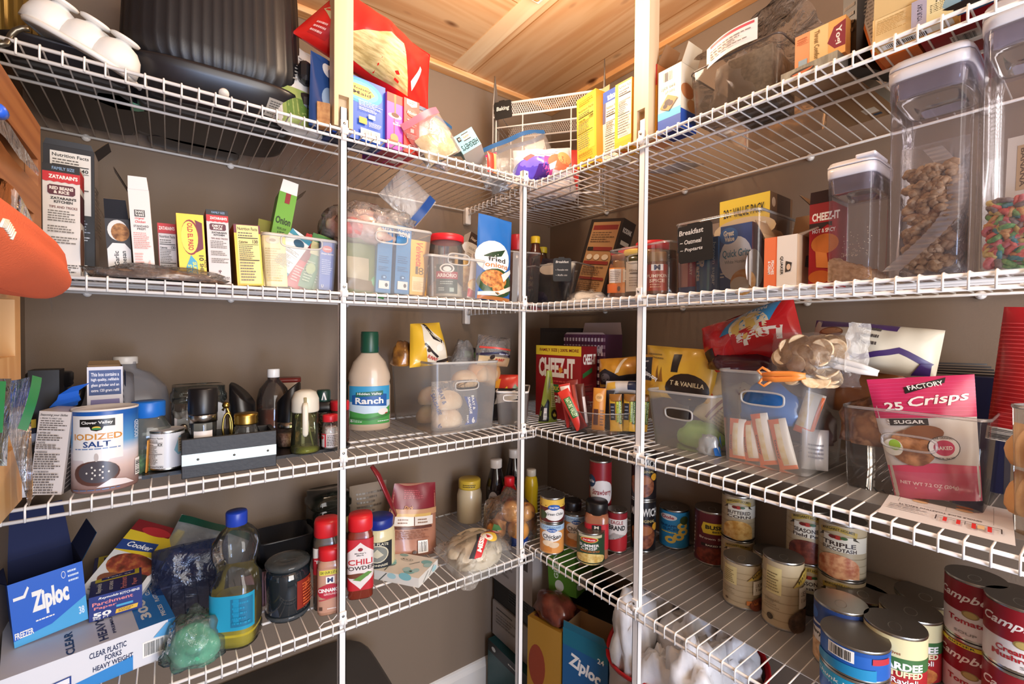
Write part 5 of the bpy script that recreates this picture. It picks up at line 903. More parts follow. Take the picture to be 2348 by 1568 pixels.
m = MB(); m.lathe([(r*.98, 0), (r, .002), (r, h-.002), (r*.98, h)], SKY, 56, caps=(True, False)); draw(m, wrap(r, 0, h, 180), [('r', .17, .4, .7, .93, '#e4e2e0'), ('p', [(.3, .42), (.58, .42), (.53, .33), (.44, .3), (.35, .33)], '#e4e2e0'), ('r', .28, .8, .62, .89, '#191817'), ('p', [(.38, .81), (.52, .81), (.5, .76), (.45, .745), (.4, .76)], '#191817'), ('t', 'Clover Valley', .45, .845, .3, .045, W, {'b': .02}), ('e', .45, .785, .04, .02, '#d8b848'), ('e', .45, .775, .045, .012, '#3a8a4a'), ('t', 'IODIZED', .45, .68, .48, .075, '#c98a3c', {'b': .02}), ('t', 'SALT', .45, .59, .26, .07, '#1f3f7a', {'b': .02}), ('l', .22, .52, .68, .55, 1, '#6a86b0'), ('e', .44, .24, .225, .15, '#5a3a32'), ('e', .46, .255, .19, .13, '#4a464c'), ('e', .45, .43, .02, .05, '#b9b0ac')]+[('e', .46+.045*math.cos(a)*q, .25+.035*math.sin(a)*q, .009, .012, '#d8d4cc') for q in (1, 2.2) for a in (0, 1.05, 2.1, 3.14, 4.2, 5.2)]+[('p', [(.45, .07), (.58, .16), (.72, .13), (.82, .06)], '#dcd4d4'), ('l', .2, .03, .72, .06, 1, '#5f6f94'), ('b', .84, .13, .93, .34, 8, 1), ('t', 'IODIZED', .86, .72, .22, .07, '#c9d4e4', {'rot': 90})], (.03, .08), .0004, .00006, .35); m.build('body', root)
m = MB(); m.lathe([(r*1.015, h-.003), (r*1.02, h), (r*.98, h+.0005), (r*.96, h-.002), (.001, h-.002)], mat('#d9d4ce', .5), 48); m.build('lid', root)
P = stand(384, 1079, Z2L+.008, .055)
tin('baking_powder_tin', 'white and teal drum with a nutrition panel beside the salt canister', 'tin', P, .056, .075, '#dcdcde', [('nf', .06, .1, .44, .92, '#e4e2e0', '0'), ('p', [(.62, .5), (.72, .88), (.98, .95), (.98, .4), (.7, .35)], '#8ab4bc'), ('r', .7, .42, .98, .84, '#c9b89a'), ('l', .72, .45, .96, .8, 5, '#7a6a50'), ('b', .8, .06, .96, .3, 8), ('t', 'CORPORATION', .25, .06, .36, .05, TXT)], lid=mat('#d9d6d0', .5), tab=False)
m = MB(); m.box((0, 0, 0), (.002, .05, .06), '#c98a2c'); tag(m.build('paper_sachet', None, frame(l2(333, .07, .008), -8, 0, 3)), 'thin orange packet wedged between salt canister and white drum', 'packet')
# black serving board under the caddy
a, b2 = l2(325, .055), l2(800, .055)
m = MB(); m.prism([(0, 0), (b2.x-a.x, .012), (b2.x-a.x+.012, .03), (b2.x-a.x, .22), (0, .22)], 0, .007, mat('#161517', .35)); tag(m.build('serving_board', None, Matrix.Translation(a)), 'thin black board under the grinders and the wooden caddy', 'board')
Z2B = .0072
# black wooden caddy
A = at(416, 1101, z=Z2L); B = at(634, 1069, z=Z2L); hh = zat(A, 1009)-A.z; w = (B-A).length; yaw = math.degrees(math.atan2((B-A).y, (B-A).x))
root = thing('spice_caddy', 'small black wooden box with a brushed metal strip, holding grinders', 'caddy', frame(A+Vector((0, 0, .0)), yaw)); dd = .075
BW_ = mat('#1b1a1b', .5, bump=.2, bscale=120)
m = MB(); m.box((0, 0, .001), (w, .008, hh), BW_, bev=.0012); m.build('front_board', root)
m = MB(); m.box((0, dd-.008, .001), (w, dd, hh), BW_, bev=.0012); m.build('back_board', root)
for x in (0, w-.008): m = MB(); m.box((x, .008, .001), (x+.008, dd-.008, hh), BW_); m.build('end_board', root)
m = MB(); m.box((.008, .008, .001), (w-.008, dd-.008, .008), BW_); m.build('floor_board', root)
m = MB(); m.box((.0005, -.0012, hh*.34), (w-.0005, -.0001, hh*.62), mat('#9aa096', .38, .75)); 
sp = m.build('metal_strip', root)
for x in (.16, .53, .9): m = MB(); m.lathe([(.0022, 0), (.0018, .0012), (.0004, .0014)], mat('#5a5650', .3, 1), 10, Matrix.Translation((w*x, -.0012, hh*.47)) @ Matrix.Rotation(PI/2, 4, 'X')); m.build('screw', sp)
GL = clear('#f2f4f0', .03, .03, '#ffffff'); STL = mat('#a8a49c', .25, 1)
Mc = root.matrix_world
def inca(fx, fy, z=.0085): return Mc @ Vector((w*fx, dd*fy, z))
jar('pepper_grinder', 'glass grinder with a tall black top standing in the caddy', 'grinder', inca(.22, .5), [(.019, 0), (.0205, .003), (.0225, .085), (.022, .092)], GL, [('contents', [(.018, .003), (.018, .05), (.001, .051)], mottled('#c9b8a0', '#8a7a6a', 200), {}), ('steel_collar', [(.0235, .09), (.0235, .104), (.023, .105)], STL, {}), ('black_top', [(.0235, .105), (.0242, .108), (.0242, .153), (.0225, .155), (.001, .155)], '#151416', {})], [('label', .0226, .04, .075, 80, '#d9d0c8', [('t', 'HIMA', .6, .5, .5, .3, '#4a4440')])])
jar('salt_jar', 'small glass jar with a ribbed gold lid in the caddy', 'jar', inca(.68, .42), [(.021, 0), (.024, .004), (.024, .062), (.019, .074), (.018, .082)], GL, [('contents', [(.022, .003), (.022, .05), (.001, .051)], mottled('#e0dcd8', '#b9b4b0', 150), {}), ('gold_lid', [(.0205, .079), (.0215, .081), (.0205, .0845), (.0215, .088), (.0205, .0915), (.0215, .095), (.0208, .1), (.001, .1)], mat('#b3924a', .3, 1), {})])
m = MB(); m.tube([(0, 0, 0), (.002, 0, .06), (0, 0, .1), (-.006, 0, .116), (-.012, 0, .108)], .0028, mat('#a08848', .3, 1), 10); m.tube([(-.004+.008*math.cos(t), -.004, .075+.028*math.sin(t)) for t in [i*2*PI/18 for i in range(18)]], .002, mat('#a08848', .3, 1), 8, True); m.ball((-.006, 0, .118), .007, mat('#a08848', .3, 1), 12)
tag(m.build('brass_handle', None, frame(inca(.5, .5), 0)), 'brass ring handle rising from the middle of the caddy', 'handle')
jar('salt_shaker', 'small faceted glass shaker with a steel cap behind the caddy', 'shaker', l2(421, .14, Z2B), [(.017, 0), (.021, .01), (.016, .03), (.022, .045), (.014, .056), (.008, .06)], GL, [('cap', [(.0075, .058), (.0085, .062), (.008, .07), (.004, .074), (.001, .0745)], STL, {})], n=10, smooth=False)
def grinder(px, y, hh_, lb, red=None):
    rt = thing('pepper_grinder', lb, 'grinder', frame(l2(px, y, Z2B), 0))
    m = MB(); m.lathe([(.025, 0), (.0258, .004), (.0255, .045)], GL, 28); m.build('glass_base', rt)
    m = MB(); m.lathe([(.024, .002), (.024, .03), (.001, .031)], mottled('#8a5a4a', '#c9a08a', 200), 20); m.build('contents', rt)
    m = MB(); m.lathe([(.0262, .044), (.0265, .046), (.0262, .058)], STL, 28); m.build('steel_collar', rt)
    m = MB(); n = 28; vs = []
    for k in (0, 1, 2):
        for i in range(n):
            a = 2*PI*i/n; rr_ = (.026, .0255, .0235)[k]; z = .058 if k == 0 else hh_+.024*math.cos(a-2.6)*(1 if k else 0)*(-1 if px > 600 else 1)+(-.003 if k == 1 else 0); vs.append((rr_*math.cos(a), rr_*math.sin(a), z))
    m.add(vs, [(j*n+i, j*n+(i+1) % n, (j+1)*n+(i+1) % n, (j+1)*n+i) for j in (0, 1) for i in range(n)]+[tuple(2*n+i for i in range(n))], mat('#131214', .3), True); m.build('slanted_top', rt)
grinder(556, .16, .128, 'black grinder with a slanted top behind the gold lidded jar')
grinder(662, .15, .125, 'black grinder with a slanted top beside the oil dispenser')
# oil dispenser
P = stand(700, 1043, Z2L+Z2B, .06)
jar('oil_dispenser', 'glass oil dispenser with a cream handled top', 'dispenser', P, [(.029, .001), (.031, .004), (.027, .06), (.0265, .095)], clear('#e2e4c4', .05, .03, '#d8dcb0'), [('oil', [(.029, .003), (.0285, .012), (.001, .0125)], mat('#8a8a3a', .1), {}), ('cream_top', [(.0275, .09), (.0285, .093), (.028, .118), (.022, .133), (.012, .138), (.001, .138)], '#d8d2c0', {})])
rt = bpy.data.objects['oil_dispenser']; m = MB(); m.tube([(0, -.0285, .112), (0, -.034, .104), (0, -.033, .075), (0, -.0315, .045), (0, -.0305, .04)], [.005, .006, .006, .006, .003], mat('#d8d2c0', .4), 10, flat=.5); m.build('handle', rt)
m = MB(); m.tube([(0, 0, .09), (.008, 0, .05), (.017, 0, .008)], .002, clear('#e8ead0', .4, .1, '#d4d8a0'), 8); m.build('pump_tube', rt)
m = MB(); m.box((-.003, -.0295, .11), (.003, -.026, .124), '#8a7a4a', bev=.001); m.build('spout', rt)
P = stand(757, 1031, Z2L+Z2B, .036)
jar('sprinkles_jar', 'small red capped jar of white sprinkles by the pole', 'jar', P, [(.0165, .001), (.018, .003), (.018, .058), (.015, .064)], GL, [('sprinkles', [(.017, .003), (.017, .046), (.012, .05), (.001, .051)], mottled('#e8dcd4', '#d8a09a', 300, c3='#f4f0ec'), {}), ('cap', cap(.0165, .062, .015), '#d42430', {})], [('label', .0182, .006, .036, 190, '#dcd6d2', [('r', .0, 0, .05, 1, '#c4303a'), ('r', .05, .9, .34, 1, '#c4303a'), ('r', .3, 0, .36, 1, '#c4303a'), ('e', .18, .7, .08, .13, '#c4303a'), ('l', .4, .08, .95, .92, 7, TXT)])])
jar('spice_grinder', 'peppercorn grinder with a dark green cap and black collar', 'grinder', l2(742, .15, Z2B), [(.02, .001), (.022, .004), (.02, .07), (.022, .075)], GL, [('peppercorns', [(.02, .004), (.019, .068), (.001, .069)], mottled('#6a4a34', '#c9a880', 220, c3='#3a2a22'), {}), ('collar', [(.022, .074), (.0245, .08), (.0225, .098), (.001, .098)], '#17171a', {'sq': 4, 'n': 24}), ('green_cap', cap(.0155, .097, .028), '#1d3f34', {})], [('label', .0158, .101, .121, 60, '#1d3f34', [('p', [(.2, .05), (.45, .95), (.6, .95), (.9, .05), (.7, .05), (.5, .7), (.36, .05)], W)])])
jar('spice_jar', 'jar with a red cap half hidden by the pole beside the green capped grinder', 'jar', l2(779, .12, Z2B), [(.021, .001), (.023, .004), (.022, .075), (.019, .08)], mat('#4a2c26', .2, coat=.4), [('cap', cap(.022, .078, .022), '#c42430', {})])
jar('vinegar_bottle', 'clear bottle with a white cap and amber liquid behind the grinders', 'bottle', l2(627, .2, Z2B), [(.034, .001), (.036, .005), (.036, .105), (.03, .13), (.016, .148), (.0125, .152), (.0125, .16)], clear('#e8e4e0', .05, .04, '#e0dcd8'), [('liquid', [(.0345, .004), (.0345, .082), (.001, .0825)], mat('#6e3418', .1, coat=.3), {}), ('cap', cap(.0135, .157, .02), '#e6e4e0', {})])
jar('sauce_box', 'low box with a red and cream edge behind the white capped bottle', 'box', l2(660, .3, Z2B), [(.03, 0), (.03, .14), (.03, .141)], '#a8907a', [('lid', [(.031, .135), (.031, .145), (.001, .145)], '#7a2c28', {})], sq=9)
# flour jar
P = l2(456, .21, Z2B)
root = thing('flour_jar', 'square glass canister of flour with a thick glass lid', 'jar', frame(P, 2)); sqr = .049
m = MB(); m.lathe([(sqr*.94, .001), (sqr, .005), (sqr, .105), (sqr*.95, .112)], GL, 44, None, 6, caps=(True, False)); m.build('body', root)
m = MB(); vs = [];
m.grid(lambda u, v: Vector(((u-.5)*sqr*1.85, (v-.5)*sqr*1.85, .085+.02*noise.noise(Vector((u*4, v*4, 2)))-.012*u+.028*(u > .8))), 20, 16, mottled('#d8d8e0', '#ecebf0', 40, .9, bump=.1))
m.grid(lambda u, v: Vector(((u-.5)*sqr*1.85, -.5*sqr*1.85, .003+v*(.082+.02*noise.noise(Vector((u*4, 0, 2)))-.012*u+.028*(u > .8)))), 20, 2, mat('#dadae2', .9))
for sx_ in (-1, 1): m.grid(lambda u, v: Vector((sx_*.5*sqr*1.85, (u-.5)*sqr*1.85, .003+v*.075)), 4, 2, mat('#dadae2', .9))
m.build('flour', root)
m = MB(); m.lathe([(sqr*1.0, .113), (sqr*1.03, .116), (sqr*1.03, .128), (sqr*1.0, .13), (sqr*.96, .135), (sqr*.96, .146), (.001, .147)], clear('#c9cdc9', .22, .05, '#6a6e6a'), 44, None, 6); m.build('glass_lid', root)
# jugs, grinder box
root = thing('vinegar_jug', 'cloudy plastic gallon jug with a white cap by the wall', 'jug', frame(l2(289, .29), 4)); JUG = clear('#f2f3f8', .3, .25, '#e6e8f0', gloss=.6)
m = MB(); m.lathe([(.072, .001), (.076, .006), (.076, .12), (.07, .15), (.045, .178), (.019, .19), (.018, .205)], JUG, 40, None, 5); m.build('body', root)
m = MB(); m.lathe(cap(.0215, .2, .016), mat('#d6cfc6', .4), 24); m.build('cap', root)
m = MB(); m.tube([(0, -.078, .06), (0, -.095, .09), (0, -.09, .14), (0, -.05, .178)], .013, JUG, 12); m.build('handle', root)
A, B = l2(201, .13), l2(283, .135)
carton('grinder_box', 'white and blue box picturing a purple grinder, behind the salt canister', 'box', A, B, 842, .07, '#d6d4dc', F=[('r', .05, .74, .95, .97, '#25437e')]+[('t', t, .5, .93-.05*i, .78, .034, '#e6e6ee', {'b': .02}) for i, t in enumerate(('This box contains a', 'high quality, refillable', 'glass grinder and an', 'extra 120 gram refill'))]+[('p', [(.06, .5), (.94, .5), (.9, .7), (.1, .7)], '#7a72a0'), ('p', [(.06, .36), (.94, .36), (.94, .5), (.06, .5)], '#b0a9c4'), ('p', [(.1, .3), (.9, .3), (.86, .34), (.14, .34)], '#4a4670'), ('p', [(.12, .02), (.88, .02), (.88, .3), (.12, .3)], '#c4c0d0')], R=[('l', .1, .1, .9, .9, 14, '#8a8aa0'), ('r', .1, .8, .9, .95, '#3a5a96')], flaps=[('B', 20, .02, '#1f2f5c')], side='#c4c2cc')
P = l2(341, .12)
jar('parsley_jar', 'plastic jug with a bright blue cap and dried parsley at the bottom', 'jar', P, [(.033, .001), (.036, .005), (.036, .045), (.033, .055), (.037, .065), (.036, .082), (.026, .102), (.024, .108)], clear('#e6ecea', .12, .06, '#dfe6e4'), [('parsley', [(.0345, .003), (.0345, .03), (.02, .038), (.001, .036)], mottled('#3c6a34', '#6a9a54', 160, .9, bump=.8), {}), ('cap', cap(.027, .106, .03), '#1f6cc4', {'sq': 2})], sq=3.2)
# dark corner at the end of the shelf
jar('seasoning_jar', 'black capped jar with a gold badge at the end of the shelf', 'jar', l2(117, .2), [(.03, .001), (.032, .005), (.032, .15), (.029, .168)], mat('#171a26', .2, coat=.4), [('cap', [(.031, .167), (.0325, .17), (.0315, .174), (.0325, .178), (.0325, .19), (.03, .193), (.001, .193)], '#131214', {})], [('label', .0325, .13, .155, 90, '#1a1d2c', [('e', .5, .4, .4, .3, '#9a7a34')])])
A, B = l2(66, .13), l2(138, .13)
carton('dark_box', 'black box standing before the gold badged jar', 'box', A, B, 850, .05, '#131113')
jar('seasoning_jar', 'clear topped dark jar behind the skillet box', 'jar', l2(98, .1), [(.032, .001), (.034, .005), (.034, .06), (.03, .07)], mat('#221c1a', .15, coat=.6), [('lid', cap(.033, .068, .012), '#1c1a1a', {})])
m = MB(); m.tube([(0, 0, 0), (.004, 0, .06), (.012, 0, .11), (.022, 0, .15), (.028, 0, .165)], [.006, .009, .012, .013, .006], mat('#161517', .35), 12, flat=.6); tag(m.build('skillet', None, frame(l2(146, .16), 0)), 'black skillet handle standing up behind the blue ribbon', 'skillet')
m = MB(); RB = mat('#1f62c8', .3, coat=.3)
def rib(pts, wd): 
    for k in range(len(pts)-1):
        p, q = Vector(pts[k]), Vector(pts[k+1]); n_ = Vector((wd[k], 0, wd[k]*.25)); n2 = Vector((wd[k+1], 0, wd[k+1]*.25)); m.add([p-n_, p+n_, q+n2, q-n2], [(0, 1, 2, 3)], RB)
pz = lambda x, y, yy: tuple(at(x, y, y=yy))
rib([pz(150, 935, .1), pz(158, 900, .09), pz(186, 882, .08)], (.016, .013, .012)); rib([pz(140, 940, .1), pz(150, 925, .09), pz(160, 900, .1)], (.012, .02, .01)); rib([pz(175, 940, .075), pz(182, 985, .07), pz(174, 1030, .068), pz(169, 1062, .066)], (.006, .008, .008, .006))
tag(m.build('ribbon'), 'bright blue ribbon trailing between skillet box and salt canister', 'ribbon')
A, B = at(28, 1160, z=Z2L), at(58, 1148, z=Z2L)
carton('white_packet', 'blue and white carton low behind the wooden rack at the end', 'box', l2(25, .05), l2(60, .05), .035, .03, '#c9ccd4', F=[('r', 0, .5, .6, 1, '#7fa4c8'), ('l', .1, .1, .7, .4, 3, '#6a7a90')])
carton('coffee_box', 'dark carton with a yellow band beside the skillet box', 'box', l2(46, .08), l2(84, .095), .12, .03, '#2a2c36', F=[('r', .3, .88, 1, 1, '#c9a83a'), ('r', 0, .4, 1, .8, '#b9bcc4'), ('t', 'co', .8, .55, .3, .1, '#1c1e26')])
# ================================================================ third shelf, from the pole to the corner
P = stand(847, 990, Z2L, .085)
RX = mat('#d2bba2', .3, coat=.35)
jar('dressing_bottle', 'large bottle of ranch dressing with a dark green cap', 'bottle', P, [(.052, .001), (.057, .006), (.057, .124), (.0545, .133), (.057, .143), (.0555, .157), (.044, .19), (.025, .213), (.023, .218)], RX, [('cap', [(.0235, .216), (.0245, .219), (.0235, .273), (.022, .2755), (.001, .2755)], '#1f4f3a', {'sx': 1, 'sy': 1, 'sq': 2})], [('label', .0574, .02, .125, 136, '#3a9ac8', [('p', [(0, 0), (1, 0), (1, .5), (.7, .32), (.4, .3), (0, .38)], '#4a9a4a'), ('p', [(0, .36), (.4, .28), (.7, .3), (1, .48), (1, .62), (0, .58)], '#c9dce8'), ('e', .8, .32, .13, .09, '#e8e0d8'), ('e', .88, .25, .05, .04, '#c43a34'), ('p', [(.12, .52), (.88, .46), (.88, .78), (.5, .83), (.12, .76)], '#1f5aa0'), ('p', [(.22, .72), (.78, .76), (.78, .88), (.22, .84)], '#2a6a5a'), ('t', 'Hidden Valley', .5, .795, .5, .08, W, {'sh': .1}), ('t', 'Ranch', .5, .62, .58, .17, W, {'b': .03}), ('r', .08, .05, .12, .12, '#e0e8e0'), ('l', .06, .05, .45, .14, 2, '#dfe8df'), ('l', .66, .05, .95, .1, 1, '#dfe8df'), ('p', [(0, .2), (.5, .16), (1, .3), (1, .22), (.5, .1), (0, .14)], '#3a7a3a')]), ('cap_print', .0245, .221, .268, 150, '#1f4f3a', [('t', 'Ranch', .66, .7, .36, .22, '#cfd8d0'), ('r', 0, 0, 1, .24, '#1f4a72'), ('t', 'VALUE', .6, .12, .4, .14, W)])], sy=.72)
jar('relish_jar', 'jar with a dark green cap behind the ranch dressing', 'jar', l2(811, .33), [(.022, .001), (.023, .005), (.023, .075), (.02, .08)], mat('#5a4a2c', .2, coat=.4), [('cap', cap(.0205, .078, .05), '#1d4434', {})])
A = at(995, 999, z=Z2L); B = pos(1133, Z2L, y=A.y)
bk = pos(903, Z2L, x=A.x); dp = bk.y-A.y
tub('storage_bin', 'frosted bin full of bread buns next to the ranch dressing', 'bin', A, B, 833, dp, FROST, FRIM, .92, (.07, .024, .128), .014, 'frosted storage bins')
BUN = mottled('#c98f52', '#dcae76', 14, .55, bump=.15); BUN2 = mottled('#d8b184', '#e8cda8', 16, .6, bump=.15)
BX = B.x-A.x
def bun(lb, p, s, m=BUN2, yaw=0, tilt=0, seed=1, par=None):
    o = lump('bread_bun', lb, 'bread', p, s, m, seed, .12, 1.2, 24, yaw, 'bread buns in the frosted bin' if par is None else None, .5, fine=.02, lean=tilt); return o
k = 0
for (fx, fy, z, lb) in ((.38, .12, .006, 'lowest bun at the front of the bread bin'), (.38, .12, .058, 'upper bun at the front of the bread bin'), (.36, .5, .006, 'lowest bun in the middle of the bread bin'), (.38, .5, .06, 'upper bun in the middle of the bread bin'), (.75, .5, .006, 'bun lying by the handle side of the bread bin')):
    k += 1; bun(lb, A+Vector((BX*fx, dp*fy+.028, z)), (.1, .06, .052), BUN2, 6*k, 0, k)
o = pouch('bun_bag', 'clear bread bag with blue sausage bun print at the front of the bin', 'bag', A+Vector((BX*.45, .042, .004)), .15, .135, .085, clear('#ffffff', .1, .07, '#ffffff', .6, 40), [('p', [(.56, .1), (.86, .1), (.97, .4), (.9, .62), (.62, .66), (.7, .4), (.66, .2)], '#27478c'), ('t', 'BRAT &', .83, .52, .3, .07, W, {'rot': -90, 'b': .03}), ('t', 'SAUSAGE', .73, .47, .34, .06, W, {'rot': -90, 'b': .03}), ('t', '6', .77, .17, .08, .12, W, {'b': .04}), ('t', 'PACK', .64, .2, .16, .04, W, {'rot': -90}), ('t', 'SAUSAGE', .06, .55, .4, .07, '#38406c', {'rot': -75, 'asp': 1.1, 'b': .03}), ('t', 'BRAT &', .17, .7, .3, .09, '#38406c', {'rot': -75, 'asp': 1.1, 'b': .03}), ('t', '6', .1, .12, .06, .1, '#38406c')], 0, 0, 0, 0, None, True, .006, 101)
YB = mat('#e8b832', .3, coat=.3)
Pq = at(985, 838, y=.15)
pouch('bread_bag', 'yellow bread bag with its open mouth standing out of the bin', 'bag', Pq, .12, .12, .07, YB, [('p', [(.42, .02), (.95, .02), (.9, .5), (.5, .9), (.3, .98), (.3, .6)], '#e6dcc8'), ('p', [(.36, .98), (.46, .99), (.62, .7), (.86, .55), (.86, .46), (.55, .62)], '#2a2222'), ('t', 'OLD FASHIONED', .6, .7, .44, .05, '#e8dcc0', {'rot': -40, 'asp': 1}), ('p', [(.3, .5), (.34, .54), (.66, .2), (.62, .17)], '#2a2222'), ('t', 'BUNNY', .52, .17, .26, .08, '#c8322c', {'rot': -25, 'asp': 1, 'b': .04}), ('p', [(.62, .02), (.98, .06), (.98, .14), (.62, .1)], '#2a2222'), ('e', .42, .36, .06, .05, '#4a3a30'), ('e', .7, .4, .1, .08, '#f0e8dc')], 0, 0, 6, -4, None, False, .014, 102, .25, 9, None, .25)
lump('chip_bag', 'yellow brown crisp bag end beside the yellow bread bag', 'bag', at(925, 838, y=.2), (.07, .07, .07), mottled('#6a4424', '#c98a34', 20, .3, coat=.5), 103, .4, 2.4)
Pq = at(1128, 838, y=.14)
o = pouch('bun_bag', 'clear bun bag with red and black bands bulging from the bin', 'bag', Pq, .12, .09, .08, clear('#ffffff', .14, .07, '#ffffff', 1, 30), [('r', .03, .0, .97, .3, '#dcbf92'), ('p', [(.0, .3), (.5, .42), (1, .3), (1, .38), (.5, .5), (0, .38)], '#2a2440'), ('t', 'long bun', .62, .4, .34, .07, '#dcdcec', {'b': .03}), ('t', 'BUNNY', .55, .2, .3, .1, '#cc3428', {'b': .05}), ('r', .02, .55, .98, .61, '#d4463c'), ('e', .3, .28, .06, .08, '#3a2c28')], 0, 0, 0, 6, None, False, .012, 104, nu=18)
bun('sliced bun in the bulging bag at the rim of the bread bin', Pq+Vector((-.01, .03, -.05)), (.12, .07, .075), BUN, 0, 0, 22)
for i, (dx, dz, lb) in enumerate(((.0, -.045, 'golden bun showing through the wall under the bulging bag'), (-.075, -.06, 'pale bun deep in the middle of the bread bin'))): bun(lb, Pq+Vector((dx-.01, .02, dz)), (.09, .07, .05), BUN2, 15, 0, 30+i)
lump('plastic_bag', 'clear crumpled bag between the two bread bags', 'bag', at(1062, 838, y=.22), (.07, .06, .08), clear('#ffffff', .2, .08, '#ffffff', 1, 35), 105, .5, 2.6)
pouch('chip_bag', 'dark crisp bag standing at the wall behind the bread bin', 'bag', at(1082, 850, y=.34), .12, .08, .05, '#231f22', [('r', .1, .5, .6, .8, '#4a6a3a'), ('r', .5, .2, .9, .6, '#7a2a2a')], 0, 0, 0, 10, None, False, .012, 106)
A2, B2 = l2(1160, .05), l2(1220, .02)
A2 = Vector((-.065, .1, Z2L)); B2 = Vector((-.001, .045, Z2L))
tub('storage_bin', 'white rimmed bin of dark packets in the corner behind the pole', 'bin', A2, B2, .1, .16, clear('#e0dcd8', .3, .3, '#d8d2cc'), mat('#e2ded8', .4), .88, (.045, .018, .082), .012, 'frosted storage bins')
pouch('snack_packet', 'dark packet with pale corners inside the white rimmed bin', 'packet', Vector((-.02, .12, Z2L+.004)), .09, .1, .04, '#1c1b22', [('p', [(.1, .5), (.9, .7), (.8, .95), (.2, .8)], '#c9c4bc')], -42, 0, 4, 0, None, False, .008, 107)
pouch('snack_packet', 'orange and red crisp packet over the white rimmed bin', 'packet', Vector((-.02, .15, Z2L+.07)), .13, .075, .05, '#c4301f', [('p', [(0, .2), (.4, .1), (.5, .8), (.1, .9)], '#e09a2c'), ('p', [(.5, .2), (.7, .2), (.66, .5)], '#e8c82c'), ('p', [(.75, .3), (.95, .4), (.85, .6)], '#4a6a2a')], -42, 0, 10, 0, None, False, .01, 108)
pouch('foil_pack', 'dark foil packets bundled low behind the bread bin', 'packet', Vector((-.085, .2, Z2L+.004)), .12, .11, .05, '#2c3442', [], -20, 0, 6, 4, None, False, .012, 109)
# ================================================================ third shelf, corner and side wall: snacks
def r2(px, x, dz=0): return pos(px, Z2R+dz, x=x)
LINER = clear('#f2efec', .3, .25, '#e8e4e0')
m = MB(); m.box((.06, -1.2, 0), (.39, -.34, .0008), LINER); tag(m.build('shelf_liner', None, Matrix.Translation((0, 0, Z2R))), 'clear plastic liner under the snack bins on the side shelf', 'liner')
LN = .001
A, B = at(1228, 962, z=Z2R), None
A = Vector((.13, .12, Z2R)); q = pos(1228, Z2R, x=.13); A = q; B = pos(1331, Z2R, x=.145)
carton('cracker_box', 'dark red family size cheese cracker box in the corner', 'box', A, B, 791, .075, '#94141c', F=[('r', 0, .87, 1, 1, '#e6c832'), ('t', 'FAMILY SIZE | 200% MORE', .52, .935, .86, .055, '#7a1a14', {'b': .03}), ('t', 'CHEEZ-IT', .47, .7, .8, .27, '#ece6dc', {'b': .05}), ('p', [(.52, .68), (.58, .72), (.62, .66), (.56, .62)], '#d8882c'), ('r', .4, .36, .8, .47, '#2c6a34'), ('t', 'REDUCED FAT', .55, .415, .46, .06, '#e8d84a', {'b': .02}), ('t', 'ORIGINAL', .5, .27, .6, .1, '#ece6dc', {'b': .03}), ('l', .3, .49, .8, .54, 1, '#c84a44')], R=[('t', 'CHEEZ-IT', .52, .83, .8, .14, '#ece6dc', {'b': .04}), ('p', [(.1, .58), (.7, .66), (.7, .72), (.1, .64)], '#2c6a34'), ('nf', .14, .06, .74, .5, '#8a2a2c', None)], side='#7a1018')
A, B = pos(1237, Z2R, x=.24), pos(1302, Z2R, x=.25)
carton('dark_box', 'dark cushioned case behind the red cracker box in the corner', 'case', A, B, 752, .08, '#2a2422', F=[('r', .05, .7, .95, .95, '#352e2a')])
A, B = pos(1293, Z2R, x=.22), pos(1386, Z2R, x=.235)
GING = [('r', .0, y/12, 1, y/12+.042, '#a58298') for y in range(12)]+[('r', x/13, 0, x/13+.038, 1, '#5c2c4c') for x in range(13)]+[('r', x/13, y/12, x/13+.038, y/12+.042, '#d9c9d2') for y in range(12) for x in range(13)]
carton('pastry_box', 'purple gingham box with a torn white top behind the cracker box', 'box', A, B, 766, .09, '#5f3350', F=GING+[('r', .42, .0, .82, .62, '#cfc2c6'), ('r', .44, .02, .8, .6, '#b5a4ac'), ('l', .48, .08, .76, .5, 8, '#7a6a72'), ('r', .35, .78, .95, .86, '#cfc2c6')], side='#4a2840', flaps=[('B', 84, .04, '#b5a09c'), ('F', 80, .006, '#b5a09c')], inner='#b5a09c')
pouch('snack_bag', 'slim green and black pouch standing at the inner corner', 'bag', at(1256, 968, z=Z2R), .068, .158, .035, '#8a9a3c', [('p', [(0, .02), (.42, .02), (.42, .4), (.3, .46), (.12, .3), (0, .36)], '#191a16'), ('r', .14, .05, .3, .28, '#d8d4cc'), ('b', .15, .06, .29, .2, 8, 1), ('r', .5, .3, .9, .75, '#b9c48a'), ('l', .52, .32, .88, .74, 12, '#5c6a34'), ('e', .68, .16, .2, .1, '#191a16'), ('e', .68, .16, .1, .05, '#b9b04a'), ('p', [(.2, .62), (.34, .7), (.4, .9), (.3, .86)], '#191a16')], 0, -10, 3, 3, None, True, .004, 111, nar=.75)
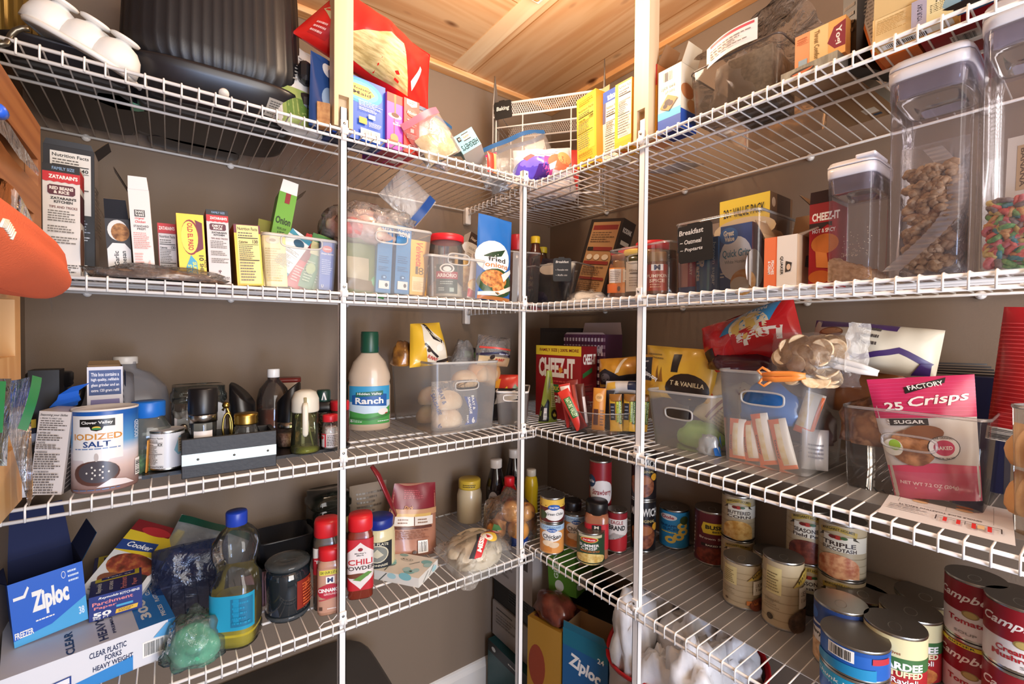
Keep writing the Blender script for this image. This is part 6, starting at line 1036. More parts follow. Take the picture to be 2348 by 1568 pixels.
# turntable
P0 = at(1380, 1003, z=Z2R); d = Vector((P0.x-CAMP.x, P0.y-CAMP.y, 0)).normalized(); TR = .105; Pc = P0+d*TR
root = thing('snack_turntable', 'clear round turntable tray full of snack bars at the corner', 'turntable', frame(Pc)); TC = clear('#f2efec', .05, .05, '#f0ece8')
m = MB(); m.lathe([(.06, .0), (.06, .006), (TR, .008), (TR, .012), (TR*.98, .013), (.001, .013)], TC, 48); m.build('base', root)
m = MB(); m.lathe([(TR, .012), (TR*1.02, .06), (TR*1.025, .062)], TC, 56, caps=(False, False)); m.build('tray_wall', root)
m = MB(); m.tube([(TR*1.022*math.cos(2*PI*i/56), TR*1.022*math.sin(2*PI*i/56), .062) for i in range(56)], .0016, CRIM, 6, True); m.build('rim', root)
def bar(lb, px, x_off, z, w, h, col, spec, roll, lean, seed, turn=0, grp='snack bars in the turntable'):
    p = Pc-d*(TR*.8-x_off); p = pos(px, Z2R+z, y=p.y+.0) if False else p
    k = (px-1380)/FPX*proj(Pc-d*(TR*.8-x_off))[2]; p = p+Vector((d.y, -d.x, 0))*k; p.z = Z2R+z
    return pouch('snack_bar', lb, 'snack bar', p, w, h, .016, col, spec, None, turn, lean, roll, grp, False, .003, seed)
NV = lambda c: [('r', .12, .2, .88, .75, c), ('p', [(.2, .2), (.55, .2), (.8, .75), (.45, .75)], '#2f6a34'), ('t', 'NATURE VALLEY', .5, .48, .5, .2, '#d8e0b0', {'rot': -90, 'b': .02})]
bar('red wrapped snack bar leaning lowest across the tray of the turntable', 1335, .0, .016, .032, .115, '#c8362a', [('r', .2, .3, .8, .8, '#2f6a34'), ('t', 'NATURE VALLEY', .5, .55, .46, .4, '#d8e0b0', {'rot': -90, 'b': .02})], -28, 6, 121)
bar('red wrapped snack bar standing behind the lowest red one', 1313, .03, .014, .032, .12, '#b8302a', [('r', .1, .7, .9, .95, '#ddd2c8'), ('r', .3, .2, .7, .6, '#7a2420')], -12, 6, 122)
bar('dark red snack bar with a shiny top among the red ones', 1330, .035, .014, .03, .13, '#7a2a22', [('r', .35, .1, .6, .9, '#a84a3a')], -10, 6, 123)
bar('thin brown snack bar right beside the orange one', 1342, .03, .014, .024, .12, '#5a2a1e', [('r', .6, .1, .9, .7, '#d8ccc4')], -8, 6, 124)
bar('orange snack bar with a pale number standing upright', 1371, .005, .014, .034, .112, '#d08a34', [('e', .5, .78, .3, .1, '#e0b070'), ('t', '150', .5, .78, .36, .06, '#6a4a24'), ('r', .1, .12, .45, .5, '#5a342c'), ('l', .6, .1, .9, .5, 6, '#7a5a34')], 2, 5, 125)
bar('dark blue snack bar between orange and yellow ones', 1398, .02, .014, .026, .105, '#1d2434', [], 0, 6, 126)
for i, (px, lb) in enumerate(((1412, 'yellow protein bar nearer the orange one'), (1440, 'yellow protein bar in the middle'), (1466, 'yellow protein bar half behind the shelf pole'))):
    bar(lb, px, .008*i, .014, .032, .098, '#d8a838', [('r', .05, .3, .45, .75, '#252a3a'), ('l', .1, .34, .4, .7, 4, '#8a8f9c'), ('r', .55, .25, .75, .8, '#a8b83a'), ('t', 'PROTEIN', .65, .5, .44, .12, '#3a4a20', {'rot': -90}), ('r', .77, .2, .97, .82, '#2c5a2c'), ('t', 'NATURE VALLEY', .87, .5, .56, .13, '#d0d8a8', {'rot': -90}), ('p', [(.0, .88), (.3, .8), (.6, .9), (1, .82), (1, 1), (0, 1)], '#8a5a24')], 3*i-2, 5, 127+i)
lump('cracker_pile', 'round cracker leaning at the pole side of the turntable', 'cracker', Pc-d*.06+Vector((d.y, -d.x, 0))*.085+Vector((0, 0, .02)), (.03, .03, .04), mottled('#c9a068', '#e0c08c', 90, .8), 131, .15)
# gold bags over the turntable
GB = mat('#c8902c', .28, coat=.4)
pouch('chip_bag', 'gold bag with a dark open mouth lying over the turntable', 'bag', at(1432, 886, x=.2), .15, .085, .08, GB, [('p', [(.0, .1), (.5, .02), (.98, .08), (.9, .4), (.5, .34), (.2, .6), (.05, .5)], '#26222a'), ('p', [(.42, .4), (.5, .45), (.64, .95), (.56, .95)], '#e0d4bc'), ('e', .2, .3, .1, .14, '#5a5258')], -70, 0, 10, -6, None, False, .014, 132)
pouch('snack_packet', 'white and navy packet lying on top of the snack bars', 'packet', at(1432, 902, x=.14), .11, .035, .03, '#d0ccc8', [('r', .6, .2, .98, .9, '#26304a'), ('p', [(.02, .2), (.3, .3), (.26, .9), (.05, .8)], '#e0b44a')], -70, 0, 20, -4, None, False, .008, 133)
pouch('chip_bag', 'yellow vanilla snack bag rising from the smaller frosted bin', 'bag', at(1552, 915, x=.17), .17, .13, .06, mat('#d8a634', .32, coat=.3), [('r', .42, .5, .52, .86, '#241e1c'), ('e', .66, .2, .3, .3, '#2c201a'), ('t', 'T & VANILLA', .66, .3, .46, .09, '#d8c49a', {'b': .02}), ('p', [(.2, .3), (.23, .62), (.26, .3), (.29, .6), (.32, .3)], '#8a5a24'), ('l', .05, .72, .36, .86, 2, '#8a6a2a')], -78, 0, 8, 3, None, False, .01, 134, flare=.12)
pouch('chip_bag', 'folded gold bag showing black and white print by the pole', 'bag', at(1500, 900, x=.16), .1, .1, .05, GB, [('p', [(.05, .35), (.5, .3), (.52, .9), (.05, .95)], '#26242a'), ('l', .08, .4, .48, .85, 5, '#d8d4cc'), ('t', 'Nutrition', .5, .4, .5, .1, W, {'rot': 150, 'asp': 1})], -75, 0, 8, -4, None, False, .01, 135)
A = at(1498, 1016, z=Z2R); A.x = .1; A = pos(1498, Z2R+LN, x=.11); B = pos(1628, Z2R+LN, x=.115)
tub('storage_bin', 'smaller frosted snack bin by the shelf pole', 'bin', A, B, 893, .2, FROST, FRIM, .86, (.062, .026, .084), .012, 'frosted storage bins')
pouch('snack_bag', 'cream snack bag with brown stripes slanting in the smaller frosted bin', 'bag', A.lerp(B, .72)+Vector((.08, 0, .05)), .11, .13, .05, '#ddd2ae', [('p', [(.3, .1), (.36, .1), (.62, .9), (.56, .9)], '#8a4a2a'), ('p', [(.42, .1), (.45, .1), (.72, .9), (.69, .9)], '#8a4a2a'), ('e', .16, .5, .1, .06, '#c8423a'), ('l', .5, .1, .9, .4, 5, '#9a9078')], -85, 0, 8, 26, None, False, .01, 136)
lump('snack_bag', 'light green bag showing low through the smaller frosted bin', 'bag', A.lerp(B, .6)+Vector((.06, 0, .004)), (.07, .12, .06), mat('#86b04a', .4), 137, .3, yaw=0)
pouch('snack_bag', 'dark navy and yellow bag seen through the hand hole of the smaller bin', 'bag', A.lerp(B, .6)+Vector((.1, 0, .01)), .12, .11, .04, '#2a2a3c', [('e', .6, .7, .2, .16, '#d8c83a'), ('r', .1, .2, .4, .6, '#5c3a54')], -90, 0, 6, 0, None, False, .01, 138)
m = lump('candy_packet', 'small blue and white foil wrappers lying before the larger frosted bin', 'wrapper', at(1625, 1040, z=Z2R+LN), (.035, .05, .045), mat('#b9c4d0', .25, .3), 139, .6, 3, n=18)
mm = MB(); mm.add([(-.02, -.026, .004), (.0, -.03, .0), (.004, -.024, .02), (-.016, -.02, .018)], [(0, 1, 2, 3)], mat('#2a62b0', .25)); mm.add([(.0, -.03, .02), (.016, -.02, .024), (.012, -.02, .045), (-.004, -.026, .04)], [(0, 1, 2, 3)], mat('#2a62b0', .25)); mm.build('blue_print', m)
# larger frosted bin
A = pos(1660, Z2R+LN, x=.112); B = pos(1850, Z2R+LN, x=.118)
tub('storage_bin', 'larger frosted bin of orange cracker packs with an oval hand hole', 'bin', A, B, 848, .2, FROST, FRIM, .88, (.074, .028, .142), .014, 'frosted storage bins')
def inb(f, x, z): return A.lerp(B, f)+Vector((x, 0, z))
CRP = mottled('#d8c08a', '#e8dcc0', 70, .5)
for i, (f, x, rl, h, lb) in enumerate(((.12, .02, -2, .085, 'orange edged cracker pack at the pole side of the larger frosted bin'), (.32, .024, -8, .085, 'orange edged cracker pack second from the pole side of the larger bin'), (.52, .022, -14, .105, 'orange edged cracker pack with dark lettering in the middle of the larger bin'), (.76, .02, -16, .1, 'orange edged cracker pack leaning toward the far corner of the larger bin'))):
    pouch('cracker_pack', lb, 'packet', inb(f, x, .004), .034, h, .02, '#e2dcd4', [('r', .0, .0, .3, 1, '#e0703a'), ('r', .3, .1, .62, .95, CRP), ('r', .0, 0, 1, .08, '#e0703a'), ('t', 'toasty', .17, .4, .4, .18, '#5a2c18', {'rot': -90}), ('r', .0, .9, .6, 1, '#e0703a')], -90, 6, 5, rl, 'cracker packs in the frosted bin', False, .004, 141+i)
pouch('cracker_pack', 'orange edged cracker pack tilted the other way beside the white pack', 'packet', inb(.84, .045, .075), .036, .085, .02, '#e2dcd4', [('r', .0, .0, 1, .15, '#e0703a'), ('r', .05, .15, .5, .95, CRP), ('r', .85, .1, 1, .95, '#e0703a')], -90, 0, 5, 14, 'cracker packs in the frosted bin', False, .004, 146)
lump('snack_bag', 'bright blue bag behind the hand hole of the larger frosted bin', 'bag', inb(.42, .06, .085), (.06, .13, .085), mat('#1f6ab4', .3, coat=.4), 147, .35, 2.4)
lump('snack_bag', 'dark brown bag behind the cracker packs', 'bag', inb(.72, .1, .05), (.08, .12, .09), mat('#6a5450', .4), 148, .35)
A2, B2 = inb(.97, .02, .004), inb(.97, .15, .004)
pouch('snack_bag', 'white foil pack in the far corner of the larger frosted bin', 'packet', inb(.97, .05, .006), .045, .08, .03, mat('#d0d0d4', .25, .2), [('l', .2, .3, .8, .7, 4, '#8a8a94')], -60, 0, 0, 0, None, False, .006, 149)
# crisp bag on top
RED = mat('#c41f24', .25, coat=.5)
pouch('chip_bag', 'red potato chip bag lying upside down over the larger frosted bin', 'bag', at(1728, 832, x=.2), .22, .12, .1, RED, [('p', [(.3, .55), (.82, .55), (.92, .95), (.5, .97)], '#3f94c8'), ('e', .62, .58, .2, .3, '#e8d8b4'), ('e', .62, .58, .17, .25, '#e8c468'), ('p', [(.42, .1), (.96, .22), (.94, .6), (.44, .5)], '#c41f24'), ('t', "Lay's", .7, .38, .42, .3, W, {'rot': 180, 'b': .05, 'sh': .2}), ('t', 'PARTY SIZE', .66, .88, .3, .08, W, {'rot': 180, 'b': .03}), ('p', [(.02, .1), (.2, .08), (.2, .4), (.04, .4)], '#2a1a24')], -90, 0, 12, -18, None, False, .014, 151, nv=18, fc=8, back='#a01a20')
lump('chip_bag', 'dark maroon bag tucked under the red chip bag', 'bag', at(1700, 850, x=.2), (.1, .16, .05), mat('#4a1420', .3, coat=.4), 152, .3)
# sleeve of crackers with clips
o = thing('cracker_sleeve', 'clear bag packed with round crackers, slung over the rim of the larger bin', 'bag', Matrix.Translation(at(1862, 868, x=.14)) @ Matrix.Rotation(math.radians(-82), 4, 'Z'))
rd = random.Random(5); CK = [mottled('#e0bd92', '#f0d9b6', 120, .8), mottled('#d8b486', '#ead0a8', 120, .8)]
for i in range(64):
    m = MB(); t = i/63; x = rd.uniform(-.05, .045)*(1-.25*abs(t-.4)); z = rd.uniform(.0, .07); y = rd.uniform(-.022, .02)
    m.lathe([(.0165, -.0022), (.018, 0), (.0165, .0022)], CK[i % 2], 18, Matrix.Translation((x, y-.012, z)) @ Matrix.Rotation(rd.uniform(.7, 1.9), 4, 'X') @ Matrix.Rotation(rd.uniform(-.5, .5), 4, 'Y')); m.build('cracker', o)
m = MB(); film_m = clear('#ffffff', .1, .07, '#ffffff', .7, 40)
for s in (-1, 1): m.grid(lambda u, v: Vector(((u-.5)*.15*(1-.1*v), s*.046*(math.sin(PI*u)*math.sin(PI*min(max(v, .01), .99)))**.5, -.012+.1*v))+noise.noise_vector(Vector((u*6, v*6, s)))*.006, 16, 14, film_m)
m.grid(lambda u, v: Vector((.058+.03*u, -.035+.03*u, .02+.085*v))+noise.noise_vector(Vector((u*3, v*5, 3)))*.006, 8, 10, clear('#ffffff', .4, .1, '#f4f0ea', .5, 30)); m.build('bag_film', o)
def clip(lb, p, col, L, yaw, roll):
    rt = thing('bag_clip', lb, 'clip', frame(p, yaw, 0, roll)); cm = mat(col, .35)
    for s in (0, 1):
        m = MB(); m.tube([(-L/2, 0, .005*s), (-L*.2, -.002, .005*s+.003*(1 if s else -1)), (L*.2, -.002, .005*s+.002*(1 if s else -1)), (L/2, 0, .0025)], .0034, cm, 8, flat=1.6); m.tube([(-L/2, 0, .005*s), (-L*.62, .0, .012*(1 if s else -1)+.0025), (-L*.5, 0, .018*(1 if s else -1)+.0025), (-L*.3, 0, .008*(1 if s else -1)+.0025)], .0026, cm, 8); m.build('jaw', rt)
    return rt
clip('orange bag clip pinching the cracker bag over the frosted rim', at(1797, 866, x=.075), '#e88a3c', .07, -80, -5)
clip('white bag clip at the open end of the cracker bag', at(1945, 842, x=.12), '#e4e0da', .085, -80, 14)
# cream and purple bag
pouch('chip_bag', 'cream and purple bag of dips lying behind the cracker bag', 'bag', at(1985, 850, x=.22), .2, .09, .09, '#d4ccb8', [('r', .0, .84, .7, 1, '#4a2c6a'), ('p', [(.1, .22), (.5, .18), (.75, .4), (.95, .2), (.98, .3), (.75, .52), (.5, .28), (.1, .32)], '#3c2460'), ('e', .2, .7, .12, .14, '#8a5a3a'), ('e', .2, .74, .1, .07, '#c4946a'), ('l', .5, .45, .62, .9, 3, '#4a4440'), ('p', [(.84, .02), (.97, .06), (.97, .3), (.9, .26)], '#3c2460'), ('t', 'DIPS', .46, .6, .2, .06, '#4a4440', {'rot': -90})], -90, 0, 10, 6, None, False, .012, 153)
lump('tortilla_bag', 'brown bag of flat rounds leaning over the clear bin', 'bag', at(1995, 945, x=.27), (.09, .15, .1), mottled('#9a5c34', '#c48452', 16, .3, coat=.6), 154, .3, 2, n=32)
# clear bin with pretzel crisps
A = pos(1937, Z2R+LN, x=.13); B = pos(2240, Z2R+LN, x=.1)
A = at(1937, 1112, z=Z2R+LN); B = at(2252, 1182, z=Z2R+LN)
tub('storage_bin', 'clear bin holding the pink pretzel bag, on the loose paper', 'bin', A, B, 930, .17, CLR, CRIM, .93, (.066, .024, .094), .016, 'clear storage bins', rim=.0018)
def in3(f, x, z): return A.lerp(B, f)+Vector((x, 0, z))
PK = '#c82a5c'
pouch('pretzel_bag', 'pink and white pretzel cracker bag leaning in the clear bin', 'bag', in3(.68, .03, .004), .108, .2, .055, '#d8d4d2', [('r', 0, .0, 1, .22, '#d05a7c'), ('p', [(0, .22), (1, .22), (1, .27), (.5, .3), (0, .26)], '#d8446c'), ('r', 0, .66, 1, 1, PK)]+[('r', .0, .68+.03*i, 1, .684+.03*i, '#d8487a') for i in range(10)]+[('p', [(.34, .86), (.72, .94), (.74, .985), (.34, .915)], '#1c1a1a'), ('t', 'FACTORY', .54, .925, .34, .04, W, {'rot': 10, 'asp': .6, 'b': .02}), ('t', 'Crisps', .64, .8, .6, .1, W, {'rot': 8, 'asp': .6, 'sh': .3, 'b': .02}), ('t', '25', .2, .76, .18, .07, W, {'b': .03}), ('t', 'SUGAR', .3, .63, .4, .035, W), ('r', .12, .6, .5, .655, '#2a2624'), ('t', 'SUGAR', .31, .628, .3, .03, W), ('e', .3, .42, .24, .15, mottled('#7a4a2a', '#c48a5c', 60)), ('e', .44, .54, .2, .06, '#8a5430'), ('e', .1, .42, .1, .07, '#e4e2d4'), ('e', .12, .44, .06, .045, '#9ac04a'), ('e', .62, .42, .17, .095, '#3a3634'), ('e', .62, .42, .16, .09, '#e8e4e0'), ('e', .62, .42, .11, .062, PK), ('t', 'BAKED', .62, .42, .17, .03, W, {'b': .02}), ('t', 'THE ORIGINAL', .62, .49, .2, .016, '#3a3634', {'arc': .01}), ('t', 'PRETZEL CRACKER', .62, .345, .2, .016, '#3a3634', {'arc': -.01}), ('t', 'NET WT 7.2 OZ (204g)', .4, .12, .62, .035, '#f0dce0', {'rot': -4, 'asp': .6})], -68, 0, 6, -7, None, True, .004, 155, nar=-.3)
lump('cookie_bag', 'clear bag of round brown cookies inside the clear bin', 'bag', in3(.2, .06, .075), (.1, .12, .085), mottled('#8a5c3a', '#c9956a', 26, .3, c3='#6a4028', coat=.8, bump=.5), 156, .4, 2.2, n=32)
o = thing('plastic_cutlery', 'bundle of clear plastic spoons fanned inside the clear bin', 'cutlery', frame(in3(.32, .05, .004), -75))
cm = clear('#e4dcd8', .25, .08, '#d0c0bc')
for i in range(9):
    m = MB(); a = -.75+.12*i; m.tube([(-.05+.012*i, .003*(i % 3), .004), (-.02+.012*i, .003*(i % 3), .04), (.005+.01*i, .004*(i % 3), .085)], .0032, cm, 6, flat=.4); m.build('spoon_handle', o)
lump('plastic_bag', 'pinkish crumpled wrapper behind the plastic spoons', 'bag', in3(.5, .08, .006), (.06, .08, .085), mottled('#8a6268', '#a98088', 30, .4), 157, .3)
A4, B4 = r2(2185, .3), r2(2300, .3)
carton('dark_box', 'dark blue box against the wall behind the pink pretzel bag', 'box', A4, B4, 862, .08, '#1c2450', R=[('r', 0, 0, 1, 1, '#14162a')])
m = MB()
for i in range(5): m.box((-.055, -.004+.006*i, .0045*i), (.05, .001+.006*i, .0045*i+.003), '#221c1c', Matrix.Rotation(.12*i, 4, 'Z'))
tag(m.build('dark_cutlery', None, frame(Vector((.33, -.83, A4.z+hgt(A4, 862)+.001)), -90)), 'dark flat plastic strips fanned on top of the blue box', 'cutlery')
pouch('chip_bag', 'red ribbed bag at the far end of the snack shelf', 'bag', r2(2352, .24, .1), .09, .22, .05, '#b81f24', [('r', 0, .03*i, 1, .03*i+.008, '#d8494a') for i in range(3, 30)]+[('b', .0, .0, .4, .1, 8, 1)], -90, 0, 4, 4, None, False, .004, 158)
A5 = r2(2312, .09); B5 = r2(2500, .06)
tub('storage_bin', 'clear bin of rolls at the picture edge of the snack shelf', 'bin', A5, B5, 930, .2, CLR, CRIM, .93, None, .016, 'clear storage bins', rim=.0018)
for i, (z, dx) in enumerate(((.09, .05), (.02, .055))): bun(('golden roll on top in the last clear bin', 'golden roll underneath in the last clear bin')[i], A5.lerp(B5, .55)+Vector((dx, 0, z)), (.07, .1, .06), BUN, 0, 0, 40+i, 0)
# loose paper
q = [at(x, y, z=Z2R+LN+.0006) for x, y in ((2012, 1174), (2329, 1252), (2305, 1150), (2052, 1115))]
m = MB(); ux = (q[1]-q[0]); uv = (q[3]-q[0]); S = flat((0, 0, 0), ux, uv, (0, 0, 1))
m.grid(lambda u, v: S(u, v, .0002), 4, 4, mat('#dcd8d8', .6)); draw(m, S, [('r', .1, .5, .105, .95, '#8a8684'), ('r', .5, .5, .503, .95, '#8a8684'), ('r', .86, .4, .863, .95, '#8a8684'), ('r', .1, .5, .86, .503, '#b0acaa'), ('t', 'SINGLE SLICE TOASTING RESULTS', .45, .42, .66, .035, '#5a5654', {'rot': 180}), ('e', .28, .72, .07, .035, '#b5713a'), ('e', .28, .62, .07, .04, '#d8b48a'), ('e', .64, .74, .07, .035, '#b5713a'), ('e', .64, .64, .07, .04, '#d8b48a'), ('l', .05, .2, .4, .4, 4, '#bcb8b6'), ('r', .44, .28, .92, .29, '#3c3836'), ('r', .44, .16, .45, .28, '#3c3836'), ('r', .91, .16, .92, .28, '#3c3836'), ('r', .66, .18, .665, .28, '#3c3836'), ('r', .5, .15, .53, .27, '#d8302c'), ('r', .6, .15, .63, .27, '#d8302c'), ('r', .71, .13, .74, .27, '#d8302c'), ('r', .75, .16, .8, .26, '#e0bc8a'), ('r', .82, .13, .85, .27, '#d8302c')])
tag(m.build('instruction_sheet', None, Matrix.Translation(q[0])), 'white instruction sheet with red marks lying under the clear pretzel bin', 'paper')
# ================================================================ lowest shelf
def l1(px, y, dz=0): return pos(px, Z1L+dz, y=y)
NAVY = '#1c2f7a'
# forks box: front-right corner at the lip end
B = at(402, 1496, z=Z1L); a = math.radians(10); A = B-Vector((math.cos(a), math.sin(a), 0))*.3; A.x = max(A.x, XL+.02)
A = B-Vector((math.cos(a), math.sin(a), 0))*((B.x-XL-.03)/math.cos(a)); hf = zat(B, 1414)-B.z; wf = (B-A).length
fork = carton('forks_box', 'large white and blue box of plastic forks lying under the freezer bag box', 'box', A, B, hf, .21, '#dcdde2', F=[('p', [(.0, 0), (.72, 0), (.72, .38), (.0, .1)], '#2f86cc'), ('p', [(.38, 0), (.72, 0), (.72, .4), (.38, .18)], '#2f86cc'), ('r', .95, 0, 1, 1, '#2f86cc'), ('p', [(.9, .0), (1, .0), (1, .45), (.93, .4)], '#2f86cc'), ('t', 'CLEAR PLASTIC', .57, .78, .22, .15, '#1c2850', {'b': .02}), ('t', 'FORKS', .6, .6, .1, .14, '#1c2850', {'b': .02}), ('t', 'HEAVY WEIGHT', .6, .42, .24, .13, '#1c2850'), ('b', .78, .2, .93, .62, 18), ('p', [(.85, .66), (.94, .95), (.97, .92), (.96, .6)], '#58a4d8'), ('p', [(.02, .04), (.36, .12), (.36, .5), (.02, .42)], '#1f3f8c'), ('p', [(.03, .07), (.35, .15), (.35, .47), (.03, .39)], '#e8e8ec'), ('t', 'Hefty', .25, .27, .2, .24, '#1f3f8c', {'sh': .2, 'b': .05})], T=[('r', .76, 0, 1, 1, '#2a7cc8'), ('t', '300', .83, .36, .42, .07, W, {'rot': 90, 'b': .04}), ('t', 'CLEAR', .9, .72, .2, .035, W, {'rot': 90}), ('t', 'PIECES', .94, .22, .24, .03, W, {'rot': 90}), ('t', 'PLASTIC FORKS', .94, .62, .4, .03, W, {'rot': 90}), ('t', 'CLEAR', .36, .2, .4, .05, '#1f2f5c', {'rot': 90, 'b': .03}), ('t', 'HEAVY', .55, .25, .42, .055, '#1f2f5c', {'rot': 90, 'b': .03}), ('t', 'PREMIUM', .62, .3, .4, .02, '#1f2f5c', {'rot': 90})], R=[('r', 0, 0, 1, 1, '#1f62a8')], side='#d0d2da')
ZT = Z1L+hf
# freezer bag box
B = at(203, 1426, z=ZT+.001); a = math.radians(14); u = Vector((math.cos(a), math.sin(a), 0)); A = B-u*((B.x-XL-.03)/math.cos(a)); ZB = '#1f5fc4'
carton('freezer_bag_box', 'opened bright blue freezer bag box lying on the forks box', 'box', A, B, 1338, .12, ZB, F=[('p', [(0, 0), (1, 0), (1, .42), (.5, .16), (0, .1)], '#48a4d8'), ('t', 'Ziploc', .52, .56, .5, .42, W, {'b': .05}), ('l', .3, .27, .6, .32, 1, W), ('p', [(.05, .72), (.2, .72), (.26, .86), (.24, .89), (.18, .77), (.05, .77)], W), ('t', '38', .92, .2, .08, .13, '#cfe4f4', {'b': .03}), ('t', 'FREEZER', .14, .17, .24, .1, W, {'b': .03}), ('e', .72, .88, .03, .06, W), ('e', .72, .88, .024, .05, ZB), ('l', .78, .72, .95, .95, 3, '#cfe0f4')], R=[('t', '38', .4, .6, .4, .2, '#8fc4ec')], flaps=[('B', 80, .09, '#14295c'), ('R', 60, .05, '#3f94d0'), ('L', 40, .05, '#14295c')], inner='#0f1c48', roll=-4)
# parchment box
A = at(204, 1428, z=ZT+.002); B = at(299, 1424, z=ZT+.002); B = A+Vector((math.cos(math.radians(3)), math.sin(math.radians(3)), 0))*(.075)
k_ = (proj(A)[2]); wpx = 95/FPX*k_; B = A+(B-A).normalized()*wpx
carton('parchment_box', 'long navy and yellow parchment paper box pointing at the viewer', 'box', A, B, 1372, .2, NAVY, F=[('t', 'Reynolds', .36, .86, .38, .12, W, {'sh': .3, 'b': .02}), ('t', 'KITCHENS', .76, .86, .38, .1, W), ('t', 'Parchment', .44, .67, .76, .15, '#e88a8a', {'b': .02}), ('t', 'Paper', .3, .48, .42, .14, '#e88a8a', {'b': .02}), ('t', '50', .24, .22, .34, .2, W, {'b': .04}), ('t', 'SQ FT', .22, .07, .3, .08, W), ('r', .5, .34, .82, .43, '#48a4d0'), ('p', [(.48, .08), (.9, .1), (.92, .27), (.5, .25)], '#e8b83a'), ('l', .54, .12, .88, .24, 2, '#5a4020')], T=[('r', .08, .3, .95, 1, '#e4d23a')]+[('r', .2, .33+.22*i, .86, .51+.22*i, NAVY) for i in range(3)]+[('r', .24, .41+.22*i, .82, .5+.22*i, '#dcd6cc') for i in range(3)]+[('t', ('Tear at', 'Press &', 'an angle')[i], .53, .365+.22*i, .5, .025, W, {'b': .02}) for i in range(3)]+[('e', .9, .66, .12, .05, '#a8242c'), ('t', 'Reynolds', .18, .15, .22, .12, W, {'rot': 90, 'sh': .2, 'b': .02}), ('t', 'KITCHENS', .4, .16, .2, .07, W, {'rot': 90}), ('t', 'Parchment', .64, .15, .26, .12, '#e88a8a', {'rot': 90, 'b': .02}), ('t', 'Paper', .86, .12, .16, .12, '#e88a8a', {'rot': 90, 'b': .02})], L=[('r', 0, 0, 1, 1, '#16245c')], side='#18266a')
# slow cooker liner box leaning beside it
p0 = at(306, 1386, z=ZT+.002); p1 = at(424, 1218, y=p0.y+.13); X = (p1-p0); hh = X.length; X.normalize(); Yv = Vector((-1, .25, .35)); Yv = (Yv-X*Yv.dot(X)).normalized(); Zv = Yv.cross(X).normalized()
if Zv.y > 0: Zv = -Zv
Mm = Matrix((-Yv, -Zv, X)).transposed().to_4x4(); Mm.translation = p0+Yv*.1
carton('liner_box', 'yellow and white cooker liner box leaning against the parchment box', 'box', (0, 0, 0), (.1, 0, 0), hh, .02, '#d8d4ce', M=Mm, F=[('r', 0, .55, 1, 1, '#d8b82c'), ('r', 0, .84, .8, 1, '#7a1c20'), ('p', [(.0, .56), (.7, .62), (.7, .74), (0, .7)], '#26407c'), ('t', 'Cooker', .4, .66, .5, .07, W, {'sh': .3, 'b': .02}), ('e', .5, .4, .45, .16, mottled('#5a2c1c', '#b5703c', 50, .5, c3='#8a3a2a')), ('e', .4, .2, .3, .09, '#7a4a34'), ('r', .6, .24, .9, .34, '#2a2624'), ('l', .1, .03, .7, .1, 2, '#8a8480'), ('e', .5, .88, .3, .06, '#a8282c')], R=[('r', 0, .4, 1, 1, '#e4c42c')], side='#d8d4ce')
# bags behind the oil
pouch('plastic_bag', 'dark clear bag folded behind the green bag', 'bag', l1(440, .2), .14, .16, .06, clear('#c9d0e4', .3, .1, '#3a4468', .8, 26), [], 0, 0, 10, 0, None, False, .02, 161)
o = lump('produce_bag', 'clear bag with bright green contents beside the oil bottle', 'bag', l1(450, .06), (.095, .09, .062), mottled('#3a9a72', '#6ac49a', 20, .35, coat=.6), 162, .3, 2)
w2 = lump('wrapper', None, None, (0, 0, 0), (.11, .11, .09), clear('#f0f4f4', .15, .07, '#dfeae8', 1, 30), 163, .45, 2.2, n=36, fine=.2); w2.parent = o
M = Matrix.Translation(at(425, 1210, y=.2)) @ Matrix.Rotation(math.radians(38), 4, 'Y')
zipbag('zipper_bag', 'clear zipper bag with a dark green zip lying against the wall of the lowest shelf', 'bag', (0, 0, 0), .17, .12, .04, '#1f5a44', seed=164, amp=.014, body=.25, tint='#dfe6e8', M=Matrix.Translation(l1(445, .27, .06)) @ Matrix.Rotation(math.radians(30), 4, 'Y') @ Matrix.Rotation(math.radians(-30), 4, 'X'), stripw=.016, zat_=.85, fill=(mottled('#5a3a40', '#8a5a5a', 30, .5), .6, .4, .6))
# oil bottle
P = stand(543, 1492, Z1L, .085)
OC = clear('#eef0f0', .04, .03, '#e4e8ec')
root = jar('oil_bottle', 'plastic bottle of yellow oil with a blue cap and cyan label', 'bottle', P, [(.038, .001), (.043, .006), (.043, .02), (.041, .03), (.043, .04), (.0425, .125), (.034, .14), (.032, .15), (.036, .165), (.041, .185), (.038, .21), (.026, .228), (.0175, .236), (.0165, .242)], OC, [('oil', [(.0365, .003), (.0415, .008), (.0415, .088), (.001, .0885)], mat('#b5a32c', .06, spec=.6, coat=.4), {}), ('cap', cap(.0195, .238, .027), '#1f3fa8', {'sq': 2})], [('label', .0432, .042, .112, 120, '#1f94b8', [('r', .55, .1, .95, .9, '#1c6f94'), ('r', .6, .2, .7, .9, '#178bb4'), ('l', .58, .15, .92, .85, 5, '#178bb4')])], turn=-20, sq=3.4)
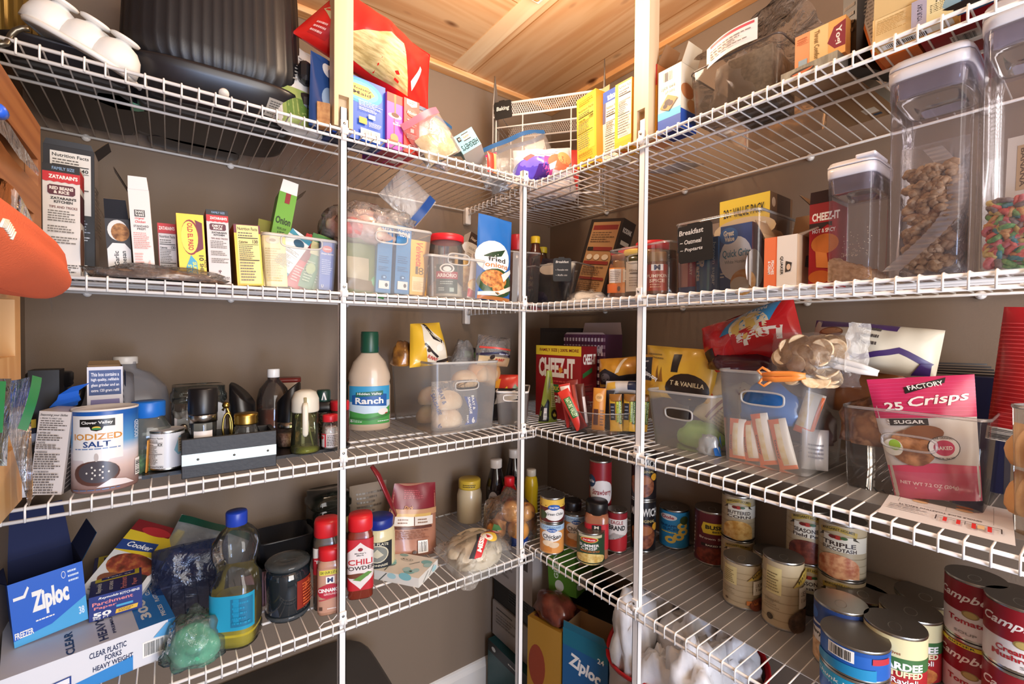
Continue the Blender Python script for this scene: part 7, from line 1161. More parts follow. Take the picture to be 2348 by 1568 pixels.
# candle jar
P = stand(660, 1428, Z1L, .09)
jar('candle_jar', 'dark glass jar with a flat clear lid and a red label at its side', 'jar', P, [(.041, .001), (.045, .006), (.046, .09), (.043, .1), (.039, .106)], mat('#1b242a', .06, spec=.7, coat=.8), [('glass_base', [(.0425, -.0005), (.0465, .006), (.0465, .012)], clear('#d8dce0', .2, .03, '#b0b8bc'), {}), ('lid', [(.038, .105), (.046, .112), (.0465, .117), (.043, .121), (.02, .1215), (.017, .119), (.001, .119)], clear('#d0d4d4', .35, .05, '#8a9090'), {})], [('label', .0466, .022, .085, 70, '#8a2a1c', [('e', .3+.4*R_.random(), R_.random(), .06, .03, '#c8542c') for _ in range(14)]+[('l', .2, .1, .9, .9, 8, '#d86a3c')])], turn=58)
# spice jars in front of the pole
def spice(lb, px, py, dia, h, bc, label, y=None, capc='#cf2028', lbz=(.2, .72), sq=4.5, span=150, turn=0, lcol='#c9a58a', nm='spice_jar'):
    P = stand(px, py, Z1L, dia) if y is None else l1(px, y); r = dia/2*.96
    return jar(nm, lb, 'jar', P, [(r*.94, .001), (r, .004), (r, h*.72), (r*.96, h*.78), (r*.8, h*.83), (r*.8, h*.85)], mat(bc, .25, coat=.5), [('cap', [(r*.93, h*.82), (r*.96, h*.83), (r*.96, h*.96), (r*.88, h), (.001, h)], capc, {'sq': 2.4, 'n': 36})], [('label', r*1.008, h*lbz[0], h*lbz[1], span, lcol, label)], sq=sq, turn=turn)
spice('cinnamon jar with a red cap and pale brown powder by the pole', 757, 1412, .056, .148, '#b98a70', [('r', .22, .86, .8, .97, '#d8cc4a'), ('t', '3X OUR 2.37 OZ', .5, .915, .5, .06, K), ('r', .38, .66, .62, .82, W), ('t', 'M', .5, .74, .16, .11, '#26305c', {'b': .05}), ('e', .5, .48, .34, .17, '#b5283a'), ('t', 'CINNAMON', .5, .51, .62, .09, W, {'b': .04}), ('t', 'GROUND', .5, .42, .34, .05, '#e8c8c0'), ('p', [(.22, .27), (.7, .33), (.7, .35), (.22, .3)], '#b5484a'), ('r', .22, .06, .3, .14, '#5a4034'), ('l', .42, .06, .74, .11, 1, '#efe6e0')], lbz=(.06, .72), lcol='#bf9078')
spice('thyme jar with a red cap behind the cinnamon', 749, 0, .06, .2, '#4a4034', [('r', .1, .5, .9, 1, '#dcd6cc'), ('p', [(.3, .8), (.5, .95), (.6, .78)], '#4a7a3a'), ('e', .7, .85, .15, .07, '#3c6a34'), ('p', [(.1, .3), (.9, .3), (.9, .6), (.5, .72), (.1, .6)], '#b5202c'), ('t', 'Thyme', .5, .48, .6, .16, W, {'b': .02})], y=.085, lbz=(.42, .72), lcol='#b5202c')
spice('tall chili powder jar with a red cap beside the pole', 826, 1376, .062, .195, '#7a2c1c', [('r', 0, 0, 1, 1, '#b81f2a'), ('p', [(.5, .02), (.98, .36), (.98, .66), (.5, .94), (.02, .66), (.02, .36)], '#ddd6d2'), ('e', .5, .8, .07, .035, '#8a1c24'), ('t', "Member's", .5, .73, .3, .03, '#3c3634'), ('t', 'Mark', .5, .69, .2, .028, '#3c3634'), ('t', 'CHILI', .5, .56, .62, .11, '#b81f2a'), ('t', 'POWDER', .5, .44, .78, .08, '#3c302c'), ('e', .42, .29, .3, .05, '#6a3a24'), ('p', [(.3, .22), (.7, .36), (.8, .33), (.5, .18)], '#5a8a3a')], lbz=(.12, .74), lcol='#b81f2a')
spice('small jar with a cream and teal cap behind the chili powder', 808, 0, .04, .17, '#6a5a44', [], y=.13, capc='#d8cc94', sq=2, nm='spice_jar')
jar('mayonnaise_jar', 'jar of mayonnaise with a dark blue lid and round black label', 'jar', l1(869, .16), [(.037, .001), (.041, .006), (.042, .03), (.041, .1), (.038, .116), (.033, .124)], mat('#d8cda0', .25, coat=.4), [('lid', cap(.0365, .12, .026), '#1c2f84', {})], [('label', .0423, .025, .092, 110, '#22252c', [('e', .5, .55, .36, .34, '#c9c2a8'), ('e', .5, .55, .32, .3, '#7d8078'), ('p', [(.3, .5), (.5, .75), (.7, .5), (.5, .4)], '#c9c2a8'), ('t', 'BLUE PLATE', .5, .9, .7, .1, '#d8d2b8', {'arc': .04}), ('t', 'MAYONNAISE', .5, .12, .7, .1, '#d8d2b8'), ('r', .1, .04, .9, .2, '#22252c'), ('t', 'MAYONNAISE', .5, .12, .66, .08, '#d8d2b8')], {})], turn=-6)
# coffee bag
MR = mat('#7a1f26', .35, coat=.2)
o = pouch('coffee_bag', 'maroon and tan bag folded over and clipped at its top', 'bag', l1(938, .19), .165, .2, .08, mat('#a8745c', .35, coat=.2), [('r', 0, .66, 1, 1, '#7a1f2a'), ('l', .24, .8, .7, .92, 5, '#b5505a'), ('r', .02, .58, .98, .66, '#b98a64'), ('t', 'Dark', .36, .68, .2, .05, '#c98a4a', {'sh': .3}), ('r', .1, .56, .84, .6, '#c9a45c'), ('r', .1, .44, .48, .56, '#d8cfc4'), ('r', .5, .44, .88, .56, '#d8cfc4'), ('l', .16, .46, .44, .54, 2, '#8a6a54'), ('l', .56, .46, .84, .54, 2, '#8a6a54'), ('r', .1, .4, .86, .43, '#5a342c'), ('l', .12, .26, .84, .38, 5, '#8a5a48'), ('b', .56, .08, .76, .24, 12), ('e', .5, .1, .04, .02, '#4a3428')], 0, -6, 6, 7, None, True, .008, 171, nar=.25)
m = MB(); m.tube([tuple(at(852, 1068, y=.12)), tuple(at(868, 1090, y=.11)), tuple(at(888, 1135, y=.1)), tuple(at(908, 1180, y=.1))], [.011, .014, .013, .009], mat('#7c1a22', .3, coat=.3), 12, flat=.35); tag(m.build('bag_clip'), 'dark red bar clip on the folded top of the maroon bag', 'clip')
# tissue-like flowered box
q = [at(x, y, z=Z1L+.024) for x, y in ((858, 1306), (960, 1326), (1021, 1284), (928, 1268))]
yaw_ = math.degrees(math.atan2((q[1]-q[0]).y, (q[1]-q[0]).x)); w_ = (q[1]-q[0]).length
TE = '#7fb8bc'
carton('flowered_box', 'flat white box with teal flowers lying at the shelf edge', 'box', q[0]-Vector((0, 0, .024)), q[1]-Vector((0, 0, .024)), .024, (q[3]-q[0]).length*.96, '#dedbd2', T=[('e', .4, .72, .14, .08, '#3c403c'), ('e', .4, .72, .13, .07, '#dedbd2'), ('t', 'BOLO', .4, .72, .2, .07, '#3c403c', {'b': .03}), ('e', .7, .2, .12, .1, TE), ('e', .6, .28, .08, .1, '#a4ccd0'), ('e', .8, .3, .07, .1, '#a4ccd0'), ('e', .72, .22, .03, .03, '#4a4a3c'), ('e', .15, .5, .1, .12, '#a4ccd0'), ('e', .22, .42, .07, .1, TE), ('e', .85, .75, .12, .1, TE), ('e', .92, .62, .08, .1, '#a4ccd0'), ('e', .25, .9, .1, .06, '#8ab4b4'), ('p', [(.05, .1), (.07, .1), (.3, .38), (.28, .39)], '#5a5f5a'), ('p', [(.2, .05), (.22, .05), (.2, .3), (.18, .3)], '#5a5f5a'), ('p', [(.55, .5), (.57, .5), (.72, .7), (.7, .71)], '#5a5f5a')], F=[('p', [(.1, 0), (.13, 0), (.3, .9), (.27, .9)], '#5a5f5a'), ('e', .7, .9, .14, .4, TE), ('e', .4, .7, .1, .3, '#a4ccd0')], R=[('p', [(.2, .1), (.24, .1), (.5, .8), (.46, .8)], '#5a5f5a'), ('p', [(.5, .2), (.54, .2), (.8, .9), (.76, .9)], '#5a5f5a'), ('e', .8, .4, .12, .3, '#a4ccd0')])
# tortillas
P = l1(1085, .075)
o = lump('tortilla_pack', 'clear pack of flour tortillas with a red, black and yellow badge', 'bag', P, (.17, .14, .07), mottled('#cfc0a4', '#e0d4bc', 40, .5, bump=.2), 175, .12, 1.4, flatb=.4, fine=.02, lean=-18, yaw=8)
m = MB(); 
def TS(u, v, off):
    x = -.075+.15*u; y = -.062+.1*v; z = .026+.055*math.sin(PI*min(1, .12+.82*v))**.7*math.sin(PI*min(1, max(0, .06+.88*u)))**.4
    n = Vector((0, -.6, .8)); return Vector((x, y*.9-.012, z+.006))+n*off*2+noise.noise_vector(Vector((u*4, v*4, 9)))*.003
m.grid(lambda u, v: TS(u, v, 0), 20, 14, clear('#ffffff', .14, .06, '#f4f0e8', .8, 30))
draw(m, TS, [('p', [(.02, .2), (.3, .5), (.55, .95), (.78, .9), (.72, .72), (.5, .66), (.34, .3), (.12, .1)], '#23252e'), ('p', [(.1, .12), (.4, .55), (.6, .78), (.74, .66), (.7, .5), (.5, .36), (.24, .06)], '#c8262c'), ('t', 'MISSION', .42, .46, .52, .14, W, {'rot': 44, 'asp': 1.5, 'b': .05}), ('e', .6, .46, .15, .22, '#e4bc4a'), ('e', .55, .46, .1, .16, '#ece6dc'), ('p', [(.5, .4), (.56, .56), (.6, .4), (.55, .34)], '#c8262c'), ('e', .84, .62, .1, .11, '#cc2a38'), ('t', 'BIG', .84, .65, .12, .06, W, {'b': .03}), ('t', 'SIZE', .84, .57, .12, .06, W, {'b': .03}), ('t', 'FLOUR', .6, .86, .22, .05, '#e4bc4a', {'rot': 20, 'asp': 1.5})], (.06, .08), .0006); m.build('film_print', o)
wv = film('film_wrap', o, lambda u, v: Vector((-.095+.2*u, -.085+.16*v, .004+.07*(math.sin(PI*u)*math.sin(PI*v))**.6))+noise.noise_vector(Vector((u*7, v*7, 3)))*.014, clear('#ffffff', .2, .07, '#f4f2ea', .9, 30), 22, 16)
BLU = mat('#14387e', .25, coat=.5)
for i, (px, py, s, lb) in enumerate(((1190, 1252, (.07, .05, .05), 'dark blue shiny bag at the inner corner between tortillas and onions'), (1100, 1294, (.1, .05, .022), 'dark blue plastic edge under the tortilla pack'))):
    lump('plastic_bag', lb, 'bag', stand(px, py, Z1L, .04), s, BLU, 176+i, .4, 2.4)
# bottles in the corner
jar('mayonnaise_jar', 'jar with a yellow lid standing behind the tortillas', 'jar', l1(1076, .3), [(.038, .001), (.042, .006), (.042, .09), (.036, .11), (.033, .115)], mat('#cdbb98', .25, coat=.4), [('lid', cap(.037, .112, .03), '#cfae3a', {})], [('lid_print', .0372, .117, .136, 120, '#cfae3a', [('l', .2, .2, .8, .8, 2, K)])])
for px, y, h, lb in ((1136, .26, .205, 'dark sauce bottle with a white cap, its white label facing out'), (1178, .3, .215, 'dark sauce bottle with a white cap behind the red squeeze bottle')):
    jar('sauce_bottle', lb, 'bottle', l1(px, y), [(.03, .001), (.033, .006), (.033, h*.55), (.025, h*.72), (.017, h*.86), (.016, h*.88)], mat('#170f10', .12, coat=.6), [('cap', cap(.0205, h*.86, h*.14), '#d8cfc6', {})], [('label', .0335, h*.15, h*.52, 100, '#1a1214', [('e', .35, .5, .3, .45, '#b9b4b4'), ('l', .15, .25, .55, .75, 6, '#4a4444')])])
jar('ketchup_bottle', 'red squeeze ketchup bottle with a red cap in the corner', 'bottle', l1(1167, .2), [(.024, .001), (.027, .006), (.024, .04), (.026, .09), (.028, .105), (.02, .125), (.014, .132)], mat('#a8141c', .2, coat=.5, bump=.6, bscale=120), [('cap', cap(.0175, .13, .026), '#d81f28', {})])
jar('mustard_bottle', 'yellow mustard bottle with a pale cap in the corner', 'bottle', l1(1217, .22), [(.022, .001), (.025, .006), (.023, .05), (.025, .1), (.021, .128), (.012, .14)], mat('#d8b81f', .25, coat=.4), [('cap', cap(.017, .136, .022), '#d8d0c0', {})])
o = thing('onion_bag', 'clear bag of yellow onions at the inner corner of the lowest shelf', 'bag', frame(Vector((-.005, .115, Z1L+.003)), -40))
ON = mottled('#b9702c', '#e0a860', 14, .35, stretch=(1, 1, .2), c3='#cf8c44', coat=.5, bump=.1)
for i, (x, y, z, r) in enumerate(((-.04, -.03, .034, .032), (.028, -.035, .036, .034), (.05, .03, .034, .032), (-.02, .035, .034, .033), (.006, -.02, .086, .033), (.05, -.01, .082, .03))):
    m = MB(); m.lathe([(.001, -r*.95), (r*.5, -r*.86), (r*.9, -r*.4), (r, 0), (r*.86, r*.5), (r*.45, r*.85), (r*.16, r*1.05), (r*.12, r*1.2)], ON, 20, Matrix.Translation((x, y, z)) @ Matrix.Rotation(.9*math.sin(i*2.1), 4, 'X') @ Matrix.Rotation(.9*math.cos(i*1.7), 4, 'Y')); m.build('onion', o)
w2 = lump('wrapper', None, None, (0, 0, 0), (.17, .14, .14), clear('#ffffff', .1, .06, '#f4f0e8', 1, 30), 179, .35, 2.2, n=40, fine=.2); w2.parent = o
m = MB(); m.prism([(0, 0), (.03, .004), (.022, .016), (.006, .02)], 0, .002, '#3a6a34', Matrix.Translation((-.05, -.07, .045)) @ Matrix.Rotation(1.3, 4, 'X')); m.build('green_tag', o)
# behind the coffee bag
A, B = l1(812, .28), l1(876, .28)
pouch('flour_bag', 'beige paper bag of flour behind the chili powder jar', 'bag', l1(846, .3), .11, .19, .08, mat('#8a7c6c', .8), [('l', .15, .4, .85, .9, 8, '#5c5248'), ('r', .1, .1, .5, .3, '#b5a05a')], 0, 0, 2, 0, None, True, .006, 181)
root = thing('glass_jar', 'square dark glass jar with a thick lid behind the thyme jar', 'jar', frame(l1(752, .29), 2)); DG = clear('#8a9088', .25, .05, '#3c403a')
m = MB(); m.lathe([(.045, .001), (.05, .005), (.05, .15), (.046, .158)], DG, 40, None, 6, caps=(True, False)); m.build('body', root)
m = MB(); m.lathe([(.05, .159), (.053, .162), (.053, .175), (.048, .18), (.048, .195), (.001, .196)], DG, 40, None, 6); m.build('lid', root)
for i, (px, z, lb) in enumerate(((645, 0, 'lower black plastic tray behind the candle jar'), (648, .06, 'upper black plastic tray stacked behind the candle jar'))):
    m = MB(); m.lathe([(.055, .0), (.06, .004), (.068, .05), (.07, .055), (.066, .055), (.058, .008), (.001, .008)], mat('#1e2026', .35), 40, None, 6, 1, .8); tag(m.build('food_tray', None, frame(l1(px, .28, z))), lb, 'tray', 'stacked black trays')
pouch('pink_bag', 'pinkish plastic bag showing between oil bottle and candle jar', 'bag', l1(592, .16), .07, .08, .05, mat('#a8808a', .4), [], 0, 0, 0, 0, None, False, .012, 182)
m = MB(); pz = [at(x, y, y=yy) for x, y, yy in ((731, 1440, .0), (742, 1428, .004), (757, 1423, .01), (764, 1420, .014), (772, 1410, .012), (773, 1409, .012))]; m.tube(pz, .0011, mat('#e6e2dc', .5), 6); tag(m.build('twist_tie'), 'white twist tie lying over the wires before the cinnamon', 'twist tie')
# ---------------------------------------------------------------- tins along the side wall
LN1 = .0009
m = MB(); m.box((.085, -1.3, 0), (.395, -.16, .0008), LINER); tag(m.build('shelf_liner', None, Matrix.Translation((0, 0, Z1R))), 'clear plastic liner under the rows of tins on the lowest shelf', 'liner')
ZR = Z1R+LN1
def tpx(px, py, w, top, z=None, x=None):
    """base centre, diameter and height of a tin from where its foot and lid show"""
    z = ZR if z is None else z
    f = at(px, py, z=z); d = proj(f)[2]; dia = w/FPX*d*1.0; dia = w/FPX*(d+dia/2)
    c = f+Vector((f.x-CAMP.x, f.y-CAMP.y, 0)).normalized()*dia/2
    return c, dia, zat(c, top)-z
MH = '#b5a484'
def marg(title, t2, photo, v=0): 
    return [('r', 0, .0, 1, .02, '#8a7a5c')]+[('r', 0, .1+.14*i, 1, .112+.14*i, '#9a8a6a') for i in range(6)]+[('p', [(.3, .5), (.95, .5), (.95, .8), (.3, .8)], '#d8d0bc'), ('p', [(.2, .72), (.26, .78), (.25, .9), (.5, .97), (.75, .9), (.74, .78), (.8, .72), (.7, .76), (.7, .86), (.5, .91), (.3, .86), (.3, .76)], '#3a3020'), ('p', [(.25, .8), (.5, .9), (.75, .8), (.76, .9), (.5, .985), (.24, .9)], '#b09648'), ('t', 'MARGARET HOLMES', .5, .895, .44, .05, '#2a2418', {'arc': .03, 'b': .02}), ('e', .5, .77, .07, .04, '#a8342c'), ('e', .43, .77, .05, .035, '#6a1f1c'), ('e', .58, .775, .05, .03, '#3a5a2c'), ('t', title, .52, .64, .44, .085, '#3a2a24'), ('t', t2, .52, .54, .46, .07, '#3a2a24')]+photo
def pho(c1, c2): return [('e', .5, .2, .3, .24, mottled(c1, c2, 70, .4, coat=.3)), ('r', .2, 0, .8, .16, mottled(c1, c2, 70, .4, coat=.3))]
BACKL = [('r', 0, .1+.14*i, 1, .112+.14*i, '#9a8a6a') for i in range(6)]+[('r', .2, .5, .46, .92, '#d0bf86'), ('l', .22, .54, .44, .84, 7, '#7a6a44'), ('l', .2, .28, .45, .44, 4, '#8a7a5c'), ('e', .3, .14, .03, .03, '#5a4a34'), ('p', [(.62, .66), (.68, .74), (.8, .9), (.95, .95), (.95, .8), (.8, .72)], '#b09648'), ('t', 'MARG', .8, .82, .22, .06, '#2a2418', {'rot': 30, 'asp': 1.4}), ('p', [(.72, .34), (1, .34), (1, .7), (.72, .66)], '#d8d0bc'), ('t', 'SEAS', .86, .56, .2, .08, '#3a2a24'), ('t', 'Field', .86, .46, .18, .07, '#3a2a24')]
GV_SOUP = [('r', 0, .8, 1, 1, '#a8c4dc'), ('t', 'CONDENSED', .5, .92, .5, .07, '#4a6a94'), ('e', .5, .62, .3, .2, '#e4e2de'), ('e', .5, .82, .13, .07, '#2a5aa4'), ('t', 'Great Value', .5, .82, .2, .05, W), ('t', 'Chicken', .5, .6, .5, .14, '#2a2c30', {'b': .02}), ('t', 'SOUP', .38, .48, .2, .06, '#6a6a6a'), ('e', .4, .36, .16, .1, '#e8d2b4'), ('e', .56, .3, .14, .1, '#dcc4a4'), ('p', [(.52, .52), (.7, .56), (.7, .54), (.54, .48)], '#6a4a34'), ('r', .26, .06, .5, .22, '#c9803c')]
TINS = 'tins on the lowest shelf'
c, dia, h = tpx(1265, 1273, 56, 1190)
tin('soup_tin', 'orange chicken soup tin at the inner corner under the green chile tin', 'tin', c, dia, h, '#d8944e', GV_SOUP, lid=STEEL)
t2 = c+Vector((0, 0, h+.0008)); tin('chile_tin', 'green chile tin standing on the corner chicken soup tin', 'tin', t2, dia*1.02, zat(t2, 1133)-t2.z, '#d8b24a', [('r', 0, 0, 1, .74, '#5a1f1c'), ('p', [(0, .7)]+[(x/12, .7+(.1 if x % 2 else 0)) for x in range(13)]+[(1, .7), (1, .66), (0, .66)], '#d8b24a'), ('e', .58, .34, .3, .28, '#e4e2de'), ('e', .55, .66, .16, .13, '#2a5aa4'), ('t', 'Great Value', .55, .66, .24, .08, W), ('t', 'Green Chiles', .58, .36, .46, .12, '#2a2c30', {'sh': .2}), ('e', .22, .3, .14, .2, '#3a4a2a')], lid=STEEL)
c, dia, h = tpx(1318, 1258, 52, 1172)
tin('soup_tin', 'orange chicken soup tin half hidden behind the summer crisp corn', 'tin', c, dia, h, '#d8944e', GV_SOUP, turn=6)
c, dia, h = tpx(1354, 1297, 64, 1211)
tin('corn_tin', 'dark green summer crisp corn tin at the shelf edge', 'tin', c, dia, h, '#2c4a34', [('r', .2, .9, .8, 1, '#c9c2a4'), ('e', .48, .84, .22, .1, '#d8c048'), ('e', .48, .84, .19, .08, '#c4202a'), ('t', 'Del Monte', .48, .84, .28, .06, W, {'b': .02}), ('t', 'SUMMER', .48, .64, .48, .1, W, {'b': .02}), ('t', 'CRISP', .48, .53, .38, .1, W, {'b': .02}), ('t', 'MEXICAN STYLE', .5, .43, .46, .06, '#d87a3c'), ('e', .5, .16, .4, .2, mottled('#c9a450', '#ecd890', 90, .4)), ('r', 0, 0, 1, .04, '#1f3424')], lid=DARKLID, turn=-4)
jar('seasoning_jar', 'taco seasoning jar with a black cap and red label', 'jar', pos(1367, ZR, x=.115), [(.03, .001), (.033, .004), (.033, .112), (.028, .125)], mat('#a0664a', .25, coat=.5), [('cap', cap(.031, .122, .033), '#161416', {'sq': 2})], [('label', .0334, .03, .1, 130, '#b5202c', [('r', .34, .74, .66, .96, '#1c1a1a'), ('t', 'M', .5, .87, .16, .12, '#d8d4c8'), ('t', 'TACO', .5, .58, .4, .1, '#e8d8d0'), ('l', .25, .3, .75, .5, 3, '#d88a8a'), ('e', .36, .14, .06, .06, '#e8d8d0'), ('e', .5, .14, .06, .06, '#e8d8d0'), ('e', .64, .14, .06, .06, '#e8d8d0')])], sq=4)
jar('sauce_jar', 'short dark jar with a black lid behind the soup tins', 'jar', pos(1311, ZR, x=.12), [(.028, .001), (.031, .005), (.031, .085), (.026, .1)], mat('#2a1c18', .15, coat=.5), [('lid', cap(.028, .1, .024), '#1a1718', {})], [('label', .0314, .02, .07, 110, '#3a3a2c', [('t', 'CO', .6, .5, .3, .3, '#c9b48a')])])
c = pos(1375, ZR, x=.2); tin('filling_tin', 'tall red strawberry filling tin behind the taco seasoning', 'tin', c, .068, zat(c, 1052)-ZR, '#8a1c24', [('e', .55, .62, .4, .16, '#dcd6d2'), ('e', .2, .76, .16, .08, '#26405c'), ('t', 'Great Value', .2, .76, .24, .04, W), ('t', 'Strawberry', .56, .62, .6, .09, '#8a1c24', {'sh': .2})], lid=DARKLID)
c, dia, h = tpx(1415, 1239, 44, 1168); c = pos(1414, ZR, x=.19)
tin('milk_tin', 'small red and white milk tin between corn and the shelf pole', 'tin', c, .058, zat(c, 1166)-ZR, '#8a2028', [('r', 0, .84, 1, 1, '#8a2028'), ('r', 0, .55, 1, .84, '#d8d2cc'), ('t', 'EAGLE', .5, .76, .4, .1, '#8a2028', {'b': .02}), ('t', 'BRAND', .5, .62, .56, .13, '#2a2624', {'b': .04}), ('e', .5, .25, .5, .24, '#a8242c'), ('p', [(0, .2), (.4, .5), (.8, .42), (1, .5), (1, .55), (0, .55)], '#d8d2cc')], lid=DARKLID)
c = pos(1474, ZR, x=.26); h1 = .1; dm = .072
MAN = [('t', 'MANWICH', .5, .8, .78, .17, '#dcd8d0', {'b': .03}), ('t', 'ORIGINAL', .56, .62, .5, .06, '#b9a468'), ('e', .82, .5, .1, .08, '#d89a2c'), ('e', .48, .3, .34, .26, mottled('#5a2818', '#9a5a3a', 60, .4)), ('e', .44, .42, .3, .1, '#a8683c')]
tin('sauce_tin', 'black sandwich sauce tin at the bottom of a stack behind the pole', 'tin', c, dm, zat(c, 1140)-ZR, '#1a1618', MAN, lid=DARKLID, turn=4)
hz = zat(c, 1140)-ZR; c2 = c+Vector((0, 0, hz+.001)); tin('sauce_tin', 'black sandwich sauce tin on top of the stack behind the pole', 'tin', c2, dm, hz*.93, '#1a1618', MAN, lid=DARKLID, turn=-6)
c, dia, h = tpx(1545, 1260, 66, 1160)
tin('pineapple_tin', 'blue pineapple ring tin standing alone by the wall', 'tin', c, dia, h, '#2c84b4', [('e', .36, .84, .2, .09, '#e4e0dc'), ('t', 'Dole', .36, .84, .28, .09, '#b52a34', {'b': .03}), ('t', 'PINEAPPLE', .4, .6, .44, .07, '#15406c', {'b': .02}), ('t', 'SLICES', .42, .51, .34, .07, '#15406c', {'b': .02}), ('l', .2, .38, .6, .46, 1, '#e8c84a')]+[q for cx_, cy_ in ((.42, .22), (.6, .32), (.7, .46), (.68, .62)) for q in (('e', cx_, cy_, .12, .1, '#e0bc54'), ('e', cx_, cy_, .05, .04, '#2c84b4'))]+[('e', .72, .78, .1, .12, '#3a4a2a')], lid=DARKLID, turn=0)
c, dia, h = tpx(1631, 1298, 75, 1163)
tin('beans_tin', 'tall maroon baked beans tin with a yellow badge', 'tin', c, dia, h, '#5c1a24', [('p', [(.34, .6), (.86, .6), (.9, .7), (.86, .82), (.34, .82), (.3, .7)], '#d8b82c'), ('t', "BUSH'S", .6, .735, .44, .085, K, {'b': .04}), ('t', 'BEST', .6, .65, .18, .04, K, {'b': .03}), ('t', 'Brown Sugar', .56, .5, .6, .06, '#dcd2c4', {'b': .01}), ('r', .3, .34, .9, .4, '#241416'), ('t', 'BAKED BEANS', .62, .37, .46, .035, '#dcd2c4'), ('e', .55, .16, .4, .16, mottled('#5a2014', '#8a3a28', 90, .35, coat=.4)), ('l', .12, .1, .16, .9, 10, '#dcd2c4')], lid=DARKLID, turn=0)
# cream tins, stacked
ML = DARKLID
c1 = pos(1690, ZR, x=.345); d1 = .08; h1 = .098
tin('vegetable_tin', 'cream tin at the bottom of the stack under the buttered corn', 'tin', c1, d1, h1, MH, marg('SEASONED', 'Corn', pho('#b98a34', '#e0bc64')), lid=ML)
c2 = c1+Vector((.004, .002, h1+.001)); tin('vegetable_tin', 'cream buttered corn tin on top of the stack beside the baked beans', 'tin', c2, d1, zat(c2, 1128)-c2.z, MH, marg('BUTTERED', 'CORN', pho('#c08a3c', '#e8c47a')), lid=ML)
c, dia, h = tpx(1700, 1398, 80, 1275)
tin('vegetable_tin', 'cream tin turned sideways at the front, next to its twin', 'tin', c, dia, h, MH, BACKL+pho('#5a2a1c', '#8a4a34')[:0]+[('e', .86, .1, .2, .16, mottled('#5a2a1c', '#8a4a34', 80, .4)), ('r', .62, .1, .82, .2, '#c97a3c')], lid=ML, turn=-8)
cb = pos(1764, ZR, x=.335); tin('vegetable_tin', 'low cream tin behind and between the two front cream tins', 'tin', cb, .076, .095, MH, marg('GREEN', 'BEANS', pho('#4a5a2a', '#7a8a44')), lid=ML)
c, dia, h = tpx(1793, 1409, 84, 1283); c = pos(1793, ZR, x=.222); dia = .08; h = zat(c, 1272)-ZR
tin('vegetable_tin', 'cream tin turned sideways at the front, its label edge to the rear stack', 'tin', c, dia, h, MH, BACKL+[('e', .8, .12, .24, .2, mottled('#3a2c22', '#6a5240', 80, .4)), ('e', .3, .14, .05, .05, '#3a3020')], lid=ML, turn=4)
cs = pos(1847, ZR, x=.325); hs = .115; ds = .084
tin('vegetable_tin', 'cream black bean tin at the bottom of the stack behind the front twins', 'tin', cs, ds, hs, MH, marg('SEASONED', 'Beans', pho('#1c1a18', '#3a342c')), lid=ML, turn=8)
c2 = cs+Vector((0, 0, hs+.001)); tin('vegetable_tin', 'cream field peas tin on top of the stack behind the front twins', 'tin', c2, ds, zat(c2, 1160)-c2.z, MH, marg('SEASONED', 'Field Peas', pho('#4a1f18', '#7a3a2a')), lid=ML)
ct = pos(1926, ZR, x=.318); ht = .112; dt = .088
tin('vegetable_tin', 'cream tomato tin at the bottom of the last cream stack', 'tin', ct, dt, ht, MH, marg('TOMATOES', '& Okra', pho('#a8342c', '#c9603c')), lid=ML)
c2 = ct+Vector((0, 0, ht+.001)); tin('vegetable_tin', 'cream succotash tin on top of the last cream stack', 'tin', c2, dt, zat(c2, 1188)-c2.z, MH, marg('TRIPLE', 'SUCCOTASH', pho('#b0603c', '#e0a878')), lid=ML, turn=-10)
# single tins with pull tabs
def single(lb, px, ytop, wpx, h, col, spec, lid=DARKLID, z0=0, nm='food_tin', turn=0):
    """tin placed from the middle of its lid"""
    c = at(px, ytop, z=ZR+z0+h); dd = proj(c)[2]; dia = wpx/FPX*dd; c.z = ZR+z0
    return tin(nm, lb, 'tin', c, dia, h, col, spec, lid=lid, turn=turn)
single('blue tin with a bright steel lid at the wall behind the black lidded tins', 2019, 1336, 100, .1, '#2a4478', [('r', 0, .5, 1, .7, '#c9ccd4')], STEEL)
single('black tin behind the blue navy bean tin', 1979, 1356, 102, .1, '#1a1a20', [('r', .3, .3, .7, .6, '#6a6a74')])
single('great northern style bean tin with blue top and white oval label', 1928, 1377, 104, .118, '#dcd6d0', [('r', 0, .66, 1, 1, '#24407c'), ('p', [(0, .6), (1, .72), (1, .66), (0, .54)], '#24407c'), ('e', .1, .8, .1, .1, '#2a64b0'), ('t', 'Navy Beans', .3, .48, .5, .1, '#3a3634'), ('r', 0, 0, 1, .34, mottled('#b08a64', '#d8b48c', 120, .5))], STEEL)
single('dark lidded tin with a cream label band beside the red soup stack', 2122, 1362, 112, .105, '#7a2028', [('r', 0, .72, 1, 1, '#d8cfa0'), ('l', .2, .78, .8, .92, 1, '#6a5a34')])
CH_ = [('r', 0, .7, 1, 1, '#d8cfa0'), ('t', 'NO', .42, .84, .06, .05, '#8a4a2c'), ('t', 'Preservatives', .42, .77, .28, .05, '#8a4a2c'), ('r', 0, .5, 1, .7, '#3c6a3a'), ('t', 'Chef', .3, .66, .16, .07, W, {'sh': .2}), ('t', 'BOYARDEE', .48, .575, .66, .12, W, {'b': .04}), ('t', 'OVERSTUFFED', .48, .46, .66, .1, '#e8dcb0', {'b': .04}), ('t', 'Beef Ravioli', .5, .345, .5, .09, W), ('e', .45, .12, .36, .18, mottled('#8a2c18', '#d88a4a', 50, .4, coat=.4))]
single('red ravioli tin just behind the front ravioli tin', 2088, 1394, 114, .113, '#a8242a', CH_)
single('red ravioli tin at the front with a cream band and dark lid', 2052, 1427, 116, .118, '#a8242a', CH_)
TU = '#1f5aac'
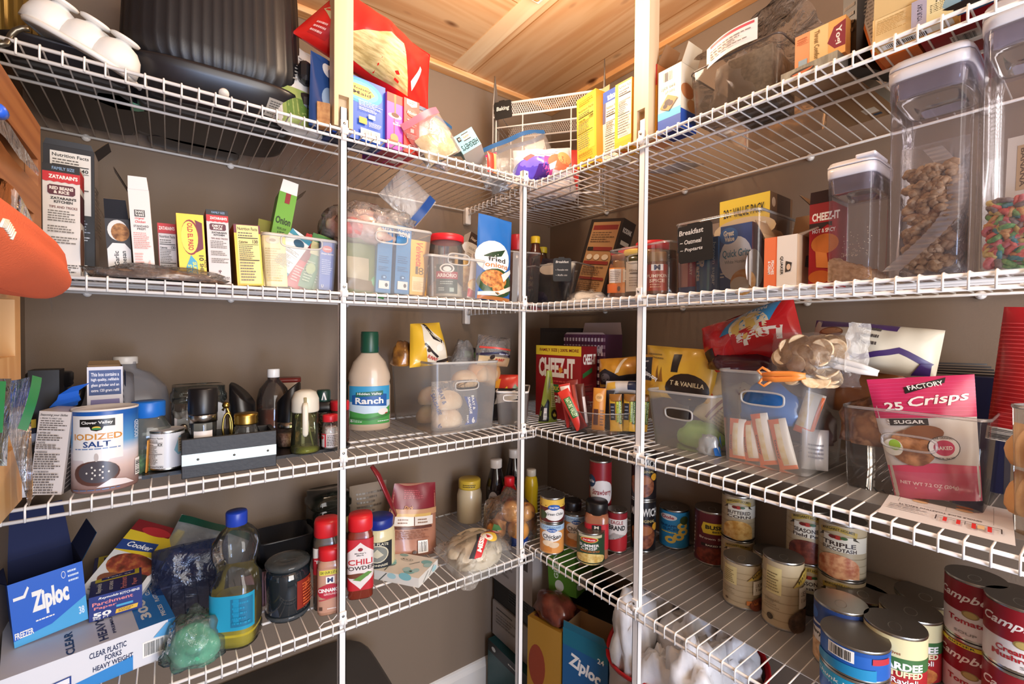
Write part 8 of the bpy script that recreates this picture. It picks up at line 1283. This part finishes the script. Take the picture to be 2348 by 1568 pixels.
TUNA = [('r', .0, .86, 1, 1, '#1a4a94'), ('b', .24, .5, .5, .95, 14), ('r', .66, .62, .86, .85, '#b0303c'), ('p', [(0, 0), (.7, 0), (.7, .42), (0, .3)], '#1f84b4')]
c = at(1960, 1450, z=ZR+.108); dd = proj(c)[2]; dia = 132/FPX*dd; c.z = ZR
tin('tuna_tin', 'lower blue tuna tin of the pair at the shelf edge', 'tin', c, dia, .053, TU, [('p', [(0, .6), (.75, .5), (.75, 1), (0, 1)], '#1f94bc'), ('t', 'Chunk Light', .34, .74, .56, .2, W, {'sh': .1, 'b': .01}), ('e', .55, .34, .14, .14, '#5a9ad0'), ('e', .55, .34, .11, .1, TU), ('t', 'TUNA', .34, .56, .2, .08, '#8ac4e0')], lid=DARKLID, tab=False)
tin('tuna_tin', 'upper blue tuna tin with a bar code, on top of its pair', 'tin', c+Vector((0, 0, .054)), dia, .053, TU, TUNA, lid=DARKLID, tab=False)
CB = lambda a, b2: [('r', 0, .46, 1, 1, '#8a1420'), ('t', "Campbell's", .47, .72, .78, .2, '#ece4dc', {'sh': .35, 'b': .02}), ('e', .5, .45, .09, .07, '#8a7440'), ('e', .5, .45, .07, .055, '#b09a5a'), ('t', a, .46, .3, .42, .1, '#a8202a', {'b': .03}), ('t', b2, .46, .19, .5, .09, '#a8202a', {'b': .03})]
def camp(lb, px, ytop, wpx, h, z0, a, b2, extra=(), turn=0): return single(lb, px, ytop, wpx, h, '#dcd4d0', CB(a, b2)+list(extra), DARKLID, z0, 'soup_tin', turn)
TOM = [('e', .8, .2, .12, .12, '#a81c20'), ('t', 'SOUP', .45, .09, .24, .05, '#8a8480'), ('p', [(.76, .3), (.86, .3), (.81, .34)], '#3a5a2c')]
c = at(2238, 1319, z=ZR+.208); dd = proj(c)[2]; dia = 106/FPX*dd; c.z = ZR; hc = .103
tin('soup_tin', 'lower red and white tomato soup tin with a yellow band', 'tin', c, dia, hc, '#dcd4d0', CB('Tomato', '')+TOM+[('r', .1, .92, 1, .99, '#d8c82c'), ('t', 'BIGGER', .4, .955, .3, .04, K)], lid=DARKLID, turn=-6)
tin('soup_tin', 'upper red and white tomato soup tin beside the tins with pull tabs', 'tin', c+Vector((0, 0, hc+.001)), dia, hc, '#dcd4d0', CB('Tomato', '')+TOM, lid=DARKLID, turn=-8)
c = at(2338, 1372, z=ZR+.208); c.z = ZR
tin('soup_tin', 'lower red and white soup tin at the picture edge', 'tin', c, dia, hc, '#dcd4d0', CB('Cream of', 'Mushroom'), lid=DARKLID, turn=10)
tin('soup_tin', 'upper cream of mushroom soup tin at the picture edge', 'tin', c+Vector((0, 0, hc+.001)), dia, hc, '#dcd4d0', CB('Cream of', 'Mushroom')+[('t', 'SOUP', .6, .08, .24, .05, '#8a8480')], lid=DARKLID, turn=8)
c = pos(2325, ZR, x=.28); tin('food_tin', 'dark tin by the wall behind the mushroom soup tins', 'tin', c, .075, .2, '#241c20', [], lid=DARKLID)
# ================================================================ on the floor
def stack(nm, label, x0, y0, w, d, z0, z1, col, F=None, L=None, yaw=0, grp=None, **k):
    """upright carton: near corner (x0, y0); front faces the viewer, L is its long side towards the post"""
    return carton(nm, label, 'box', Vector((x0, y0, z0)), Vector((x0+w*math.cos(math.radians(yaw)), y0+w*math.sin(math.radians(yaw)), z0)), z1-z0, d, col, F, L=L, **k)
ZS = [0, .155, .29, .395, .6]
stack('storage_box', 'teal and black box at the bottom of the corner stack', .09, .12, .27, .25, .002, .2, '#1c4a4c', F=[('r', 0, .75, 1, 1, '#16181a')], L=[('r', 0, .8, 1, 1, '#16181a'), ('l', .5, .86, .8, .92, 1, '#c9c9c4'), ('e', .15, .9, .05, .04, '#c9c9c4')], side='#1c4a4c')
stack('storage_box', 'plain pale box second from the floor in the corner stack', .12, .14, .25, .245, .202, .33, '#9a9088', L=[('r', .1, .82, .5, .86, '#4a443e'), ('l', .1, .4, .6, .75, 4, '#7a7068')])
stack('storage_box', 'black box third from the floor in the corner stack', .125, .15, .24, .235, .332, .425, '#15181c', L=[('l', .4, .3, .9, .8, 5, '#3a4248')])
stack('storage_box', 'white box with a dark picture on top of the corner stack', .105, .135, .27, .25, .427, .6, '#a89d96', F=[('e', .5, .5, .24, .36, '#3a2c3a'), ('e', .42, .55, .1, .2, '#8a5a6a'), ('l', .1, .86, .5, .92, 1, '#5a5048')], L=[('r', .78, .6, .9, .9, '#4a403c'), ('l', .2, .2, .6, .7, 6, '#8a807a')])
# green box tipped on the stack side, gold carton, freezer bag box
stack('storage_box', 'tall green box with white badges under the lowest shelf', .13, -.03, .1, .13, .47, .66, '#5a8a2c', F=None, roll=0) if False else None
A = Vector((.125, .075, .505)); B = Vector((.155, -.02, .475))
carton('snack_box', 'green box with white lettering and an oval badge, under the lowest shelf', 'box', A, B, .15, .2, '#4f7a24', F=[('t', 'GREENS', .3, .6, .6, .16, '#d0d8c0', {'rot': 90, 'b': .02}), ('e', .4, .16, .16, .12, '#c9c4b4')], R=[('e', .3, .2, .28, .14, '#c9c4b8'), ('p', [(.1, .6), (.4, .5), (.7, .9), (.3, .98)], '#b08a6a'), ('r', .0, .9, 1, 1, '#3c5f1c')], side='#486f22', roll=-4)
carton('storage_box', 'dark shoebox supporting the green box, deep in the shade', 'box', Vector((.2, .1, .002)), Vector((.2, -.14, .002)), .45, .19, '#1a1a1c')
A = Vector((.03, .065, .002)); B = Vector((.055, -.055, .002))
carton('drink_carton', 'gold brown carton of bottles at the inner corner of the floor', 'box', A, B, .46, .15, '#a87a2c', F=[('e', .3, .7, .26, .14, '#8a3a24'), ('e', .4, .45, .2, .1, '#8a5a24'), ('t', 'Li', .62, .12, .3, .1, '#e0c890')], R=[('e', .5, .9, .3, .06, '#26201a'), ('l', .3, .2, .7, .7, 4, '#8a5a24')], side='#94691f', T=[('r', .1, .1, .9, .9, '#5a2c24')])
lump('chip_bag', 'brown shiny bag lying on top of the gold carton', 'bag', Vector((.1, .02, .464)), (.12, .14, .07), mottled('#4a2018', '#7a3a28', 24, .3, coat=.5), 191, .35, 2.2)
A = Vector((.06, -.06, .002)); B = Vector((.095, -.2, .002))
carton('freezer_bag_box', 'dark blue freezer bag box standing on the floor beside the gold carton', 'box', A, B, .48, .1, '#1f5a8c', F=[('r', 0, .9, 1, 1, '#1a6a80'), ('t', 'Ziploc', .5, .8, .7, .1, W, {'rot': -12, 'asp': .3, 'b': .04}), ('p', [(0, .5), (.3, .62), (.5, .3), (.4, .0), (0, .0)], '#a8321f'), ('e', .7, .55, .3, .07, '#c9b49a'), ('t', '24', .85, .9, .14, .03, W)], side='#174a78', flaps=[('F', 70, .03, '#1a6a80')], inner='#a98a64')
# white carrier bag full of bags
o = thing('shopping_bag', 'white shopping bag with red trim stuffed with plastic bags', 'bag', Matrix.Translation((.19, -.36, .002)))
m = MB(); WB = mat('#b9aea6', .6)
def sb(u, v):
    a = 2*PI*u; c, s = math.cos(a), math.sin(a); q = (abs(c)**3+abs(s)**3)**(-1/3); r0 = .8+.2*v
    p = Vector((c*q*.14*r0, s*q*.185*r0, .56*v*(1+.05*math.sin(a*2+1)-(.17 if c < 0 else 0)*abs(c)**.6))); return p+noise.noise_vector(p*9)*.012
m.grid(sb, 40, 12, WB); m.build('bag_body', o)
m = MB(); RT_ = mat('#b5161c', .4); m.tube([sb(i/40, 1)+Vector((0, 0, .002)) for i in range(40)], .005, RT_, 6, True, flat=2); m.tube([sb(.62, .2), sb(.62, .6), sb(.62, 1)+Vector((-.004, 0, 0))], .006, RT_, 6); m.build('red_trim', o)
for i, (x, y, z, s) in enumerate(((-.05, .09, .4, (.13, .12, .2)), (.03, -.02, .41, (.17, .17, .17)), (-.06, -.09, .38, (.15, .16, .19)), (.06, .11, .42, (.14, .13, .16)), (-.07, .0, .3, (.14, .2, .2)), (.05, -.12, .4, (.14, .12, .17)))):
    tag(lump('carrier_bag', None, None, Vector((.17+x, -.36+y, z+.07)), s, mottled('#c4c4c6', '#e4e4e6', 14, .45, bump=.5), 195+i, .55, 2.6, n=40, fine=.2), ('crumpled white carrier bag against the red trim nearest the freezer bag box', 'crumpled white carrier bag in the middle of the shopping bag', 'crumpled white carrier bag at the front of the shopping bag', 'crumpled white carrier bag at the back of the shopping bag', 'crumpled white carrier bag deep in the shopping bag', 'crumpled white carrier bag at the end away from the corner')[i], 'bag', 'carrier bags in the shopping bag')
carton('storage_box', 'brown box standing behind the shopping bag along the wall', 'box', Vector((.2, -.58, .002)), Vector((.2, -.8, .002)), .42, .19, '#6a4a34', F=[('r', .1, .2, .9, .8, '#8a5a3a'), ('e', .5, .5, .2, .2, '#c9b49a')])
# totes on the left
root = thing('storage_tote', 'dark plastic tote with a rounded lid under the lowest shelf', 'tote', frame((-.62, .22, 0)))
m = MB(); m.lathe([(.2, .001), (.215, .01), (.235, .36)], mat('#3a3634', .45), 48, None, 5, 1, .75); m.build('tub', root)
m = MB(); m.lathe([(.24, .35), (.246, .355), (.246, .385), (.235, .395), (.001, .4)], mat('#4a4644', .4), 48, None, 5, 1, .75); m.build('lid', root)
root = thing('storage_tote', 'cloudy grey blue tote beside the dark tote under the forks box', 'tote', frame((-.97, .17, 0)))
m = MB(); m.lathe([(.105, .001), (.115, .01), (.125, .4)], clear('#b9c4dc', .4, .2, '#8a94ac'), 48, None, 6, 1, 1.4); m.build('tub', root)
m = MB(); m.lathe([(.128, .395), (.13, .4), (.13, .42), (.124, .427), (.001, .43)], mat('#8a96b4', .4), 48, None, 6, 1, 1.4); m.build('lid', root)
# ================================================================ wooden bag rack on the side wall, at the picture edge
XR = -.986
BAM = wood('#93582b', '#a56a38', '#874f24', 1, 0, .45, 1.2, False); BAM2 = wood('#c99a62', '#d8b07a', '#bd8c54', 2, 0, .45, 1.2, False)
def slot_board(nm, parent, y0, y1, z0, z1, slots, m):
    """board in the plane x = XR with hand-hold slots: outline cells around each curved slot"""
    b = MB(); t = .012
    ys = sorted({y0, y1}); zs = [z0]
    for s in slots: zs += [s[1], s[2]]
    zs = sorted(zs+[z1])
    for i in range(len(zs)-1):
        a, c = zs[i], zs[i+1]; s = next((q for q in slots if abs(q[1]-a) < 1e-6), None)
        if not s: b.box((XR-t, y0, a), (XR, y1, c), m); continue
        n = 16; ya = s[0]
        # slot open between y0+.03 and ya, rounded and dipping at the near end
        top = [(ya-(ya-y0)*k/n, c-(.010 if k < 2 else 0)) for k in range(n+1)]
        b.box((XR-t, ya, a), (XR, y1, c), m)
        pts = [(ya-(ya-y0)*k/n, a+(c-a)*(.0 if k < 4 else .55*(.5-.5*math.cos(min(1, (k-4)/6)*PI)))) for k in range(n+1)]
        for k in range(n):
            p, q = pts[k], pts[k+1]
            b.add([(XR, p[0], a), (XR, q[0], a), (XR, q[0], q[1]+1e-5), (XR, p[0], p[1]+1e-5), (XR-t, p[0], a), (XR-t, q[0], a), (XR-t, q[0], q[1]+1e-5), (XR-t, p[0], p[1]+1e-5)], [(0, 1, 2, 3)[::-1], (3, 2, 6, 7)[::-1], (4, 5, 6, 7), (0, 3, 7, 4), (1, 2, 6, 5)], m)
    return b.build(nm, parent)
root = thing('bag_rack', 'reddish wooden zipper bag dispenser on the side wall', 'rack', None)
slot_board('front_board', root, -.62, -.15, 1.385, 1.588, [(-.165, 1.515, 1.55), (-.19, 1.435, 1.475)], BAM)
b = MB(); b.box((XL+.0002, -.62, 1.588), (XR, -.15, 1.598), BAM); b.box((XL+.0002, -.162, 1.385), (XR-.012, -.15, 1.588), BAM); b.box((XL+.0002, -.62, 1.375), (XR, -.15, 1.385), BAM); b.box((XL+.0002, -.62, 1.49), (XR-.014, -.165, 1.498), BAM); b.build('case', root)
root2 = thing('bag_rack', 'pale wooden zipper bag dispenser lower on the side wall', 'rack', None)
XR_ = XR
slot_board('front_board', root2, -.62, -.262, 1.145, 1.374, [(-.285, 1.3, 1.362), (-.28, 1.2, 1.222)], BAM2)
b = MB(); b.box((XL+.0002, -.274, 1.145), (XR-.012, -.262, 1.374), BAM2); b.box((XL+.0002, -.62, 1.135), (XR, -.262, 1.145), BAM2); b.box((XL+.0002, -.62, 1.26), (XR-.014, -.275, 1.266), BAM2); b.build('case', root2)
# bags drawn out of the slots
CB_ = clear('#f4f2f0', .3, .1, '#efece8', .5, 40)
def strip(nm, lb, pts, w, mt, cat='bag'):
    m = MB(); n = len(pts)
    vs = []
    for p, q in pts: vs += [p, q]
    m.add(vs, [(2*i, 2*i+1, 2*i+3, 2*i+2) for i in range(n-1)], mt, True); return tag(m.build(nm), lb, cat)
f = lambda x, y, X: tuple(at(x, y, x=X))
strip('zipper_bag', 'clear bag edge drawn out of the top slot of the reddish rack', [(f(-4, 262, -.978), f(-4, 300, -.976)), (f(22, 286, -.976), f(14, 318, -.974)), (f(50, 330, -.976), f(44, 362, -.974)), (f(90, 392, -.978), f(88, 404, -.976))], 0, CB_)
m = MB(); m.lathe([(.003, 0), (.006, .002), (.006, .012), (.003, .014)], mat('#2a62d8', .35), 12, Matrix.Translation(at(2, 262, x=-.972)) @ Matrix.Rotation(PI/2, 4, 'X')); tag(m.build('zip_slider'), 'bright blue zip slider of the bag in the top slot', 'slider')
m = MB(); m.grid(lambda u, v: at(-30+150*u**.9, 400+(95*u**1.5+180*u**3)+55*v*(1-u*.2), x=-.97+.03*math.sin(PI*u)), 14, 4, clear('#f6f2ee', .35, .1, '#f0ebe4', .3, 40)); tag(m.build('zipper_bag'), 'clear zipper bag curling out above the orange cloth', 'bag')
# orange cloth
OR = mat('#e4673c', .85, bump=.25, bscale=700)
c0 = at(-10, 572, x=-.955); 
m = MB(); vs = []; n = 36; k = 22
ex = (at(118, 575, x=-.955)-c0).length; ez = (c0.z-at(-10, 655, x=-.955).z)
def orange(th, ph):
    c, s = math.cos(ph), math.sin(ph)
    y = ex*1.0*math.sin(th)*c; z = ez*1.02*math.cos(th); x = .034*math.sin(th)*s
    f_ = 1-.13*math.exp(-((z-.004)/.006)**2)*(.5+.5*s)-.06*math.exp(-((z-.02)/.005)**2)
    return c0+Vector((x*f_, y*(1-.1*abs(z)/ez*(z < 0)), z-.012*y/ex))+noise.noise_vector(Vector((y*14, z*14, s)))*.003
m.grid(lambda u, v: orange(PI*(.001+.998*v), 2*PI*u), n, k, OR); o = tag(m.build('orange_cloth'), 'bright orange padded cloth with pale stitching bulging from the wooden rack', 'cloth')
m = MB()
for i in range(9):
    p = at(2+3.2*i, 512+(.45*i*i if i > 3 else i*.8), x=-.918); m.tube([tuple(p+Vector((0, -.001, -.002))), tuple(p+Vector((.001, .0006, .0025)))], .0008, mat('#f0d8c0', .8), 5)
st = m.build('stitching', o)
# green zip bags hanging lower
GZ = clear('#f6f4f0', .22, .08, '#f2eeea', .6, 30); GRN = mat('#1f9a55', .35)
def hang(u, v): return at(-30+95*v**.8+u*(98-95*v**.8+8*v), 862+300*v-40*u*v+10*math.sin(u*3), x=-.968+.012*math.sin(v*5+u*3))
m = MB(); m.grid(hang, 14, 18, GZ); o = tag(m.build('zipper_bag'), 'large clear zipper bag hanging from the pale rack, green strip at its edge', 'bag')
m = MB(); q0 = [(84, 858), (78, 890), (66, 930), (50, 980)]; q1 = [(98, 864), (92, 895), (80, 938), (56, 984)]
m.grid(lambda u, v: at(74+22*u-34*v**1.4, 860+122*v+6*u, x=-.958+.006*math.sin(v*3)), 4, 12, GRN); m.build('zip_strip', o)
m = MB(); m.grid(lambda u, v: at(-20+46*u-10*v, 868+200*v**1.05, x=-.95), 6, 12, clear('#d8f0e0', .5, .15, '#8fd0a8', .4, 30)); m.grid(lambda u, v: at(-12+26*u-8*v, 874+118*v, x=-.9485), 4, 10, GRN); tag(m.build('zipper_bag'), 'green zipped clear bag at the picture edge before the pale rack', 'bag')
